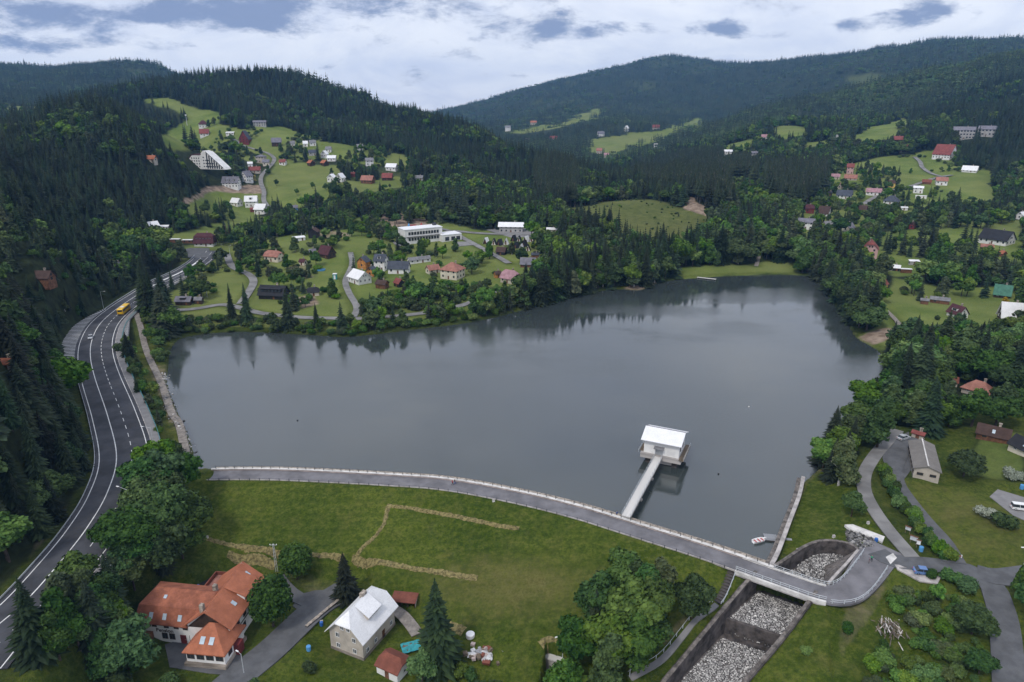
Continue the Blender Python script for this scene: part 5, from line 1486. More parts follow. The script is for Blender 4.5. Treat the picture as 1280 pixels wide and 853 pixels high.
# left wing: front eave line (168,775)-(244,783) at 5 m
e0 = Vector(at_z(168, 776, ZP + 5.0)); e1 = Vector(at_z(252, 785, ZP + 5.0))
u = (e1 - e0); Ll = u.length + 3; rzl = math.atan2(u.y, u.x); ux = u.normalized(); nx = Vector((-ux.y, ux.x, 0))
Wl = 11.5; cl_ = e0 + ux * (Ll / 2) + nx * (Wl / 2 - .2)
levL = [(Wl / 2 + .05, 4.85, 0), (Wl * .33, 8.0, .4), (0, 9.8, 2.4)]
wl1, rl1 = wing('mansard', Ll - 1.2, Wl - 1.0, 5.0, 4.8, cl_, rzl, 'terracotta', lev=levL)
for x in (-.30, -.13, .06, .24): skylight(rl1, levL, Ll * x, .45, 0)
skylight(rl1, levL, -Ll * .2, .5, 1, .7, .8)
def wwin(w, L, W, side, xs, z, ww, wh_, fm='dark_frame'):
    for x in xs:
        if side == 'f': window(w, x, -W / 2, z, 0, ww, wh_, fm)
        elif side == 'r': window(w, L / 2, x, z, math.pi / 2, ww, wh_, fm)
        else: window(w, -L / 2, x, z, -math.pi / 2, ww, wh_, fm)
Lw, Ww = Ll - 1.2, Wl - 1.0
wwin(wl1, Lw, Ww, 'f', [-6.4, -5.0, -2.2, .1, 2.2, 4.4], 3.7, 1.1, .6)
wwin(wl1, Lw, Ww, 'f', [-2.9, -1.2, 3.5, 5.8], .8, 1.3, 1.5)
d = part_box('door', 'red_timber', wl1, (1.4, -Ww / 2 - .06, .02), (1.3, .16, 2.2)); part_box('handle', 'steel', d, (.35, -.6, .5), (.08, .6, .05))
part_box('timber_annex', 'brown_wood', wl1, (-7.2, -Ww / 2 - .9, -.5), (3.2, 1.8, 2.9))
def sign_text(txt, size, m, parent, loc, rz=0.0, ex=.02):
    cu = bpy.data.curves.new('lettering', 'FONT'); cu.body = txt; cu.size = size; cu.extrude = ex; cu.offset = .025; cu.align_x = 'LEFT'
    to = bpy.data.objects.new('lettering', cu); COL.objects.link(to)
    bpy.context.view_layer.update()
    dg = bpy.context.evaluated_depsgraph_get(); me_ = bpy.data.meshes.new_from_object(to.evaluated_get(dg))
    bpy.data.objects.remove(to)
    me_.materials.clear(); me_.materials.append(MATS[m])
    o = link('lettering', me_, parent, loc); o.rotation_euler = (R(90), 0, rz); return o
sign_text('Pension', 1.3, 'dark_frame', wl1, (-4.8, -Ww / 2 - .06, 2.52))
# right wing: ridge (301,716)-(264,766); eave right (334,720)-(287,787)
f0 = Vector(at_z(288, 787, ZP + 6.0)); f1 = Vector(at_z(333, 721, ZP + 6.0))
u = f1 - f0; Lr = u.length; ux = u.normalized(); nx = Vector((-ux.y, ux.x, 0)); rzr = math.atan2(u.y, u.x)
Wr = 10.5; cr_ = f0 + ux * (Lr / 2) + nx * (Wr / 2)
levR = [(Wr / 2 + .2, 5.8, 0), (0, 9.9, 0)]
wr1, rr1 = wing('gable', Lr - 1.2, Wr - 1.2, 6.0, 4.1, cr_, rzr, 'terracotta_new', lev=levR)
Lw2, Ww2 = Lr - 1.2, Wr - 1.2
wwin(wr1, Lw2, Ww2, 'f', [-7.5, -4.6, -1.6, 1.4, 4.4, 7.4], 3.6, 1.2, 1.2)
wwin(wr1, Lw2, Ww2, 'f', [-6.5, -2.4, 1.8, 6.0], .9, 1.4, 1.5)
part_box('timber_band', 'dark_wood', wr1, (0, -Ww2 / 2 - .05, 3.0), (Lw2 + .1, .12, .18))
skylight(rr1, levR, -2.6, .42); skylight(rr1, levR, 6.2, .62)
dm = MB().extrude_y([(-2.6, 6.6), (3.0, 6.6), (3.0, 7.9), (-2.6, 7.9)], -4.4, -1.0).build('dormer', 'white_wall', rr1, (2.4, 0, 0))
MB().quad([(-3.0, -4.9, 7.7), (3.4, -4.9, 7.7), (3.4, -.2, 9.85), (-3.0, -.2, 9.85)]).quad([(-3.0, -.2, 9.72), (3.4, -.2, 9.72), (3.4, -4.9, 7.55), (-3.0, -4.9, 7.55)]).build('dormer_roof', 'terracotta_new', dm)
for x in (-1.6, .2, 2.0): window(dm, x, -4.42, 6.75, 0, 1.1, .85, 'dark_frame')
MB().quad([(-Lw2 / 2 - .07, Ww2 / 2, 5.4), (-Lw2 / 2 - .07, -Ww2 / 2, 5.4), (-Lw2 / 2 - .07, 0, 9.6)]).build('timber_gable', 'dark_wood', wr1)
for (x, y) in ((-7.2, 1.2), (-1.0, 1.6)): MB().box((x, y, 8.0), (.9, .8, 2.7)).build('chimney', 'stone_plinth', rr1)
# front pavilion with pyramid roof: eave corners (226,815) (281,820) (292,795)
g0 = Vector(at_z(227, 815, ZP + 3.6)); g1 = Vector(at_z(281, 820, ZP + 3.6)); g2 = Vector(at_z(292.5, 796, ZP + 3.6))
u = g1 - g0; Lp = u.length; ux = u.normalized(); nx = Vector((-ux.y, ux.x, 0)); Wp = 9.0; cp_ = g0 + ux * (Lp / 2) + nx * (Wp / 2)
levP = [(Wp / 2 + .1, 3.5, 0), (0, 7.6, Lp / 2 - .5)]
wp1, rp1 = wing('hip', Lp - 1.0, Wp - 1.0, 3.7, 4.0, cp_, math.atan2(u.y, u.x), 'terracotta_new', ov=.5, lev=levP)
Lw3, Ww3 = Lp - 1.0, Wp - 1.0
wwin(wp1, Lw3, Ww3, 'f', [-3.2, -1.1, 1.0, 3.1], 1.6, 1.6, 1.2); wwin(wp1, Lw3, Ww3, 'r', [-1.8], 1.5, 1.4, 1.3)
part_box('plinth', 'stone_plinth', wp1, (0, -.2, -1.4), (Lw3 + .7, Ww3 + .9, 2.2))
skylight(rp1, levP, -.9, .42, w=1.0, h=1.5); skylight(rp1, levP, 1.1, .42, w=1.0, h=1.5)
part_box('porch', 'red_timber', wp1, (Lw3 / 2 + .6, .6, 0), (1.2, 2.0, 2.6))
# pink terrace behind
p = at_z(277, 733, ZP + 5.2)
tr = MB().box((0, 0, 0), (8.0, 6.5, 5.1)).build('terrace', 'salmon_roof', gh, (p[0] - G0.x, p[1] - G0.y, 0), rzr)
MB().box((0, 3.4, 5.1), (8.0, .25, .9)).box((4.0, 0, 5.1), (.2, 6.5, .9)).build('terrace_parapet', 'rust_roof', tr)
for q in ((255, 790), (225, 775), (190, 785), (305, 750), (258, 812), (280, 730)):
    p = at_z(q[0], q[1], ZP); HOUSE_SPOTS.append((p[0], p[1], 9))
# round blue trampoline behind the terrace
p = at_z(262, 722, -8.0); tp = thing('trampoline', 'round blue edged trampoline behind the guest house terrace', 'trampoline', (p[0], p[1], float(hgt(p[0], p[1]))))
MB().lathe([(2.5, .8), (2.9, .95), (3.0, .85), (2.5, .78)], 24).build('edge_pad', 'blue_paint', tp); MB().lathe([(0.01, .82), (2.55, .84)], 24).build('jumping_mat', 'rubber', tp)
for k in range(6):
    a_ = k * math.pi / 3; MB().tube((2.7 * math.cos(a_), 2.7 * math.sin(a_), -.3), (2.7 * math.cos(a_), 2.7 * math.sin(a_), .85), .05).build('leg', 'steel', tp)

# ---- big modern hotel across the lake
a, b_, c_ = eave((428, 0), (0, 0), (0, 0), 0) if False else (None, None, None)
p0 = Vector(P(507, 306)); p1 = Vector(P(553, 301)); s_ = (p0.y * cp - (p0.z - CAM_Z) * sp) / FPX
u = p1 - p0; rz = math.atan2(u.y, u.x)
ht = thing('white_hotel', 'long white two storey flat roofed hotel across the lake', 'hotel', tuple(p0 + u * .5 + Vector((-math.sin(rz), math.cos(rz), 0)) * 6.5), rz)
Lx = 51 * s_ ; HOUSE_SPOTS.append((ht.location.x, ht.location.y, Lx * .55)); HOUSE_SPOTS.append((ht.location.x + 14, ht.location.y, 10))
MB().box((0, 0, -2), (Lx, 13, 12.2)).build('wall', WW, ht); rf = MB().box((0, 0, 10.2), (Lx + .6, 13.6, .5)).box((0, 0, 10.7), (Lx - 2, 11, .08)).build('roof', 'white_roof', ht)
MB().box((Lx * .42, 2, 10.7), (2.5, 2.5, 1.6)).build('roof_vent', 'dark_steel', rf)
for r_ in range(2):
    for i in range(11): window(ht, -Lx / 2 + 3.5 + i * (Lx - 5) / 11, -6.5, 2.2 + r_ * 4.2, 0, 1.7, 2.2, 'dark_frame', True)
part_box('canopy', 'concrete_dark', ht, (0, -7.0, 4.95), (Lx - 2, 1.0, .25))
w2 = MB().box((0, 0, -2), (16, 12, 6.8)).build('side_wing', WW, ht, (Lx / 2 + 5.5, -5.5, 0)); MB().box((0, 0, 4.8), (16.4, 12.4, .4)).build('wing_roof', 'white_roof', w2)
for x in (-4, 1, 5.2): window(w2, x, -6.0, .6, 0, 3.2, 2.8, 'dark_frame', True)
MB().box((-Lx / 2 + 1, -9.5, -1.5), (.5, 6, 3.4)).build('garden_wall', WW, ht)
# ---- stepped white hotel on the hillside
p = P(252, 209); s_ = (p[1] * cp - (p[2] - CAM_Z) * sp) / FPX
st = thing('stepped_hotel', 'white stepped hotel with sloping glazed flank on the left hillside', 'hotel', p, R(-16)); HOUSE_SPOTS.append((p[0], p[1], 26))
def sh(w0, w1, y0, y1, zz0): return None
o_ = [(-17, -2), (6, -2), (6, 14), (4, 14.5), (-7, 14.5), (-17, 5.5)]
MB().extrude_y([(x * s_, z * s_) for x, z in o_], -6 * s_ / 1, 6 * s_).build('wall', WW, st)
MB().extrude_y([(x * s_, z * s_) for x, z in [(-17.6, 5.4), (-7, 15), (4, 15), (4, 15.6), (-7.3, 15.6), (-17.8, 6.2)]], -6.4 * s_, 6.4 * s_).build('roof', 'maroon_roof', st)
o_ = [(6, -2), (38, -2), (36, .8), (14, 19), (9, 20), (6, 17)]
MB().extrude_y([(x * s_, z * s_) for x, z in o_], -5.5 * s_, 7 * s_).build('tower_wall', WW, st)
for k in range(7):
    x0 = 13 + k * 3.3; z0 = 18.6 - k * 2.72
    MB().extrude_y([(x * s_, z * s_) for x, z in [(x0, z0), (x0 + 3.0, z0 - 2.45), (x0 + 3.0, z0 - 1.7), (x0, z0 + .75)]], -6 * s_, 7.5 * s_).build('glazed_slope', 'grey_roof' if k % 2 else 'glass', st)
    MB().box(((x0 + 1.2) * s_, -5.6 * s_, -1.0), (1.5 * s_, .5, (z0 - .4) * s_)).build('balcony_stack', 'glass', st)
for r_ in range(4):
    for i in range(6):
        x = (-14.5 + i * 3.4) * s_; z = (.3 + r_ * 3.3) * s_
        if x / s_ < -17 + 3.3 * r_ + 1.2 - 2: continue
        if r_ == 3 and i < 2: continue
        window(st, x, -6 * s_, z, 0, 1.5 * s_, 1.7 * s_, 'dark_frame', False)
    for i in range(7 - 2 * r_ if r_ < 3 else 1):
        window(st, (9 + i * 3.2) * s_, -5.5 * s_, (.5 + r_ * 3.6) * s_, 0, 1.7 * s_, 1.6 * s_, 'dark_frame', False)

# ---- intake tower and footbridge
q0 = Vector(at_z(803, 548, 5.3)); q1 = Vector(at_z(851.5, 557.5, 5.3)); u = q1 - q0; rzt = math.atan2(u.y, u.x); ux = u.normalized(); nx = Vector((-ux.y, ux.x, 0))
Lt = u.length; Wt = 9.6; ct = q0 + ux * Lt / 2 + nx * (Wt / 2)
it = thing('intake_tower', 'white intake tower house with metal roof standing in the lake', 'tower', (ct.x, ct.y, WATER), rzt)
zt = -WATER + .6
part_box('platform', 'concrete', it, (0, 0, zt - 1.5), (Lt + .6, Wt + .4, 1.5)); part_box('lower_chamber', 'concrete', it, (0, .3, zt - 4.0 + .6), (Lt - 2.2, Wt - 2.4, 2.1))
for x in (-1, 1):
    for y in (-1, 1): part_box('pier', 'concrete_dark', it, (x * (Lt / 2 - 1.8), y * (Wt / 2 - 1.8), -3.5), (1.5, 1.5, zt + 2.1))
levT = [(Wt / 2 + .75, zt + 4.65, 0), (0, zt + 6.9, 0)]
wt_ = wall_mesh(levT, Lt - 1.1, Wt - 1.1, zt + 4.9, 1.95, 'gable'); wt_.v = [(x, y, max(z, zt)) for (x, y, z) in wt_.v]; wt_ = wt_.build('wall', WW, it)
rt = roof_mesh(levT, Lt - 1.1, .8, .2).build('roof', 'white_roof', it)
MB().tube((-Lt / 2 - .2, 0, zt + 6.92), (Lt / 2 + .2, 0, zt + 6.92), .12).build('ridge_cap', 'lilac_roof', rt)
dr = part_box('door', 'steel', it, (-.6, -(Wt - 1.1) / 2 - .05, zt + .02), (2.2, .14, 2.1))
MB().box((0, 0, 0), (3.0, 1.5, .16)).build('door_canopy', 'grey_roof', it, (-.6, -Wt / 2 + .0, zt + 2.45)).rotation_euler = (R(18), 0, 0)
for y in (-2.2, 1.2): window(it, (Lt - 1.1) / 2, y, zt + 1.5, math.pi / 2, .9, 1.3, 'dark_frame')
for x in (-3.6, 3.8): window(it, x, -(Wt - 1.1) / 2 - 0.0, zt - 1.0, 0, 1.6, .5, 'dark_frame')
part_box('balcony', 'timber', it, (Lt / 2 + .45, 0, zt - .02), (1.5, Wt + 1.5, .2)); part_box('balcony', 'timber', it, (-Lt / 2 - .3, .5, zt - .02), (1.2, Wt - 1, .2))
for sx_, xx in ((1, Lt / 2 + 1.15), (-1, -Lt / 2 - .85)):
    mb = MB(); 
    for y in np.linspace(-Wt / 2 - .4, Wt / 2 + .4, 6): mb.tube((xx, y, zt), (xx, y, zt + 1.1), .04)
    for h_ in (.55, 1.08): mb.tube((xx, -Wt / 2 - .4, zt + h_), (xx, Wt / 2 + .4, zt + h_), .035)
    mb.build('balcony_railing', 'pale_steel', it)
f0 = Vector(at_z(782, 646, 0.25)); fe = it.matrix_basis @ Vector((-.6, -Wt / 2 + .4, 0)); f1 = Vector((fe.x, fe.y, .6))
fb = thing('footbridge', 'white narrow footbridge from the dam to the intake tower', 'bridge', tuple(f0))
u = f1 - f0; Lf = math.hypot(u.x, u.y); fb.rotation_euler = (0, 0, math.atan2(u.y, u.x))
part_box('deck', 'concrete_white', fb, (Lf / 2, 0, -.28), (Lf, 2.3, .3))
for y in (-1.15, 1.15): part_box('girder', 'concrete', fb, (Lf / 2, y * .82, -.95), (Lf, .25, .66))
for x in (Lf * .32, Lf * .66):
    part_box('pier', 'concrete', fb, (x, 0, -9), (.7, .7, 8.0)); part_box('pier_cap', 'concrete', fb, (x, 0, -1.45), (.9, 2.8, .5))
for y in (-1.12, 1.12):
    for k, x in enumerate(np.linspace(.3, Lf - .3, 16)): part_box('post', 'pale_steel', fb, (x, y, .02), (.07, .07, 1.05))
    for h_ in (.5, 1.04): MB().tube((.2, y, h_), (Lf - .2, y, h_), .03).build('rail', 'pale_steel', fb)

for (px_, py_, r_) in ((1112,787,4.5),(1155,717,3.5),(600,822,4),(514,810,3),(1090,700,4),(588,795,2.5),(690,826,4.0),(694,845,4.0)):
    p = P(px_, py_); HOUSE_SPOTS.append((p[0], p[1], r_))
# ------------------------------------------------------------------ tree shapes (10 m tall at scale 1)
TR = np.random.default_rng(5)
def spruce_crown(tiers, per, width, seed, base=.07, fine=True, droop=.35, top=10.0, ragged=.25):
    r = np.random.default_rng(seed); mb = MB()
    for k in range(tiers):
        f = k / (tiers - 1); z = top * (base + (1 - base) * f ** 0.92)
        rad = width * ((1 - f) ** 0.85 * .97 + .03) * (1 + ragged * (r.random() - .5))
        n_ = max(4, int(per * (.45 + .55 * (1 - f)))); off = r.random() * 6.28
        for i in range(n_):
            a = off + 6.2832 * (i + .35 * (r.random() - .5)) / n_
            L_ = rad * (.72 + .5 * r.random()); dr = -L_ * droop * (.6 + .7 * r.random()) * (1 - .5 * f)
            ca_, sa_ = math.cos(a), math.sin(a); wd = L_ * (.34 if fine else .55) + .08
            up = top / tiers * (.9 if fine else 1.1)
            z0 = z + up * .55
            tip = (ca_ * L_, sa_ * L_, z + dr); m1 = (ca_ * L_ * .52 - sa_ * wd * .6, sa_ * L_ * .52 + ca_ * wd * .6, z + dr * .45 - up * .12)
            m2 = (ca_ * L_ * .52 + sa_ * wd * .6, sa_ * L_ * .52 - ca_ * wd * .6, z + dr * .45 - up * .12)
            rt_ = (ca_ * .04, sa_ * .04, z0); mid = (ca_ * L_ * .55, sa_ * L_ * .55, z + dr * .3 + up * .22)
            b = len(mb.v); mb.v += [rt_, m1, tip, m2, mid]
            for q in ((0, 1, 4), (1, 2, 4), (2, 3, 4), (3, 0, 4)): mb.f.append(tuple(b + j for j in q)); mb.m.append(0)
    b = len(mb.v); mb.v += [(0.12, 0, top * .93), (-.06, .1, top * .93), (-.06, -.1, top * .93), (0, 0, top * 1.03)]
    for q in ((0, 1, 3), (1, 2, 3), (2, 0, 3)): mb.f.append(tuple(b + j for j in q)); mb.m.append(0)
    return mb
def leaf_crown(n_leaf, lobes, size, seed, core=True):
    """lobes: (x,y,z,r,rz) ellipsoids; leaf sprays scattered over them, facing mostly outwards"""
    r = np.random.default_rng(seed); mb = MB()
    wts = np.array([l[3] ** 2 for l in lobes]); wts = wts / wts.sum()
    for _ in range(n_leaf):
        l = lobes[r.choice(len(lobes), p=wts)]
        d = r.normal(size=3); d /= np.linalg.norm(d)
        if d[2] < -.55: d[2] *= -.6
        k = .80 + .26 * r.random() ** 1.2
        c = np.array(l[:3]) + d * np.array([l[3], l[3], l[4]]) * k
        nrm = d * .8 + r.normal(size=3) * .55 + np.array([0, 0, .25]); nrm /= np.linalg.norm(nrm)
        t = np.cross(nrm, r.normal(size=3)); t /= np.linalg.norm(t); b_ = np.cross(nrm, t)
        s = size * (.6 + .8 * r.random()); s2 = s * (.5 + .4 * r.random())
        q = [c - t * s, c - b_ * s2 + nrm * .1 * s, c + t * s, c + b_ * s2 - nrm * .12 * s]
        mb.quad([tuple(p) for p in q])
    if core:
        for l in lobes:
            b = len(mb.v); prof = [(.02, -.7), (.5, -.55), (.78, -.1), (.72, .35), (.42, .66), (.02, .76)]
            mb.lathe([(a * l[3], z * l[4]) for a, z in prof], 7, 0, l[:3])
    return mb
def trunk_mesh(h, r0, r1, seed, limbs=0, lean=.15):
    r = np.random.default_rng(seed); mb = MB(); p = Vector((0, 0, -.6)); n_ = 5
    for k in range(n_):
        q = Vector((lean * (r.random() - .5) * k, lean * (r.random() - .5) * k, h * (k + 1) / n_))
        mb.tube(p, q, r0 + (r1 - r0) * k / n_, r0 + (r1 - r0) * (k + 1) / n_, 6, cap=False); p = q
    for i in range(limbs):
        z = h * (.35 + .6 * i / max(1, limbs)); a = r.random() * 6.28; L_ = h * .3
        mb.tube((0, 0, z), (math.cos(a) * L_, math.sin(a) * L_, z + L_ * .8), r1 * 1.1, r1 * .3, 5, cap=False)
    return mb
def lobes_for(kind, seed):
    r = np.random.default_rng(seed); out = []
    if kind == 'round':
        out.append((0, 0, 5.9, 2.5, 2.9))
        for i in range(8):
            a = i * .785 + r.random(); d = 1.6 + .8 * r.random(); z = 3.6 + 4.2 * r.random(); out.append((math.cos(a) * d, math.sin(a) * d, z, 1.25 + .7 * r.random(), 1.3 + .5 * r.random()))
        out.append((r.random() - .5, r.random() - .5, 8.3, 1.4, 1.5))
    elif kind == 'tall':
        for i in range(9):
            f = i / 8; a = r.random() * 6.28; d = (1.0 + .5 * r.random()) * (1 - .6 * f); out.append((math.cos(a) * d, math.sin(a) * d, 2.6 + 6.2 * f, 1.75 - .8 * f + .3 * r.random(), 1.6))
    elif kind == 'oval':
        out.append((0, 0, 5.2, 3.0, 4.4))
        for i in range(5):
            a = i * 1.26 + r.random(); out.append((math.cos(a) * 1.3, math.sin(a) * 1.3, 4 + 3 * r.random(), 1.9, 2.4))
    elif kind == 'wide':
        for i in range(10):
            a = r.random() * 6.28; d = 2.9 * math.sqrt(r.random()); out.append((math.cos(a) * d, math.sin(a) * d, 4.4 + 3.6 * r.random() * (1 - d / 5), 1.5 + .8 * r.random(), 1.4 + .5 * r.random()))
    elif kind == 'shrub':
        for i in range(6):
            a = r.random() * 6.28; d = 3.4 * math.sqrt(r.random()); out.append((math.cos(a) * d, math.sin(a) * d, 2.8 + 3.6 * r.random(), 2.4 + 1.4 * r.random(), 2.6 + 1.2 * r.random()))
    elif kind == 'pine':
        for i in range(8):
            f = i / 7; a = r.random() * 6.28; d = (.9 + .4 * r.random()) * (1 - .5 * f); out.append((math.cos(a) * d, math.sin(a) * d, 5.4 + 4.0 * f, 1.15 - .45 * f, .8))
    return out
PROTO = {}
def proto(key, crown, trunk, cm, tm, smooth_=False):
    PROTO[key] = (crown.mesh('crown_' + key, cm, smooth_), trunk.mesh('trunk_' + key, tm) if trunk else None)
for i in range(3):
    proto('spruce_near%d' % i, spruce_crown(30, 15, 1.95 + .2 * i, 40 + i), trunk_mesh(9.4, .17, .03, 60 + i), 'spruce_needles', 'bark')
    proto('spruce_mid%d' % i, spruce_crown(14, 9, 1.75 + .2 * i, 50 + i, fine=False), trunk_mesh(5, .16, .08, 70 + i), 'spruce_needles', 'bark')
for i, (kd, cmn) in enumerate((('round', 'leaf_mid'), ('tall', 'leaf_mid'), ('wide', 'leaf_mid'), ('round', 'leaf_bright'), ('tall', 'leaf_grey'))):
    lb = lobes_for(kd, 80 + i)
    proto('leafy_near%d' % i, leaf_crown(3000, lb, .30, 90 + i), trunk_mesh(6.5, .26, .10, 95 + i, 4), cmn, 'birch_bark' if i == 4 else 'bark')
    proto('leafy_mid%d' % i, leaf_crown(620, lb, .56, 100 + i), trunk_mesh(6, .24, .10, 105 + i), cmn, 'birch_bark' if i == 4 else 'bark')
for i in range(2):
    lb = lobes_for('oval', 120 + i); proto('oval_near%d' % i, leaf_crown(3200, lb, .28, 125 + i), trunk_mesh(5, .25, .12, 126 + i), 'leaf_mid', 'bark')
for i, cmn in enumerate(('leaf_mid', 'leaf_bright', 'leaf_grey')):
    lb = lobes_for('shrub', 130 + i); proto('shrub%d' % i, leaf_crown(1100, lb, .62, 135 + i), trunk_mesh(4, .3, .1, 139, 3), cmn, 'bark')
lb = lobes_for('shrub', 137); proto('blossom', leaf_crown(1300, lb, .55, 138), trunk_mesh(4, .3, .1, 139, 3), 'blossom_leaf', 'bark')
proto('autumn', leaf_crown(900, lobes_for('tall', 144), .34, 145), trunk_mesh(5, .2, .1, 146), 'autumn_leaf', 'bark')
for i in range(2):
    proto('pine_near%d' % i, spruce_crown(20, 11, 1.55 + .2 * i, 155 + i, base=.32, ragged=.6, droop=.2), trunk_mesh(9.2, .13, .05, 157 + i), 'pine_needles', 'bark_pale')
    proto('pine_mid%d' % i, spruce_crown(11, 8, 1.6 + .2 * i, 158 + i, base=.28, fine=False, ragged=.6, droop=.2), trunk_mesh(9, .13, .05, 160 + i), 'pine_needles', 'bark_pale')
def merged(key):
    """crown and trunk as one mesh, for the distant wood"""
    c, t = PROTO[key]; v = [tuple(q.co) for q in c.vertices]; f = [tuple(p.vertices) for p in c.polygons]; m = [0] * len(f); b = len(v)
    if t: v += [tuple(q.co) for q in t.vertices]; f += [tuple(b + i for i in p.vertices) for p in t.polygons]; m += [1] * len(t.polygons)
    me = bpy.data.meshes.new('wood_' + key); me.from_pydata(v, [], f); me.materials.append(c.materials[0]); me.materials.append(t.materials[0]); me.polygons.foreach_set('material_index', m)
    return me
def clump_mesh(seed, n_, spread, leafy):
    r = np.random.default_rng(seed); mb = MB(); mb2 = []
    for i in range(n_):
        x, y = r.uniform(-spread, spread, 2); s = .75 + .45 * r.random()
        if leafy and r.random() < .7:
            sub = leaf_crown(46, [(0, 0, 4.4, 2.7, 3.2), (.8, .3, 6.2, 1.7, 1.8)], 1.25, seed * 31 + i); s *= .8
        else: sub = spruce_crown(5, 6, 2.0, seed * 17 + i, fine=False, base=.1)
        b = len(mb.v); mb.v += [(x + p[0] * s, y + p[1] * s, p[2] * s - .5) for p in sub.v]; mb.f += [tuple(b + j for j in f) for f in sub.f]; mb.m += [0] * len(sub.f)
    return mb.mesh('wood_clump', 'mountain_leaf' if leafy else 'mountain_needles')

# ------------------------------------------------------------------ where trees stand
NA = 700
AZ = np.linspace(-.95, .95, NA)
ang = np.stack([(hgt(AZ * y, np.full(NA, y)) - CAM_Z) / y for y in YS])
RUN = np.maximum.accumulate(ang, 0)
def seen(x, y, top):
    ai = np.clip(np.round((x / y + .95) / 1.9 * (NA - 1)).astype(int), 0, NA - 1); j = np.clip(fidx(y).astype(int) - 3, 0, NV - 1)
    return (hgt(x, y) + top - CAM_Z) / y > RUN[j, ai] - .004
HSP = np.array([(x, y, r_, float(hgt(x, y))) for (x, y, r_) in HOUSE_SPOTS])
hpx, hpy, hfw = proj(HSP[:, 0], HSP[:, 1], HSP[:, 3]); hw = HSP[:, 2] * FPX / hfw * .72; _, htop, _ = proj(HSP[:, 0], HSP[:, 1], HSP[:, 3] + 4.0)
def clear_of_houses(x, y, top, rad, strict=1.0):
    """not inside a house and not standing right in front of one"""
    z = hgt(x, y); bx_, by_, fw = proj(x, y, z); _, ty, _ = proj(x, y, z + top)
    rp = rad * FPX / fw; okk = np.ones(len(x), bool); u = TR.random(len(x))
    for k in range(len(HSP)):
        inside = np.hypot(x - HSP[k, 0], y - HSP[k, 1]) < HSP[k, 2] + rad * .8
        hide = (np.abs(bx_ - hpx[k]) < hw[k] + rp * .7) & (by_ > hpy[k] - 1) & (ty < htop[k] + 1.5) & (y > HSP[k, 1] - (22 if (hpx[k] < 200 and hpy[k] > 190) else 160))
        okk &= ~inside & ~(hide & (u < strict))
    return okk
TREES = []      # (x, y, kind, height, width factor)
MEAD = []
for (poly, mw, dr) in MEADOWS:
    if mw < .6: continue
    yy = [P(*p)[1] for p in poly]; MEAD.append((poly, min(yy), max(yy)))
def open_view(x, y, top, keep):
    """woods stay low in front of the open meadows, so that these stay in sight"""
    z = hgt(x, y); a, b_, _ = proj(x, y, z); _, t_, _ = proj(x, y, z + top * .8); _, m_, _ = proj(x, y, z + top * .4)
    okk = np.ones(len(x), bool); u = TR.random(len(x))
    for (poly, y0, y1) in MEAD:
        if y0 < 430: continue
        hit = (pip(poly, a, t_) | pip(poly, a, m_)) & ~pip(poly, a, b_) & (y < y1) & (y > min(y0 - 260, y0 * .5))
        okk &= ~(hit & (u > keep))
    return okk
def px_of(x, y):
    return proj(x, y, hgt(x, y))
def inpoly(poly, x, y):
    a, b_, _ = px_of(x, y); return pip(poly, a, b_)
# the closed forest: spacing grows with distance
def forest_points():
    out = []
    Y = 66.0
    while Y < 5200:
        s = 5.2 if Y < 900 else (5.2 + .0052 * (Y - 900) if Y < 1500 else .0115 * Y * .62)
        w = half_w(Y) * .97; n_ = int(2 * w / s)
        x = np.linspace(-w, w, n_) + TR.uniform(-.48, .48, n_) * s; y = Y + TR.uniform(-.48, .48, n_) * s
        out.append(np.stack([x, y], 1)); Y += s
    return np.vstack(out)
fp = forest_points()
fp = fp[(sample(FOREST, fp[:, 0], fp[:, 1]) > .5)]
fp = fp[np.abs(fp[:, 0] / fp[:, 1]) < .9]
fp = fp[seen(fp[:, 0], fp[:, 1], 22)]
h_ = hgt(fp[:, 0], fp[:, 1]); X, Y_, _ = proj(fp[:, 0], fp[:, 1], h_)
on = (X > -60) & (X < 1480) & (Y_ < 930)
fp = fp[on]; X = X[on]; Y_ = Y_[on]
con = np.full(len(fp), .88)
con = np.where((X > 440) & (X < 960) & (Y_ > 225) & (Y_ < 350), .50, con)
con = np.where((X > 940) & (X < 1290) & (Y_ > 225) & (Y_ < 600), .40, con)
con = np.where((X < 300) & (Y_ > 585), .30, con)
con = np.where((X > 130) & (X < 350) & (Y_ > 190) & (Y_ < 340), .55, con)
con = np.where((X > 850) & (Y_ > 150) & (Y_ < 225) & (X < 1200), .5, con)
patch_n = vnoise(fp[:, 0], fp[:, 1], 75, 31) + .5 * vnoise(fp[:, 0], fp[:, 1], 33, 32)
con = np.clip(con + patch_n * 1.1 - .02, .02, 1)
big_n = vnoise(fp[:, 0], fp[:, 1], 320, 33) + .6 * vnoise(fp[:, 0], fp[:, 1], 120, 34)
con = np.where(fp[:, 1] > 1350, np.clip(con + big_n * 1.3 - .12, .02, 1), con)
isco = TR.random(len(fp)) < con
pine = pip([(668,212),(715,206),(725,240),(718,262),(668,262)], X, Y_) | pip([(785,212),(860,196),(948,198),(944,250),(900,268),(862,248),(800,240)], X, Y_) | pip([(955,220),(1030,215),(1040,255),(990,262),(955,250)], X, Y_)
age = np.clip(.92 + 1.0 * vnoise(fp[:, 0], fp[:, 1], 55, 61), .55, 1.3)
hh = np.where(isco, TR.uniform(12, 23, len(fp)), TR.uniform(8, 17, len(fp))) * age
hh = np.where(fp[:, 1] > 1350, hh * .82, hh)
hh = np.where(pine, TR.uniform(19, 25, len(fp)), hh)
clear_cut = TR.random(len(fp)) < .05
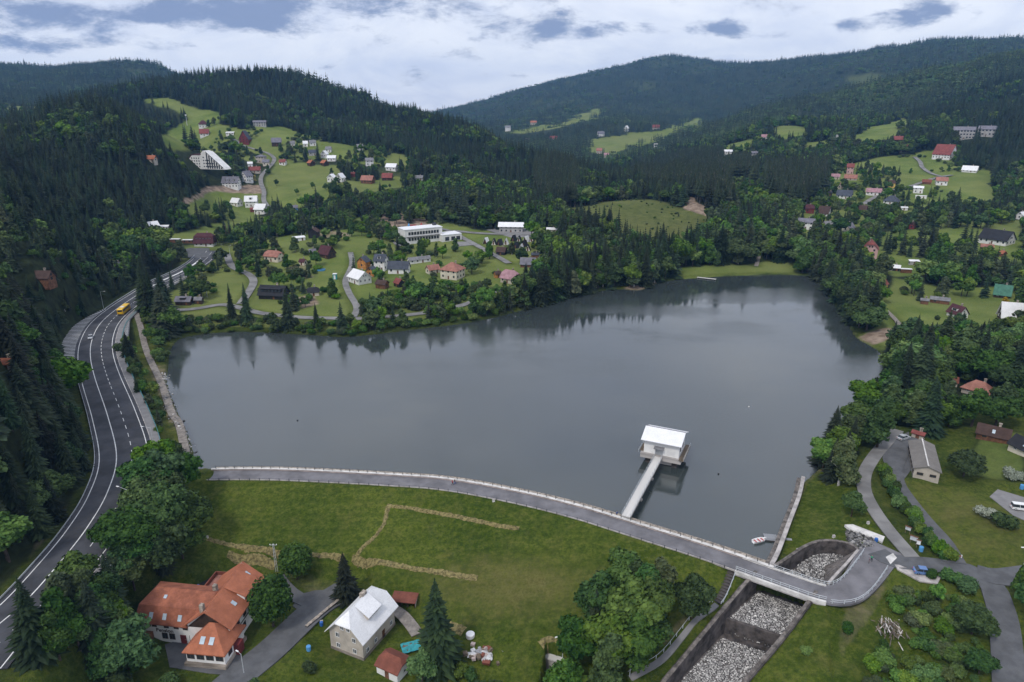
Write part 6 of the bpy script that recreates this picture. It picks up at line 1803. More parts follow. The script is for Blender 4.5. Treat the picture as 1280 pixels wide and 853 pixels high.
okk = clear_of_houses(fp[:, 0], fp[:, 1], hh, hh * .17, 1.0) & open_view(fp[:, 0], fp[:, 1], hh, .03)
for i in np.nonzero(okk & ~clear_cut)[0]:
    TREES.append((fp[i, 0], fp[i, 1], 'pine' if pine[i] else ('spruce' if isco[i] else 'leafy'), hh[i], .8 + .7 * TR.random()))
def scatter(poly, spacing, kinds, hr, prob=1.0, strict=.9, extra=1.1, avoid=True, clump=0.0):
    """loose planting inside an outline drawn on the photograph's ground"""
    q = np.array([P(*p) for p in poly]); x0, x1 = q[:, 0].min(), q[:, 0].max(); y0, y1 = q[:, 1].min(), q[:, 1].max()
    nx_, ny_ = int((x1 - x0) / spacing) + 1, int((y1 - y0) / spacing) + 1
    gx, gy = np.meshgrid(np.linspace(x0, x1, nx_), np.linspace(y0, y1, ny_)); gx = gx.ravel() + TR.uniform(-.5, .5, gx.size) * spacing; gy = gy.ravel() + TR.uniform(-.5, .5, gy.size) * spacing
    m = pip(q[:, :2], gx, gy) & (TR.random(gx.size) < prob)
    if clump: m &= (vnoise(gx, gy, clump, 41) + .4 * vnoise(gx, gy, clump * .4, 42)) > 0
    gx, gy = gx[m], gy[m]
    if not len(gx): return
    m = ~pip(LAKE_S, gx, gy)
    for (nm, mt, wd, pts) in ROADS: m &= seg_dist(ROADW[nm][:, :2], gx, gy)[0] > wd / 2 + 1.6
    m &= seg_dist(crest_line[:, :2], gx, gy)[0] > 6
    gx, gy = gx[m], gy[m]
    kk = TR.choice(len(kinds), len(gx), p=np.array([k[1] for k in kinds]) / sum(k[1] for k in kinds))
    hs = np.array([TR.uniform(*hr) * (kinds[k][2] if len(kinds[k]) > 2 else 1) for k in kk])
    m = clear_of_houses(gx, gy, hs, hs * .2, strict) & open_view(gx, gy, hs, .35) if len(gx) else []
    for i in np.nonzero(m)[0]: TREES.append((gx[i], gy[i], kinds[kk[i]][0], hs[i], .9 + .4 * TR.random()))
MIX = [('leafy', .5), ('spruce', .2, 1.2), ('shrub', .5, .42)]
# village gardens and orchards
scatter([(205,400),(240,345),(330,312),(395,290),(440,280),(470,272),(520,310),(600,315),(660,300),(690,310),(650,352),(630,372),(560,392),(440,405),(300,402)], 5.2, [('leafy', .5), ('spruce', .10, 1.3), ('shrub', .6, .42)], (4, 12), .8, .96, clump=22)
scatter([(440,385),(520,360),(600,355),(640,365),(590,385),(520,398),(450,400)], 5.5, [('leafy', .6, .8), ('shrub', .5, .5), ('spruce', .2)], (6, 10), .8, .97)
scatter([(450,268),(500,255),(560,262),(620,262),(700,275),(700,300),(640,282),(560,280),(490,280)], 7, [('leafy', .6), ('spruce', .4, 1.4)], (9, 14), .8, .97)
scatter([(640,300),(700,295),(720,330),(690,345),(650,350)], 6.5, [('leafy', .6), ('spruce', .4, 1.3)], (9, 15), .85, .97)
scatter([(270,300),(330,285),(330,310),(300,335),(270,330)], 6, [('spruce', .4, 1.3), ('leafy', .6)], (9, 13), .8, .97)
scatter([(335,268),(440,255),(440,285),(380,295),(335,300)], 6.5, [('spruce', .4, 1.3), ('leafy', .6)], (10, 14), .9, .97)
scatter([(255,262),(300,258),(290,280),(220,295),(215,280)], 6.0, [('leafy', .6), ('spruce', .4, 1.3)], (9, 14), .8, .97)
# far shore belt
scatter([(205,420),(195,400),(290,398),(400,404),(520,402),(590,395),(590,403),(520,411),(440,420),(390,418),(300,414),(236,420)], 3.6, [('shrub', .75, .42), ('leafy', .25, .75)], (6, 9), .8, .5)
scatter([(440,412),(520,400),(590,390),(650,376),(660,386),(590,402),(520,411),(440,420)], 4.2, [('leafy', .5), ('shrub', .3, .4), ('spruce', .3, 1.2)], (8, 12), .9, .6)
scatter([(640,378),(700,345),(760,335),(835,325),(846,347),(800,360),(765,361),(715,370),(650,388)], 4.6, [('spruce', .6, 1.25), ('leafy', .4, .95)], (14, 18), .95, .4)
scatter([(700,300),(760,310),(840,320),(835,335),(760,340),(700,345)], 6, [('spruce', .5, 1.3), ('leafy', .5)], (10, 15), .9, .9)
scatter([(850,335),(900,300),(960,300),(990,318),(960,326),(900,334)], 5.2, [('leafy', .75), ('spruce', .25, 1.3), ('shrub', .3, .4)], (9, 14), .9, .7)
scatter([(1000,342),(985,320),(1010,300),(1050,310),(1075,330),(1085,370),(1095,400),(1075,412),(1058,401),(1040,377),(1022,351)], 4.8, [('spruce', .5, 1.35), ('leafy', .5, 1.1)], (12, 17), .97, .97)
# clearing knoll and valley mouth scrub
scatter([(700,262),(790,250),(880,270),(890,295),(850,315),(770,303),(716,288)], 8, [('shrub', .9, .3), ('spruce', .2, .7)], (4, 7), .5, .9, clump=25)
scatter([(905,232),(940,228),(960,248),(1000,270),(990,300),(910,300)], 6, [('leafy', .7), ('shrub', .5, .5), ('spruce', .2, 1.3)], (7, 12), .8, .9)
# right village and bank
scatter([(990,300),(985,278),(1010,255),(1030,240),(1040,215),(1068,205),(1140,193),(1190,200),(1240,215),(1200,215),(1150,215),(1090,230),(1140,240),(1130,268),(1060,290)], 6.5, MIX, (5, 12), .8, .97, clump=40)
scatter([(1030,240),(1110,225),(1180,240),(1130,268),(1060,285),(1000,285)], 6, MIX, (5, 10), .8, .97, clump=32)
scatter([(1140,262),(1190,252),(1280,262),(1280,290),(1200,285),(1130,295),(1060,305),(1050,290)], 7, [('leafy', .6), ('spruce', .35, 1.4), ('shrub', .2, .4)], (9, 14), .6, .97)
scatter([(1090,300),(1200,290),(1280,300),(1280,350),(1180,355),(1110,350)], 8, [('leafy', .6), ('spruce', .4, 1.4)], (9, 14), .4, .98, clump=60)
scatter([(1110,350),(1280,350),(1280,372),(1190,372),(1110,385)], 7, [('leafy', .6), ('spruce', .3, 1.4), ('shrub', .4, .4)], (7, 12), .55, .97)
scatter([(1130,405),(1180,398),(1240,415),(1280,405),(1280,430),(1180,436),(1120,440)], 7, [('shrub', .8, .4), ('leafy', .2)], (5, 8), .6, .97)
scatter([(1100,442),(1180,436),(1280,425),(1280,530),(1200,545),(1130,535),(1095,560),(1070,600),(1010,600),(1035,575),(1090,500),(1106,464)], 6.0, [('leafy', .72), ('spruce', .32, 1.25)], (9, 15), .92, 1.0)
# strip between road and lake
scatter([(178,395),(205,395),(208,430),(206,460),(192,450)], 3.4, [('shrub', .8, .5), ('leafy', .2)], (6, 8), .85, 0)
scatter([(148,430),(165,440),(190,490),(212,540),(235,590),(222,592),(195,540),(165,480)], 3.8, [('shrub', .7, .5), ('leafy', .3, .8), ('spruce', .12)], (6, 9), .8, 0)
scatter([(170,590),(232,585),(245,620),(248,680),(225,705),(165,690),(140,700),(160,650)], 5.0, [('leafy', .85), ('spruce', .15, 1.3)], (10, 15), .95, .6)
scatter([(250,690),(300,705),(330,718),(310,735),(255,705)], 4.2, [('shrub', .9, .45), ('leafy', .15)], (6, 8), .5, .9)
scatter([(-20,860),(60,790),(130,722),(170,700),(245,695),(262,712),(200,740),(165,765),(168,800),(192,835),(205,870)], 4.3, [('leafy', .75), ('spruce', .2, 1.25), ('shrub', .2, .5)], (10, 15), .98, 1.0)
scatter([(150,690),(240,680),(268,706),(240,722),(205,738),(165,764),(150,770),(120,740)], 4.6, [('leafy', .85), ('spruce', .15, 1.2)], (8, 12), .95, 1.0)
scatter([(200,846),(330,862),(300,900),(190,900)], 4, [('leafy', .5), ('shrub', .5, .5)], (5, 8), .8, .97)
scatter([(-10,520),(60,500),(106,515),(110,570),(92,622),(40,690),(-10,730)], 5.6, [('spruce', .7, 1.15), ('leafy', .3, .8)], (11, 16), .9, 0)
# clump below the dam
scatter([(706,830),(722,790),(750,765),(800,745),(850,752),(892,758),(860,775),(830,800),(800,840),(780,870),(700,890)], 4.4, [('leafy', .95), ('spruce', .08)], (11, 16), .95, .9)
scatter([(1105,740),(1150,735),(1185,745),(1215,765),(1240,800),(1245,860),(1080,870),(1100,800)], 2.3, [('shrub', .92, .36), ('leafy', .08)], (3, 9), .97, .3)
scatter([(940,858),(985,800),(1010,770),(1050,775),(1045,850)], 5, [('shrub', 1, .4)], (4, 7), .42, .5)
scatter([(1262,740),(1300,725),(1300,880),(1270,880)], 4, [('leafy', .4), ('shrub', .6, .5)], (6, 9), .8, .5)
scatter([(330,840),(380,800),(420,810),(480,850),(330,870)], 9, [('shrub', 1, .35)], (4, 7), .4, .9)
scatter([(560,838),(600,842),(640,858),(560,870)], 3, [('shrub', 1, .45)], (5, 7), .9, .5)
scatter([(225,150),(270,150),(330,165),(330,200),(230,200)], 8, [('shrub', .6, .5), ('leafy', .5)], (5, 11), .7, .97, clump=45)
scatter([(345,175),(420,172),(500,195),(510,215),(440,205),(350,200)], 7, MIX, (6, 13), .8, .96, clump=45)
scatter([(340,215),(430,212),(500,225),(430,250),(340,255)], 30, [('leafy', 1)], (6, 9), .4, .97)

for k_, (px_, py_) in enumerate([(140,745),(150,728),(126,755),(160,716),(176,708),(148,762),(132,775),(112,768),(118,790),(140,792),(98,785),(150,812),(128,815),(100,812),(190,705),(205,712),(168,735),(84,808),(160,842),(135,842)]):
    p = P(px_, py_); TREES.append((p[0], p[1], 'leafy' if k_ % 5 else 'spruce', 8.5 + 3.5 * TR.random(), 1.1))
# single trees one can point at: (px, py of the foot, height, proto, width factor, label)
SINGLES = [
 (548,834,22.5,'spruce_near0',1.3,'spruce_tree','tall dark spruce beside the stone house below the dam'),
 (433,746,12.5,'spruce_near1',1.3,'spruce_tree','slender spruce behind the stone house by the forecourt'),
 (372,724,10.5,'oval_near0',1.25,'broadleaf_tree','round dense tree at the foot of the dam by the power pole'),
 (342,783,14.0,'oval_near1',1.05,'broadleaf_tree','dense oval tree at the right corner of the guest house'),
 (528,856,8.5,'leafy_near3',1.05,'broadleaf_tree','bright green tree in front of the red roofed shed'),
 (291,403,20,'spruce_near0',.8,'spruce_tree','tall lakeside spruce, left of the two standing close together'),
 (310,405,21,'spruce_near1',.85,'spruce_tree','tall lakeside spruce, right of the two standing close together'),
 (361,412,21,'spruce_near2',.85,'spruce_tree','tall lakeside spruce in front of the black roofed house'),
 (396,408,12,'spruce_near0',1.0,'spruce_tree','smaller lakeside spruce right of the black roofed house'),
 (161,446,11,'spruce_near2',1.25,'spruce_tree','broad spruce beside the hatched bay of the main road'),
 (1204,596,9.5,'leafy_near2',1.3,'broadleaf_tree','spreading tree on the lawn right of the depot hall'),
 (1160,543,19,'spruce_near1',1.2,'spruce_tree','tall dark conifer behind the depot hall'),
 (1064,646,8,'leafy_near0',1.0,'broadleaf_tree','leafy tree on the bank lawn above the spillway basin'),
 (1048,607,15,'leafy_near4',1.0,'birch_tree','grey green birch at the lake end of the bank lawn'),
 (1096,560,17,'leafy_near1',1.0,'broadleaf_tree','tall leafy tree beside the top of the bank lane'),
 (1274,745,8,'leafy_near1',.8,'broadleaf_tree','leafy tree at the right edge by the road junction'),
 (424,229,9,'spruce_mid1',1.1,'spruce_tree','blue green spruce beside the white field cottages'),
 (319,228,8,'autumn',.9,'broadleaf_tree','yellow leaved tree beside the hillside road'),
 (1255,385,6,'autumn',1.3,'broadleaf_tree','small yellow bush tree below the green roofed chalet'),
 (502,192,13,'leafy_near0',1.0,'broadleaf_tree','round light tree alone at the hill forest edge'),
]
SHR = [
 (1265,600,4.2,'blossom',1.1,'white flowering shrub on the lawn by the right edge'),
 (1232,645,3.6,'blossom',1.2,'white flowering shrub below the parking apron'),
 (1254,658,4.5,'shrub0',1.2,'dark shrub beside the parking apron'),
 (1060,790,2.6,'shrub0',1.1,'lone round shrub on the grass right of the spillway'),
 (388,838,2.6,'shrub0',1.2,'lone shrub on the grass left of the stone house'),
 (1165,722,2.4,'shrub0',1.2,'shrub half hiding the parked blue car'),
 (1190,728,3.2,'shrub0',1.5,'dense shrub at the roadside right of the blue car'),
 (1210,738,3.4,'shrub0',1.5,'dense roadside shrub before the junction bend'),
]
# hedge along the bank lane
hedge_line = spline([at_z(1106,598,1.0), at_z(1118,622,.9), at_z(1138,650,.6), at_z(1160,678,.4), at_z(1184,699,.3)], 2.2)
def zone(px, py, Y):
    if Y > 1500: return 'on the far mountain side'
    if py > 780 and px < 330: return 'in the dark corner below the guest house'
    if px < 260 and py > 640: return 'in the belt between main road and guest house'
    if 130 < px < 250 and py > 385: return 'on the strip between main road and lake'
    if px < 135 or (px < 200 and py < 330):
        if py > 620: return 'on the lowest slope beside the near road stretch'
        if py > 470: return 'on the left slope along the road curve'
        if py > 380: return 'on the left slope beside the hatched road bay'
        if py > 300: return 'on the left slope above the road viaduct'
        return 'high on the left slope under the skyline'
    if 690 < px < 900 and py > 700: return 'in the clump at the foot of the dam'
    if px >= 900 and py > 720: return 'on the scrubby slope right of the spillway'
    if px > 990 and py > 560: return 'on the right bank beside the lane'
    if px > 1080 and py > 425:
        if py > 530: return 'close behind the depot hall on the right'
        if px < 1130: return 'along the right bank water edge'
        if px > 1235: return 'in the right bank wood by the photo edge'
        return ('in the right bank wood below the salmon roof' if py > 492 else 'in the right bank wood under the cottage gardens')
    if px > 990 and py > 295: return 'on the right bank above the lake'
    if px > 900 and py > 190: return 'among the gardens of the right village'
    if 640 < px <= 900 and py > 320: return 'in the tall far shore belt ' + ('right of the pink roof' if px < 720 else 'by the sandy spit' if px < 850 else 'by the swimming jetty')
    if px <= 660 and py > 375: return 'in the low belt along the far shore road'
    if px <= 660 and py > 255: return 'among the village gardens ' + ('near the black roofed house' if px < 430 else 'near the orange timber houses' if px < 540 else 'near the square villa')
    if 660 <= px <= 900 and py > 240: return 'around the clearing knoll behind the lake'
    return 'on the hillside meadows behind the village'
ADJ = {'spruce': 'dark spruce', 'leafy': 'green broadleaf tree', 'pine': 'tall bare trunked pine', 'shrub': 'low green shrub'}
NAME = {'spruce': 'spruce_tree', 'leafy': 'broadleaf_tree', 'pine': 'pine_tree', 'shrub': 'shrub'}
CATG = {'spruce': 'tree', 'leafy': 'tree', 'pine': 'tree', 'shrub': 'shrub'}
T = np.array([(t[0], t[1], t[3], t[4]) for t in TREES]); K = np.array([t[2] for t in TREES])
TZ = hgt(T[:, 0], T[:, 1]); tpx, tpy, tfw = proj(T[:, 0], T[:, 1], TZ)
size_px = T[:, 2] * FPX / tfw
inview = (tpx > 4) & (tpx < 1276) & (tpy - size_px < 840) & (tpy > 0) & (tpy - size_px * .5 < 853)
def make_tree(name, label, cat, pk, x, y, z, h, wf, group=None):
    s = h / 10.0; t = thing(name, label, cat, (x, y, z - .15), TR.random() * 6.28, group)
    t.scale = (s * wf, s * wf, s)
    c, k = PROTO[pk]
    link('crown', c, t)
    if k: link('trunk', k, t)
    return t
for (px, py, h, pk, wf, nm, lb_) in SINGLES:
    p = P(px, py); make_tree(nm, lb_, 'tree', pk, p[0], p[1], p[2], h, wf)
for (px, py, h, pk, wf, lb_) in SHR:
    p = P(px, py); make_tree('shrub', lb_, 'shrub', pk, p[0], p[1], p[2], h, wf)
hd = thing('hedge', 'long leafy hedge between the bank lane and the depot driveway', 'hedge', tuple(hedge_line[0]))
for q in hedge_line:
    for _ in range(2):
        s = .34 * (.8 + .5 * TR.random()); q2 = q - hedge_line[0]
        o = link('bush', PROTO['shrub%d' % TR.integers(0, 2)][0], hd, (q2[0] + TR.normal(0, .6), q2[1] + TR.normal(0, .6), float(hgt(q[0], q[1])) - hedge_line[0][2] - .2), TR.random() * 6.28, (s * .75, s * .75, s))
single = np.zeros(len(T), bool)
for kd, limit in (('spruce', 290), ('leafy', 285), ('shrub', 290), ('pine', 120)):
    idx_ = np.nonzero((K == kd) & inview)[0]; idx_ = idx_[np.argsort(-size_px[idx_])][:limit]; single[idx_] = True
for i in np.nonzero(single)[0]:
    kd = K[i]; z_ = zone(tpx[i], tpy[i], T[i, 1])
    pk = {'spruce': 'spruce_near%d' % TR.integers(0, 3), 'leafy': 'leafy_near%d' % TR.choice(5, p=[.27, .23, .24, .20, .06]), 'shrub': 'shrub%d' % TR.choice(3, p=[.58, .36, .06]), 'pine': 'pine_near%d' % TR.integers(0, 2)}[kd]
    make_tree(NAME[kd], ADJ[kd] + ' ' + z_, CATG[kd], pk, T[i, 0], T[i, 1], TZ[i], T[i, 2], T[i, 3], {'spruce': 'spruces', 'leafy': 'broadleaf trees', 'shrub': 'shrubs', 'pine': 'pines'}[kd] + ' ' + z_)

# everything beyond: one mass for each sort of wood
def mass(name, label, cat, sel, meshes):
    pts = np.stack([T[sel, 0], T[sel, 1], TZ[sel] - .2], 1)
    return mass_pts(name, label, cat, pts, T[sel, 2] / 10.0, T[sel, 3], meshes)
def mass_pts(name, label, cat, pts, hs, wf, meshes):
    me = bpy.data.meshes.new(name); n_ = len(pts); me.vertices.add(n_); me.vertices.foreach_set('co', pts.astype(np.float32).ravel())
    sc = np.stack([hs * wf, hs * wf, hs], 1).astype(np.float32)
    a = me.attributes.new('size', 'FLOAT_VECTOR', 'POINT'); a.data.foreach_set('vector', sc.ravel())
    a = me.attributes.new('turn', 'FLOAT_VECTOR', 'POINT'); a.data.foreach_set('vector', np.stack([np.zeros(n_), np.zeros(n_), TR.random(n_) * 6.28], 1).astype(np.float32).ravel())
    a = me.attributes.new('sort', 'INT', 'POINT'); a.data.foreach_set('value', TR.integers(0, len(meshes), n_).astype(np.int32))
    pc = bpy.data.collections.new(name + '_shapes')
    for m in meshes:
        pc.objects.link(bpy.data.objects.new(name + '_shape', m))
    ng = bpy.data.node_groups.new(name, 'GeometryNodeTree')
    ng.interface.new_socket('Geometry', in_out='INPUT', socket_type='NodeSocketGeometry'); ng.interface.new_socket('Geometry', in_out='OUTPUT', socket_type='NodeSocketGeometry')
    gi = ng.nodes.new('NodeGroupInput'); go = ng.nodes.new('NodeGroupOutput'); ip = ng.nodes.new('GeometryNodeInstanceOnPoints'); ci = ng.nodes.new('GeometryNodeCollectionInfo')
    ci.inputs['Collection'].default_value = pc; ci.inputs['Separate Children'].default_value = True; ci.inputs['Reset Children'].default_value = True
    def attr(nm, ty):
        nd = ng.nodes.new('GeometryNodeInputNamedAttribute'); nd.data_type = ty; nd.inputs['Name'].default_value = nm; return nd.outputs['Attribute']
    L_ = ng.links.new
    L_(gi.outputs[0], ip.inputs['Points']); L_(ci.outputs[0], ip.inputs['Instance']); ip.inputs['Pick Instance'].default_value = True
    L_(attr('sort', 'INT'), ip.inputs['Instance Index']); L_(attr('turn', 'FLOAT_VECTOR'), ip.inputs['Rotation']); L_(attr('size', 'FLOAT_VECTOR'), ip.inputs['Scale'])
    L_(ip.outputs[0], go.inputs[0])
    o = link(name, me); md = o.modifiers.new('trees', 'NODES'); md.node_group = ng
    return tag(o, label, cat, kind='stuff')
farm = T[:, 1] > 1350
rest = ~single
mass('spruce_forest', 'dense dark spruce forest covering the nearer hills', 'forest', rest & (K == 'spruce') & ~farm, [merged('spruce_mid%d' % i) for i in range(3)])
mass('broadleaf_woodland', 'mixed green broadleaf woodland on the hillsides', 'woodland', rest & (K == 'leafy') & ~farm, [merged('leafy_mid%d' % i) for i in (0, 1, 2, 3, 1, 3, 4)])
mass('pine_wood', 'stand of bare trunked pines behind the clearing', 'forest', rest & (K == 'pine') & ~farm, [merged('pine_mid%d' % i) for i in range(2)])
if (rest & (K == 'shrub')).any(): mass('shrubbery', 'low shrubs scattered over gardens and banks', 'shrubs', rest & (K == 'shrub'), [PROTO['shrub%d' % i][0] for i in (0, 0, 1, 2)])
mass('mountain_forest', 'dark conifer forest on the far mountains', 'forest', rest & farm & (K != 'leafy'), [clump_mesh(200 + i, 5, 7.5, False) for i in range(4)])
mass('mountain_woodland', 'paler mixed woodland patches on the far mountains', 'woodland', rest & farm & (K == 'leafy'), [clump_mesh(210 + i, 5, 7.5, True) for i in range(4)])
print('TREES', len(T), 'single', single.sum(), {k: int((K == k).sum()) for k in set(K)}, 'far', int(farm.sum()))
# ------------------------------------------------------------------ hay swaths on the dam face
def swath(pts, w, label):
    w = w * .85; line = spline([P(*p) for p in pts], .5); L_ = len(line); cols = 9; mb = MB()
    o3 = line[0].copy(); offs = np.linspace(-1, 1, cols); r = np.random.default_rng(len(pts) * 7 + int(pts[0][0]))
    wj = np.convolve(r.normal(0, .22, L_ + 8), np.ones(9) / 3, 'valid')[:L_]
    sh_ = np.convolve(r.normal(0, .07, L_ + 8), np.ones(9) / 3, 'valid')[:L_]
    for k, u in enumerate(offs):
        q = offset_line(line, u * (w / 2 + wj * .3) + sh_ + r.normal(0, .12, L_))
        for p in q:
            h = (1 - u * u) * (.12 + .16 * r.random()) - (.08 if abs(u) == 1 else 0) + .04
            mb.v.append((p[0] - o3[0], p[1] - o3[1], float(hgt(p[0], p[1])) + h - o3[2]))
    for k in range(cols - 1):
        for i in range(L_ - 1):
            mb.f.append((k * L_ + i, (k + 1) * L_ + i, (k + 1) * L_ + i + 1, k * L_ + i + 1)); mb.m.append(0)
    o = mb.build('hay_swath', 'hay', None, tuple(o3)); return tag(o, label, 'hay', 'raked hay on the dam face')
swath([(484,632),(527,638),(571,646),(615,655),(649,661)], 1.6, 'upper straw coloured hay swath running across the dam face')
swath([(486,634),(476,661.6),(445,697)], 1.3, 'short hay swath running down the dam face')
swath([(440,699),(486,705),(537,714),(597,723)], 1.7, 'lower straw coloured hay swath above the stone house')
swath([(252,672),(289,682),(340,690.5),(391,694),(430,698)], 1.7, 'hay swath at the left dam foot behind the power pole')
swath([(285,692),(313,699),(345,708)], 2.4, 'short thick hay swath beside the guest house terrace')
swath([(560,783),(572,786),(580,790)], 3.0, 'small heap of dry hay right of the tall spruce')
swath([(676,808),(686,802),(698,808)], 3.2, 'dry hay heap above the culvert portal')

# ------------------------------------------------------------------ vehicles
def wheel(parent, x, y, r, w=.22):
    t = MB(); n_ = 14
    t.lathe([(r * .62, -w / 2), (r * .95, -w / 2), (r, -w * .3), (r, w * .3), (r * .95, w / 2), (r * .62, w / 2)], n_)
    o = t.build('wheel', 'rubber', parent, (x, y, r)); o.rotation_euler = (R(90), 0, 0)
    MB().lathe([(.01, -w * .42), (r * .62, -w * .36), (r * .62, w * .36), (.01, w * .42)], n_).build('rim', 'steel', o)
def car(label, p, rz, paint, Lc_=4.4, Wc=1.8, Hc=1.48, van=False, name='car'):
    t = thing(name, label, 'car', p, rz)
    hl = Lc_ / 2
    lower = [(-hl, .28), (hl, .28), (hl + .02, .55), (hl - .1, .78), (hl - 1.1, .90), (-hl + .25, .92), (-hl - .02, .75)]
    bm_ = MB().extrude_y(lower, -Wc / 2, Wc / 2).build('body', paint, t)
    if van: cab = [(-hl + .06, .9), (hl - 1.0, .88), (hl - 1.7, Hc), (-hl + .2, Hc)]
    else: cab = [(-hl + .3, .9), (hl - 1.15, .88), (hl - 1.95, Hc - .03), (-hl + 1.0, Hc)]
    c = MB(); n_ = 4; b = 0
    for y, k in ((-Wc / 2 + .06, 0), (Wc / 2 - .06, 1)):
        s_ = 1 if k else -1
        for (x, z) in cab: c.v.append((x, y - s_ * (.16 if z > 1.2 else 0), z))
    c.f = [(0, 1, 2, 3), (7, 6, 5, 4), (1, 0, 4, 5), (2, 1, 5, 6), (3, 2, 6, 7), (0, 3, 7, 4)]; c.m = [0] * 6
    c.build('cabin_glass', 'glass', t)
    MB().box(((cab[2][0] + cab[3][0]) / 2, 0, Hc - .04), (cab[2][0] - cab[3][0] + .1, Wc - .4, .07)).build('roof', paint, t)
    for s_ in (-1, 1):
        MB().box((hl - .04, s_ * (Wc / 2 - .3), .58), (.1, .36, .16)).build('headlight', 'white_paint', t); MB().box((-hl + .03, s_ * (Wc / 2 - .25), .62), (.1, .3, .2)).build('tail_light', 'red_paint', t)
        MB().tube(((cab[0][0] + cab[1][0]) / 2 - .1, s_ * (Wc / 2 - .05), .9), ((cab[2][0] + cab[3][0]) / 2, s_ * (Wc / 2 - .21), Hc - .02), .045).build('pillar', paint, t)
        for x in (-hl + .8, hl - .85): wheel(t, x, s_ * (Wc / 2 - .1), .32)
    return t
def road_heading(px, py, z, line):
    p = at_z(px, py, z); s_ = arc_of(line, p); q = cut(line, max(0, s_ - 2), s_ + 2); return p, math.atan2(q[-1][1] - q[0][1], q[-1][0] - q[0][0])
p, h = road_heading(113.5, 423, 3.35, MR); car('silver car driving down the left lane of the main road', p, h + math.pi, 'silver_paint')
p, h = road_heading(249, 334, 4.6, MR); car('black van leaving the road junction by the trees', p, h, 'car_black', 5.2, 2.0, 2.1, True, 'van')
car('blue car parked at the bank road half behind a shrub', at_z(1155, 717, .16), R(-12), 'car_blue', 4.5)
car('white and black van parked on the parking apron at right', at_z(1276, 637, 1.4), R(-15), 'white_paint', 4.6, 1.8, 1.7, True, 'van')
car('grey car parked in the depot yard behind trees', at_z(1129, 549, 1.85), R(25), 'silver_paint')
pp = P(227, 318); car('yellow car parked in the inn forecourt', (pp[0], pp[1], pp[2] + .55), R(5), 'yellow_paint', 4.4)
pp = P(1129, 262.5)
# bus
p, h = road_heading(150.5, 392, 3.4, MR)
bl = offset_line(cut(MR, arc_of(MR, p) - 2, arc_of(MR, p) + 2), 4.0)
bus = thing('bus', 'yellow bus driving on the main road near the bridge', 'bus', (bl[2][0], bl[2][1], 3.4), h)
o_ = [(-5.9, .35), (5.85, .35), (5.95, 1.4), (5.75, 2.9), (5.4, 3.1), (-5.7, 3.1), (-5.95, 2.8)]
MB().extrude_y(o_, -1.27, 1.27).build('body', 'yellow_paint', bus)
for s_ in (-1, 1):
    for i in range(6): part_box('side_window', 'glass', bus, (-4.6 + i * 1.75, s_ * 1.275, 1.55), (1.6, .04, 1.05))
    for x in (-3.6, 3.7): wheel(bus, x, s_ * 1.12, .5, .3)
    part_box('tail_light', 'red_paint', bus, (-5.93, s_ * 1.0, 1.0), (.08, .25, .4)); part_box('headlight', 'white_paint', bus, (5.92, s_ * .95, .75), (.1, .35, .25)); part_box('mirror', 'dark_steel', bus, (5.9, s_ * 1.45, 2.2), (.15, .2, .5))
part_box('rear_window', 'glass', bus, (-5.9, 0, 1.8), (.12, 2.1, .95)); part_box('windscreen', 'glass', bus, (5.87, 0, 1.35), (.1, 2.3, 1.3))
part_box('roof_hatch', 'white_paint', bus, (-1.5, 0, 3.1), (2.2, 1.5, .22)); part_box('bumper', 'dark_steel', bus, (-5.95, 0, .35), (.12, 2.5, .35))

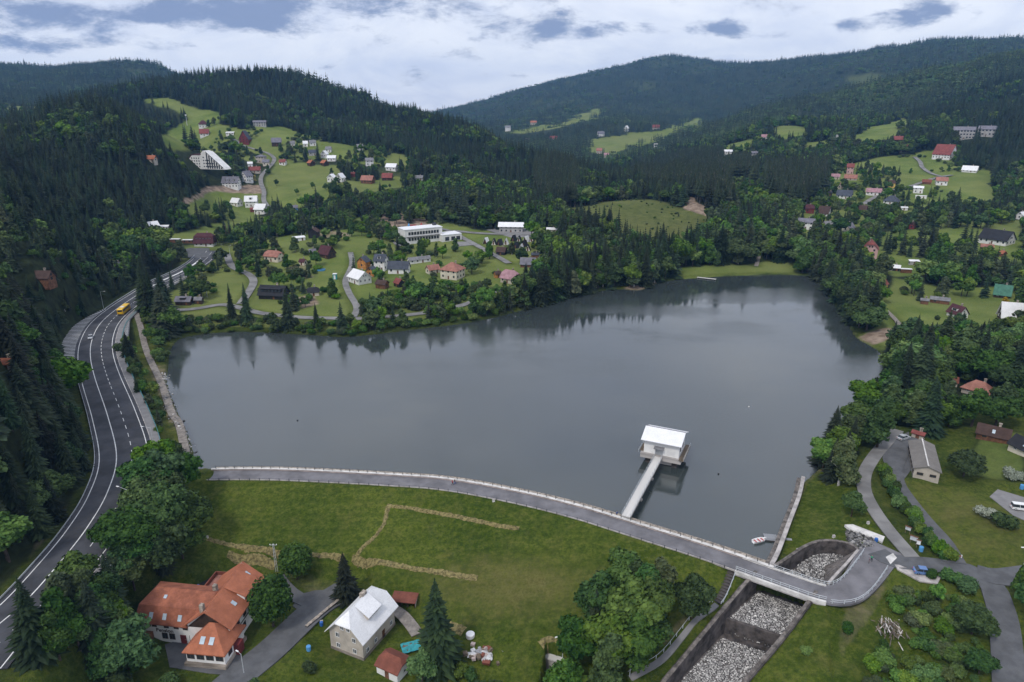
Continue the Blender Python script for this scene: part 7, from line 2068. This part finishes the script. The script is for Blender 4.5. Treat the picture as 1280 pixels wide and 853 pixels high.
# ------------------------------------------------------------------ people
def person(label, p, rz, top, legs, stride=.25, name='person', h=1.74):
    me = bpy.data.meshes.new('body'); k = h / 1.74
    J = dict(pel=(0, 0, .95), ch=(.02, 0, 1.25), nk=(.02, 0, 1.46), hd=(.05, 0, 1.58), ht=(.05, 0, 1.70), ls=(.02, .19, 1.40), le=(-.08, .25, 1.13), lh=(.06, .24, .90), lf=(.10, .24, .82),
             rs=(.02, -.19, 1.40), re=(.02, -.26, 1.13), rh=(.18, -.24, .92), rf=(.22, -.24, .84), lhip=(0, .10, .90), lk=(.16 + stride * .3, .11, .50), la=(stride, .11, .08), lt=(stride + .17, .12, .03), rhip=(0, -.10, .90), rk=(.04, -.11, .49), ra=(-stride, -.11, .09), rt=(-stride + .16, -.12, .03))
    nm = list(J); E = [('pel', 'ch'), ('ch', 'nk'), ('nk', 'hd'), ('hd', 'ht'), ('ch', 'ls'), ('ls', 'le'), ('le', 'lh'), ('lh', 'lf'), ('ch', 'rs'), ('rs', 're'), ('re', 'rh'), ('rh', 'rf'), ('pel', 'lhip'), ('lhip', 'lk'), ('lk', 'la'), ('la', 'lt'), ('pel', 'rhip'), ('rhip', 'rk'), ('rk', 'ra'), ('ra', 'rt')]
    me.from_pydata([tuple(c * k for c in J[a]) for a in nm], [(nm.index(a), nm.index(b_)) for a, b_ in E], [])
    o = bpy.data.objects.new('body', me); COL.objects.link(o)
    sk = o.modifiers.new('skin', 'SKIN'); sub = o.modifiers.new('sub', 'SUBSURF'); sub.levels = 1; sub.render_levels = 1
    rad = dict(pel=.155, ch=.165, nk=.06, hd=.10, ht=.085, ls=.07, le=.052, lh=.04, lf=.035, rs=.07, re=.052, rh=.04, rf=.035, lhip=.10, lk=.07, la=.05, lt=.045, rhip=.10, rk=.07, ra=.05, rt=.045)
    for i, a in enumerate(nm):
        v = me.skin_vertices[0].data[i]; v.radius = (rad[a] * k, rad[a] * k); v.use_root = (a == 'pel')
    dg = bpy.context.evaluated_depsgraph_get(); m2 = bpy.data.meshes.new_from_object(o.evaluated_get(dg)); bpy.data.objects.remove(o)
    for m in (top, legs, 'skin', 'hair_dark'): m2.materials.append(MATS[m])
    for f in m2.polygons:
        z = f.center.z / k; f.material_index = 3 if z > 1.63 else 2 if (z > 1.46 or (z < .93 and abs(f.center.y) > .19 * k)) else 0 if z > .93 else 1
        f.use_smooth = True
    t = thing(name, label, 'person', p, rz); link('body', m2, t)
    MB().box((.155 * k, 0, 1.56 * k), (.03, .03, .045)).build('nose', 'skin', t)
    return t
person('person in a red top walking on the dam crest beside another', at_z(565.5, 606.5, .06), R(10), 'cloth_red', 'cloth_dark')
person('person in dark clothes walking on the dam crest beside another', at_z(568.5, 605.5, .06), R(10), 'cloth_dark', 'cloth_blue')
person('person in a green top walking on the road bend past the spillway', at_z(1089, 702, .08), R(60), 'cloth_green', 'cloth_dark')
person('person in a blue top standing at the footbridge end of the crest', at_z(771, 646, .08), R(120), 'cloth_blue', 'cloth_dark', .08)
# bicycle beside the green person
p = at_z(1086, 703, .08); bk = thing('bicycle', 'red bicycle pushed by the person in green', 'bicycle', p, R(60))
for x in (-.52, .52):
    w_ = MB().lathe([(.31, -.02), (.34, -.02), (.34, .02), (.31, .02), (.31, -.02)], 16).build('wheel', 'rubber', bk, (x, 0, .34)); w_.rotation_euler = (R(90), 0, 0)
MB().tube((-.52, 0, .34), (-.1, 0, .3), .02).tube((-.1, 0, .3), (-.25, 0, .85), .02).tube((-.52, 0, .34), (-.22, 0, .75), .02).tube((-.22, 0, .75), (.38, 0, .8), .022).tube((-.1, 0, .3), (.38, 0, .75), .022).tube((.36, 0, .95), (.52, 0, .34), .02).build('frame', 'red_paint', bk)
MB().box((-.26, 0, .86), (.24, .13, .06)).build('saddle', 'rubber', bk); MB().tube((.36, -.28, .98), (.36, .28, .98), .018).build('handlebar', 'dark_steel', bk)

# ------------------------------------------------------------------ boat, jetties, buoys
p = at_z(949, 677, WATER + .02); bt = thing('rowing_boat', 'white rowing boat with red benches moored at the small jetty', 'boat', p, R(20))
hull = MB(); st_ = [(-1.9, .62, .1), (-1.0, .8, 0), (0, .85, -.02), (1.0, .72, .02), (1.7, .4, .12), (2.1, .03, .25)]
for (x, w_, z) in st_:
    hull.v += [(x, -w_, .55 + z * .5), (x, -w_ * .7, -.1), (x, 0, -.2), (x, w_ * .7, -.1), (x, w_, .55 + z * .5), (x, w_ * .86, .5 + z * .5), (x, w_ * .6, .05), (x, -w_ * .6, .05), (x, -w_ * .86, .5 + z * .5)]
for i in range(5):
    for j in range(9): hull.f.append((i * 9 + j, i * 9 + (j + 1) % 9, (i + 1) * 9 + (j + 1) % 9, (i + 1) * 9 + j)); hull.m.append(0)
hull.f.append(tuple(range(9))); hull.m.append(0)
hull.build('hull', 'white_paint', bt)
for x in (-1.2, -.1, .9): part_box('bench', 'red_paint', bt, (x, 0, .38), (.3, 1.25, .06))
p = at_z(963, 673.5, WATER); jt = thing('jetty', 'small grey floating jetty with gangway beside the lake wall', 'jetty', p, R(-10))
for i in range(8): part_box('plank', 'grey_deck', jt, (-1.4 + i * .4, 0, .35), (.37, 2.8, .08))
part_box('float', 'concrete_dark', jt, (0, 0, -.2), (3.0, 2.6, .52)); part_box('gangway', 'grey_deck', jt, (3.2, -.4, .55), (3.6, .9, .1))
p = at_z(883, 349, WATER); jt = thing('jetty', 'long narrow wooden swimming jetty on the far shore', 'jetty', p, R(-28))
for i in range(16): part_box('plank', 'concrete_white', jt, (-5.6 + i * .75, 0, .5), (.7, 1.9, .1))
for x in (-5, 0, 5): part_box('post', 'dark_wood', jt, (x, 0, -2), (.25, 1.6, 2.5))
for (px, py, m, lb_) in ((936,509,'white_paint','white buoy floating right of the intake tower'), (898,593,'rubber','dark buoy floating between intake tower and jetty'), (372,526,'rubber','dark buoy floating in the left part of the lake')):
    b_ = thing('buoy', lb_, 'buoy', at_z(px, py, WATER)); MB().lathe([(.02, -.2), (.2, -.12), (.26, .1), (.18, .28), (.05, .34)], 12).build('float', m, b_); MB().tube((0, 0, .3), (0, 0, .5), .04).build('ring_post', 'steel', b_)

# ------------------------------------------------------------------ main road furniture
railing('road_railing', 'teal steel railing between the road pavement and the lake strip', cut(MR, 58, S_BR - 4) + np.array([0, 0, .0]), 10.05, 2.2, 1.1, 'teal_paint', (1.08, .55), .045, z=.25)
def barrier(label, line, off):
    t = thing('crash_barrier', label, 'barrier', tuple(line[0])); rel = line - line[0]; o = offset_line(rel, off); s_ = np.concatenate([[0], np.cumsum(np.hypot(*np.diff(rel[:, :2], axis=0).T))])
    pm = MB().box((0, 0, 0), (.12, .16, .72)).mesh('post', 'steel')
    for ss in np.arange(.5, s_[-1], 4.0): link('post', pm, t, [np.interp(ss, s_, o[:, k]) for k in range(3)])
    strip('beam', rel, off - .05, off + .05, 'pale_steel', t, .78, .32)
    return t
barrier('long steel crash barrier on the forest side of the main road', cut(MR, 2, S_ISL0 - 8), -7.35)
barrier('steel crash barrier on the outer side of the road bridge', cut(MR, S_ISL1 + 14, LM - 14), -7.35)
barrier('steel crash barrier on the lake side near the guest house', cut(MR, 2, 56), 7.35 + 3)
vb = thing('road_viaduct', 'white concrete road viaduct crossing the stream mouth', 'bridge', tuple(cut(MR, S_BR - 12, S_BR1)[0]))
vl = cut(MR, S_BR - 14, S_BR1 + 6); vr = vl - vl[0]
strip('edge_beam', vr, 7.4, 10.4, 'concrete', vb, .05, .9); strip('parapet', vr, 10.1, 10.4, 'concrete_white', vb, 1.15, 1.3); strip('deck', vr, -7.5, 7.45, 'concrete_dark', vb, -.3, .8)
pq = at_z(186, 385, -.2); wq = MB().box((0, 0, 0), (9.0, .5, 2.9)).build('opening_shade_wall', 'concrete_dark', vb)  # dark wall stands in for the shade in the opening under the viaduct
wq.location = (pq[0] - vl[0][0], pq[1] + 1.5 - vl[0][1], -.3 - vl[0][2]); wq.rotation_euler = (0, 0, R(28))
lamp_n = {}
def street_lamp(label, p, h=8.0, arm=1.4, rz=0.0, double=False):
    t = thing('street_lamp', label, 'lamp', p, rz)
    MB().tube((0, 0, -.3), (0, 0, h), .09, .05, 8).build('pole', 'pale_steel', t)
    for s_ in ((1, -1) if double else (1,)):
        a = MB().tube((0, 0, h - .1), (s_ * arm, 0, h + .25), .04, .035, 6).build('arm', 'pale_steel', t); MB().box((s_ * (arm + .3), 0, h + .18), (.75, .26, .13)).build('lamp_head', 'white_paint', a)
def G(px, py): return P(px, py)
q = offset_line(cut(MR, arc_of(MR, at_z(118, 660, 3.2)) - 1, arc_of(MR, at_z(118, 660, 3.2)) + 1), 8.3)[1]
street_lamp('tall street lamp over the near stretch of the main road', (q[0], q[1], 3.3), 9, 2.6, R(160))
q = offset_line(cut(MR, arc_of(MR, at_z(150, 580, 3.2)) - 1, arc_of(MR, at_z(150, 580, 3.2)) + 1), 8.3)[1]
street_lamp('street lamp at the road curve near the left dam end', (q[0], q[1], 3.3), 9, 2.2, R(175))
q = offset_line(cut(MR, S_ISL1 + 16, S_ISL1 + 18), -9.0)[0]
street_lamp('street lamp left of the road beside the bridge approach', (q[0], q[1], 3.0), 9, 1.8, 0)
street_lamp('lamp beside the guest house yard entrance', G(305, 842), 5.0, .8, R(150))
street_lamp('twin armed lamp above the culvert portal', at_z(703, 826, -12.6), 6.5, 1.2, R(20), True)
street_lamp('lamp beside the footpath below the dam clump', G(787, 846), 6.0, .7, R(30))
street_lamp('lamp at the right edge above the road junction', G(1277, 716), 6.5, 1.0, R(180))
street_lamp('street lamp beside the shore road cottage', G(259, 372), 7, .9, 0)
street_lamp('street lamp on the inn meadow edge', G(288, 322), 8, .9, 0)
# lattice power pole at the dam foot
p = G(346, 715); pw = thing('power_pole', 'grey lattice power pole with crossarm at the dam foot', 'pole', p)
mb = MB()
for x in (-.28, .28): mb.tube((x, 0, -.3), (x * .5, 0, 8.2), .07)
for k in range(9): mb.tube((-.27 + .015 * k, 0, k * .9), (.27 - .015 * k, 0, k * .9 + .9), .03)
mb.build('mast', 'pale_steel', pw); MB().tube((-.9, 0, 7.9), (.9, 0, 7.9), .05).build('crossarm', 'steel', pw)
for x in (-.8, 0, .8): MB().lathe([(.03, 0), (.09, .06), (.09, .2), (.03, .28)], 8, 0, (x, 0, 7.95)).build('insulator', 'white_paint', pw)
for (px, py, h, lb_) in ((284,303,13,'wooden power pole left of two on the inn meadow'), (288,303,13,'wooden power pole right of two on the inn meadow'), (348,311,11,'wooden power pole behind the salmon roofed house'), (527,283,11,'wooden power pole beside the hotel road')):
    p = G(px, py); t = thing('power_pole', lb_, 'pole', p); MB().tube((0, 0, -.3), (0, 0, h), .16, .1, 7).build('mast', 'timber', t); MB().tube((-1, 0, h - .6), (1, 0, h - .6), .07).build('crossarm', 'timber', t)
p = G(234, 157); t = thing('lattice_mast', 'pale mast standing on the highest meadow at the forest edge', 'mast', p); MB().tube((0, 0, 0), (0, 0, 13), .5, .25, 6).build('mast', 'pale_steel', t); MB().box((0, 0, 13), (1.6, 1.6, 1.4)).build('antenna_head', 'white_paint', t)

# ------------------------------------------------------------------ culvert portal
a = Vector(at_z(681, 822, -12.2)); b_ = Vector(at_z(705, 829, -12.2)); u = b_ - a
cv = thing('culvert_portal', 'stone culvert portal with arched dark opening at the dam foot', 'portal', tuple(a), math.atan2(u.y, u.x)); Lc_ = u.length
mb = MB(); cx = Lc_ * .62; arch = [(cx + 1.15 * math.cos(t), -2.6 + 1.25 * math.sin(t)) for t in np.linspace(0, math.pi, 13)]
outl = [(0, -5), (cx - 1.15, -5)] + arch[::-1] + [(cx + 1.15, -5), (Lc_, -5), (Lc_, 0), (0, 0)]
# face built as strips around the arch
def facestrip(mb, y):
    pts = [(cx - 1.15, -5)] + arch[::-1] + [(cx + 1.15, -5)]
    mb.quad([(0, y, -5), (cx - 1.15, y, -5), (cx - 1.15, y, 0), (0, y, 0)]); mb.quad([(cx + 1.15, y, -5), (Lc_, y, -5), (Lc_, y, 0), (cx + 1.15, y, 0)])
    for k in range(12):
        p0, p1 = arch[::-1][k], arch[::-1][k + 1]; mb.quad([(p0[0], y, p0[1]), (p1[0], y, p1[1]), (p1[0], y, 0), (p0[0], y, 0)])
    for k in range(len(pts) - 1): mb.quad([(pts[k][0], y, pts[k][1]), (pts[k][0], y + 4, pts[k][1]), (pts[k + 1][0], y + 4, pts[k + 1][1]), (pts[k + 1][0], y, pts[k + 1][1])])
facestrip(mb, 0); mb.build('portal_wall', 'concrete', cv)
part_box('tunnel_end', 'rubber', cv, (cx, 4.1, -5), (2.6, .1, 4))
part_box('coping', 'concrete_white', cv, (Lc_ / 2, .35, .0), (Lc_ + .7, 1.5, .35))
for (x, s_) in ((-.2, -1), (Lc_ + .2, 1)):
    o = MB().box((0, -5.2, -5), (.6, 10.4, 4.9)).build('wing_wall', 'concrete_dark', cv, (x, 0, 0), R(6 * s_)); MB().box((0, -5.2, -.1), (.75, 10.4, .22)).build('coping', 'stone_plinth', o)
part_box('apron_floor', 'concrete_dark', cv, (Lc_ / 2, -5, -5.2), (Lc_ + 2.6, 11, .5))
mb = MB().quad([(-1.5, -10.5, -4.55), (Lc_ + 1.5, -10.5, -4.55), (Lc_ + .2, -2.2, -4.55), (-.1, -2.2, -4.55)]).build('outflow_water', 'lake_water', cv)

# ------------------------------------------------------------------ steps and footpath left of the spillway
fpth = [P(916,711), P(904,741), P(894,757), P(870,774), P(853,795), P(826,826), P(785,850)]
fl = spline(fpth, .6); fl[:, 2] = hgt(fl[:, 0], fl[:, 1])
S0 = arc_of(fl, P(896, 756))
stp = thing('stone_steps', 'dark stone steps down the dam slope beside the spillway', 'steps', tuple(fl[0]))
stl = cut(fl, 0, S0); stl[:, 2] = hgt(stl[:, 0], stl[:, 1])
ns_ = int(S0 / .75)
for i in range(ns_):
    q = cut(fl, i * S0 / ns_, i * S0 / ns_ + .7); a_ = math.atan2(q[-1][1] - q[0][1], q[-1][0] - q[0][0])
    part_box('step', 'concrete_dark', stp, (q[0][0] - fl[0][0], q[0][1] - fl[0][1], q[0][2] - fl[0][2] - .2), (.72, 1.7, .42), a_)
railing('step_handrail', 'pale steel handrail down the stone steps beside the spillway', cut(fl, .5, S0), -1.0, 2.0, 1.0, 'pale_steel', (1.0, .55), .05, z=.1)
pl2 = cut(fl, S0, length(fl) - .5); pl2[:, 2] = hgt(pl2[:, 0], pl2[:, 1]) + .0
strip('clump_footpath', pl2, -.75, .75, 'paving', None, .12, .4, 'structure')
railing('path_handrail', 'pale steel handrail beside the footpath below the dam clump', pl2, .85, 2.4, 1.0, 'pale_steel', (1.0,), .045, z=.05)

# ------------------------------------------------------------------ heaps, tanks, bins and other small things
def heap(name, label, cat, px, py, n_, L_, r_, m, spread, hgt_, rz0=None):
    p = G(px, py); t = thing(name, label, cat, p); rr = np.random.default_rng(n_ + int(px))
    for i in range(n_):
        x, y = rr.normal(0, spread, 2); z = max(.1, hgt_ * math.exp(-(x * x + y * y) / (spread * 1.6) ** 2) * rr.random() + .1)
        a_ = rr.random() * 6.28 if rz0 is None else rz0 + rr.normal(0, .45); l = L_ * (.6 + .6 * rr.random()); dx_, dy_ = math.cos(a_) * l / 2, math.sin(a_) * l / 2
        MB().tube((x - dx_, y - dy_, z + rr.normal(0, .2)), (x + dx_, y + dy_, z + rr.normal(0, .2)), r_ * (.7 + .6 * rr.random()), n=6).build('log' if cat == 'wood pile' else 'branch', m[i % len(m)], t)
    return t
heap('wood_pile', 'heap of felled logs and branches on the slope right of the spillway', 'wood pile', 1112, 787, 70, 2.6, .085, ['timber', 'bark_pale', 'birch_bark'], 1.5, 1.1, R(75))
p = G(600, 822); db = thing('scrap_pile', 'pile of scrap under pale tarpaulins behind the tall spruce', 'pile', p)
rr = np.random.default_rng(3)
for i in range(26):
    x, y = rr.normal(0, 1.9), rr.normal(0, .9)
    part_box('scrap_piece', ['timber', 'concrete_pink', 'tarp_white', 'rust_roof', 'grey_deck'][i % 5], db, (x, y, .1 + rr.random() * .5), tuple(.4 + rr.random(3) * np.array([1.3, .7, .35])), rr.random() * 3).rotation_euler[0] = rr.normal(0, .2)
for (x, y, sx_, sy_) in ((-1.6, .2, 2.2, 1.5), (.6, .7, 2.6, 1.1), (1.9, -.5, 1.6, 1.4)):
    tb = MB(); n_ = 7
    for i in range(n_):
        for j in range(n_): tb.v.append((x + (i / 6 - .5) * sx_, y + (j / 6 - .5) * sy_, .55 + .55 * math.sin(i / 6 * 3.14) * math.sin(j / 6 * 3.14) + rr.normal(0, .09)))
    for i in range(n_ - 1):
        for j in range(n_ - 1): tb.f.append((i * n_ + j, (i + 1) * n_ + j, (i + 1) * n_ + j + 1, i * n_ + j + 1)); tb.m.append(0)
    tb.build('tarpaulin', 'tarp_white', db, smooth_=True)
p = G(588, 795); t = thing('water_tank', 'round pale lidded water tank in the grass behind the tall spruce', 'tank', p); MB().lathe([(1.0, -.3), (1.0, .55), (.9, .62)], 20).build('tank', 'concrete_white', t); MB().lathe([(.9, .62), (.5, .7), (.02, .72)], 20).build('lid', 'white_paint', t)
p = G(514, 810); t = thing('tarpaulin', 'turquoise tarpaulin spread beside the red roofed shed', 'tarpaulin', p, R(20)); tb = MB(); n_ = 8
for i in range(n_):
    for j in range(n_): tb.v.append(((i / 7 - .5) * 4.2, (j / 7 - .5) * 3.0, .35 + rr.normal(0, .1) * (0 < i < 7)))
for i in range(n_ - 1):
    for j in range(n_ - 1): tb.f.append((i * n_ + j, (i + 1) * n_ + j, (i + 1) * n_ + j + 1, i * n_ + j + 1)); tb.m.append(0)
tb.build('sheet', 'turquoise_tarp', t); part_box('bench', 'timber', t, (0, 0, 0), (3.4, 2.2, .28))
def barrel(label, px, py, m, r_=.4, h=.95, nm='barrel'):
    p = G(px, py); t = thing(nm, label, nm.replace('_', ' '), p); MB().lathe([(r_ * .92, -.1), (r_, .1), (r_ * 1.03, h * .5), (r_, h * .9), (r_ * .9, h)], 14).build('drum', m, t); MB().lathe([(r_ * .95, h), (r_ * .5, h + .05), (.02, h + .06)], 14).build('lid', m, t)
barrel('blue water barrel on the grass left of the stone house', 386, 813, 'sky_blue_paint', .5, 1.1)
barrel('small blue barrel by the road wall corner of the stone house', 402, 782, 'blue_paint')
barrel('bright blue bin standing against the hedge by the bank road', 1151, 689, 'sky_blue_paint', .5, 1.2, 'waste_bin')
barrel('blue bin at the right edge near the parking apron', 1277, 611, 'sky_blue_paint', .5, 1.2, 'waste_bin')
barrel('blue barrel by the crest end railing of the basin', 1095, 677, 'blue_paint', .4, .9)
def board(label, px, py, w, h, m, rz, legs=1.0):
    p = G(px, py); t = thing('notice_board', label, 'sign', p, R(rz))
    for x in (-w * .4, w * .4): part_box('post', 'timber', t, (x, 0, -.2), (.1, .1, legs + h + .2))
    part_box('panel', m, t, (0, -.08, legs), (w, .06, h)); part_box('panel_roof', 'brown_wood', t, (0, -.05, legs + h + .02), (w + .3, .4, .08))
board('notice board with pale panel against the hedge', 1141, 680, 1.6, 1.1, 'pale_steel', -40)
board('white narrow notice board right of the pale one by the hedge', 1147, 685, .8, 1.1, 'white_paint', -35)
board('small notice board at the hedge upper end of the bank road', 1134, 667, 1.2, .9, 'pale_steel', -45)
p = G(1190, 699); t = thing('road_gate', 'red and white swing gate at the depot driveway mouth', 'gate', p, R(-8))
part_box('post', 'white_paint', t, (1.9, 0, 0), (.18, .18, 1.3)); part_box('post', 'white_paint', t, (-1.9, 0, 0), (.18, .18, 1.1))
for i in range(6): part_box('bar', 'red_paint' if i % 2 else 'white_paint', t, (-1.5 + i * .6, 0, .9), (.6, .1, .14))
for (px, py, lb_) in ((1085,655,'grey stone marker on the grass beside the bank lane'), (1042,672,'pale stone marker on the lawn above the basin'), (997,689,'pale stone marker on the lawn left of the basin'), (617,627,'pale benchmark stone high on the dam face'), (402,779,'pale gate pillar at the stone house path'), (259,673,'grey inspection shaft at the left dam foot')):
    p = G(px, py); t = thing('marker_stone', lb_, 'marker', p, R(15)); MB().box((0, 0, -.2), (.7, .55, .75), taper=.8).build('block', 'concrete_white', t); part_box('cap', 'concrete', t, (0, 0, .55), (.66, .52, .1))
p = G(399, 338); t = thing('garden_pool', 'blue oval garden pool in the village orchard', 'pool', p, R(-5)); o = MB().lathe([(3.0, -.2), (3.2, .8), (2.9, .82), (2.85, .6)], 24).build('rim', 'sky_blue_paint', t); o.scale = (1.25, .8, 1); o = MB().lathe([(.01, .62), (2.9, .62)], 24).build('cover', 'sky_blue_paint', t); o.scale = (1.25, .8, 1)
p = G(419, 349); t = thing('portable_cabin', 'small teal portable cabin by the village lane', 'cabin', p); part_box('body', 'turquoise_tarp', t, (0, 0, 0), (2.2, 2.2, 3.2)); part_box('roof', 'white_paint', t, (0, 0, 3.2), (2.4, 2.4, .25)); part_box('door', 'white_paint', t, (0, -1.13, .1), (1.1, .06, 2.4))
p = G(519, 287); t = thing('bouncy_castle', 'blue and red inflatable castle behind the white hotel', 'inflatable', p, R(5))
part_box('base', 'sky_blue_paint', t, (0, 0, 0), (12, 6, 1.2)); 
for i, (x, y) in enumerate(((-5, -2.5), (5, -2.5), (-5, 2.5), (5, 2.5))): MB().lathe([(.8, 0), (.8, 3.2), (.5, 3.8), (.05, 4.6)], 12, 0, (x, y, .2)).build('turret', 'red_paint' if i % 2 else 'sky_blue_paint', t)
part_box('back_wall', 'red_paint', t, (-1.5, 2.5, 1.2), (5, .6, 2.2)); part_box('slide', 'white_paint', t, (4.5, 0, 1.2), (3, 3, .8))
p = G(980, 312); t = thing('wooden_tower', 'small orange wooden lookout tower at the beach edge', 'tower', p); part_box('cabin', 'orange_wood', t, (0, 0, 6.5), (2.6, 2.6, 2.6)); MB().box((0, 0, 9.1), (3.4, 3.4, 1.5), taper=.1).build('roof', 'terracotta_new', t)
for x in (-1, 1):
    for y in (-1, 1): part_box('leg', 'timber', t, (x, y, -.3), (.3, .3, 6.8))
# roadside pale apron beside the blue car and the low wall at the bend
sheet('car_apron', [(1118,706,.1),(1140,708,.1),(1176,722,.15),(1172,730,.1),(1150,727,.1),(1122,712,.1)], 'concrete', .07)
sheet('ramp_foot', [(1107,697,0.05),(1116,692,.05),(1121,698,.05),(1113,706,.05)], 'concrete_white', .12)
# retaining wall of the stone house yard by the guest house road
w0 = [P(383,786), P(400,772), P(418,757), P(430,748)]; wl3 = spline(w0, 1.0); wl3[:, 2] = hgt(wl3[:, 0], wl3[:, 1])
t = thing('yard_wall', 'low dry stone wall between the guest house road and the stone house', 'wall', tuple(wl3[0])); strip('wall', wl3 - wl3[0], -.3, .3, 'concrete_dark', t, .7, 1.3); strip('coping', wl3 - wl3[0], -.36, .36, 'stone_plinth', t, .8, .1)

# boulders along the left shore
for (pts_, nm_, lb_) in (([(206,470),(214,505),(228,536),(238,562),(243,590)], 'shore_stones', 'grey boulders along the left lake shore below the path'),):
    ln = spline([at_z(a_, b2, WATER) for a_, b2 in pts_], 1.0); base_ = thing(nm_, lb_, 'stones', tuple(ln[0])); pp_ = []; ss_ = []
    for _ in range(420):
        q = ln[rng.integers(0, len(ln))]; x, y = q[0] + rng.normal(-.8, 1.0), q[1] + rng.normal(0, .8); z = max(float(hgt(x, y)), WATER - .3)
        pp_.append((x - ln[0][0], y - ln[0][1], z - ln[0][2] - .1)); ss_.append(.35 + .7 * rng.random() ** 2)
    cobbles('boulders', pp_, ss_, None, base_, .8)
# ------------------------------------------------------------------ air between the camera and the hills
hz = bpy.data.materials.new('haze'); hz.use_nodes = True
ht_ = hz.node_tree; ht_.nodes.clear(); N = NT(ht_)
ho = N.n('ShaderNodeOutputMaterial'); hv = N.n('ShaderNodeVolumePrincipled')
hv.inputs['Color'].default_value = (0.22, 0.50, 1.0, 1); hv.inputs['Density'].default_value = 0.000075; hv.inputs['Anisotropy'].default_value = 0.2
N.link(hv.outputs[0], ho.inputs['Volume'])
MATS['haze'] = hz
zb_ = float(H.min()) - 1.5; zt_ = max(float(H.max()) + 45, CAM_Z + 20)
hb = MB().box((0, 2780, zb_), (11000, 5900, zt_ - zb_)).build('haze', 'haze'); tag(hb, 'thin bluish air between the camera and the hills', 'haze', kind='stuff')
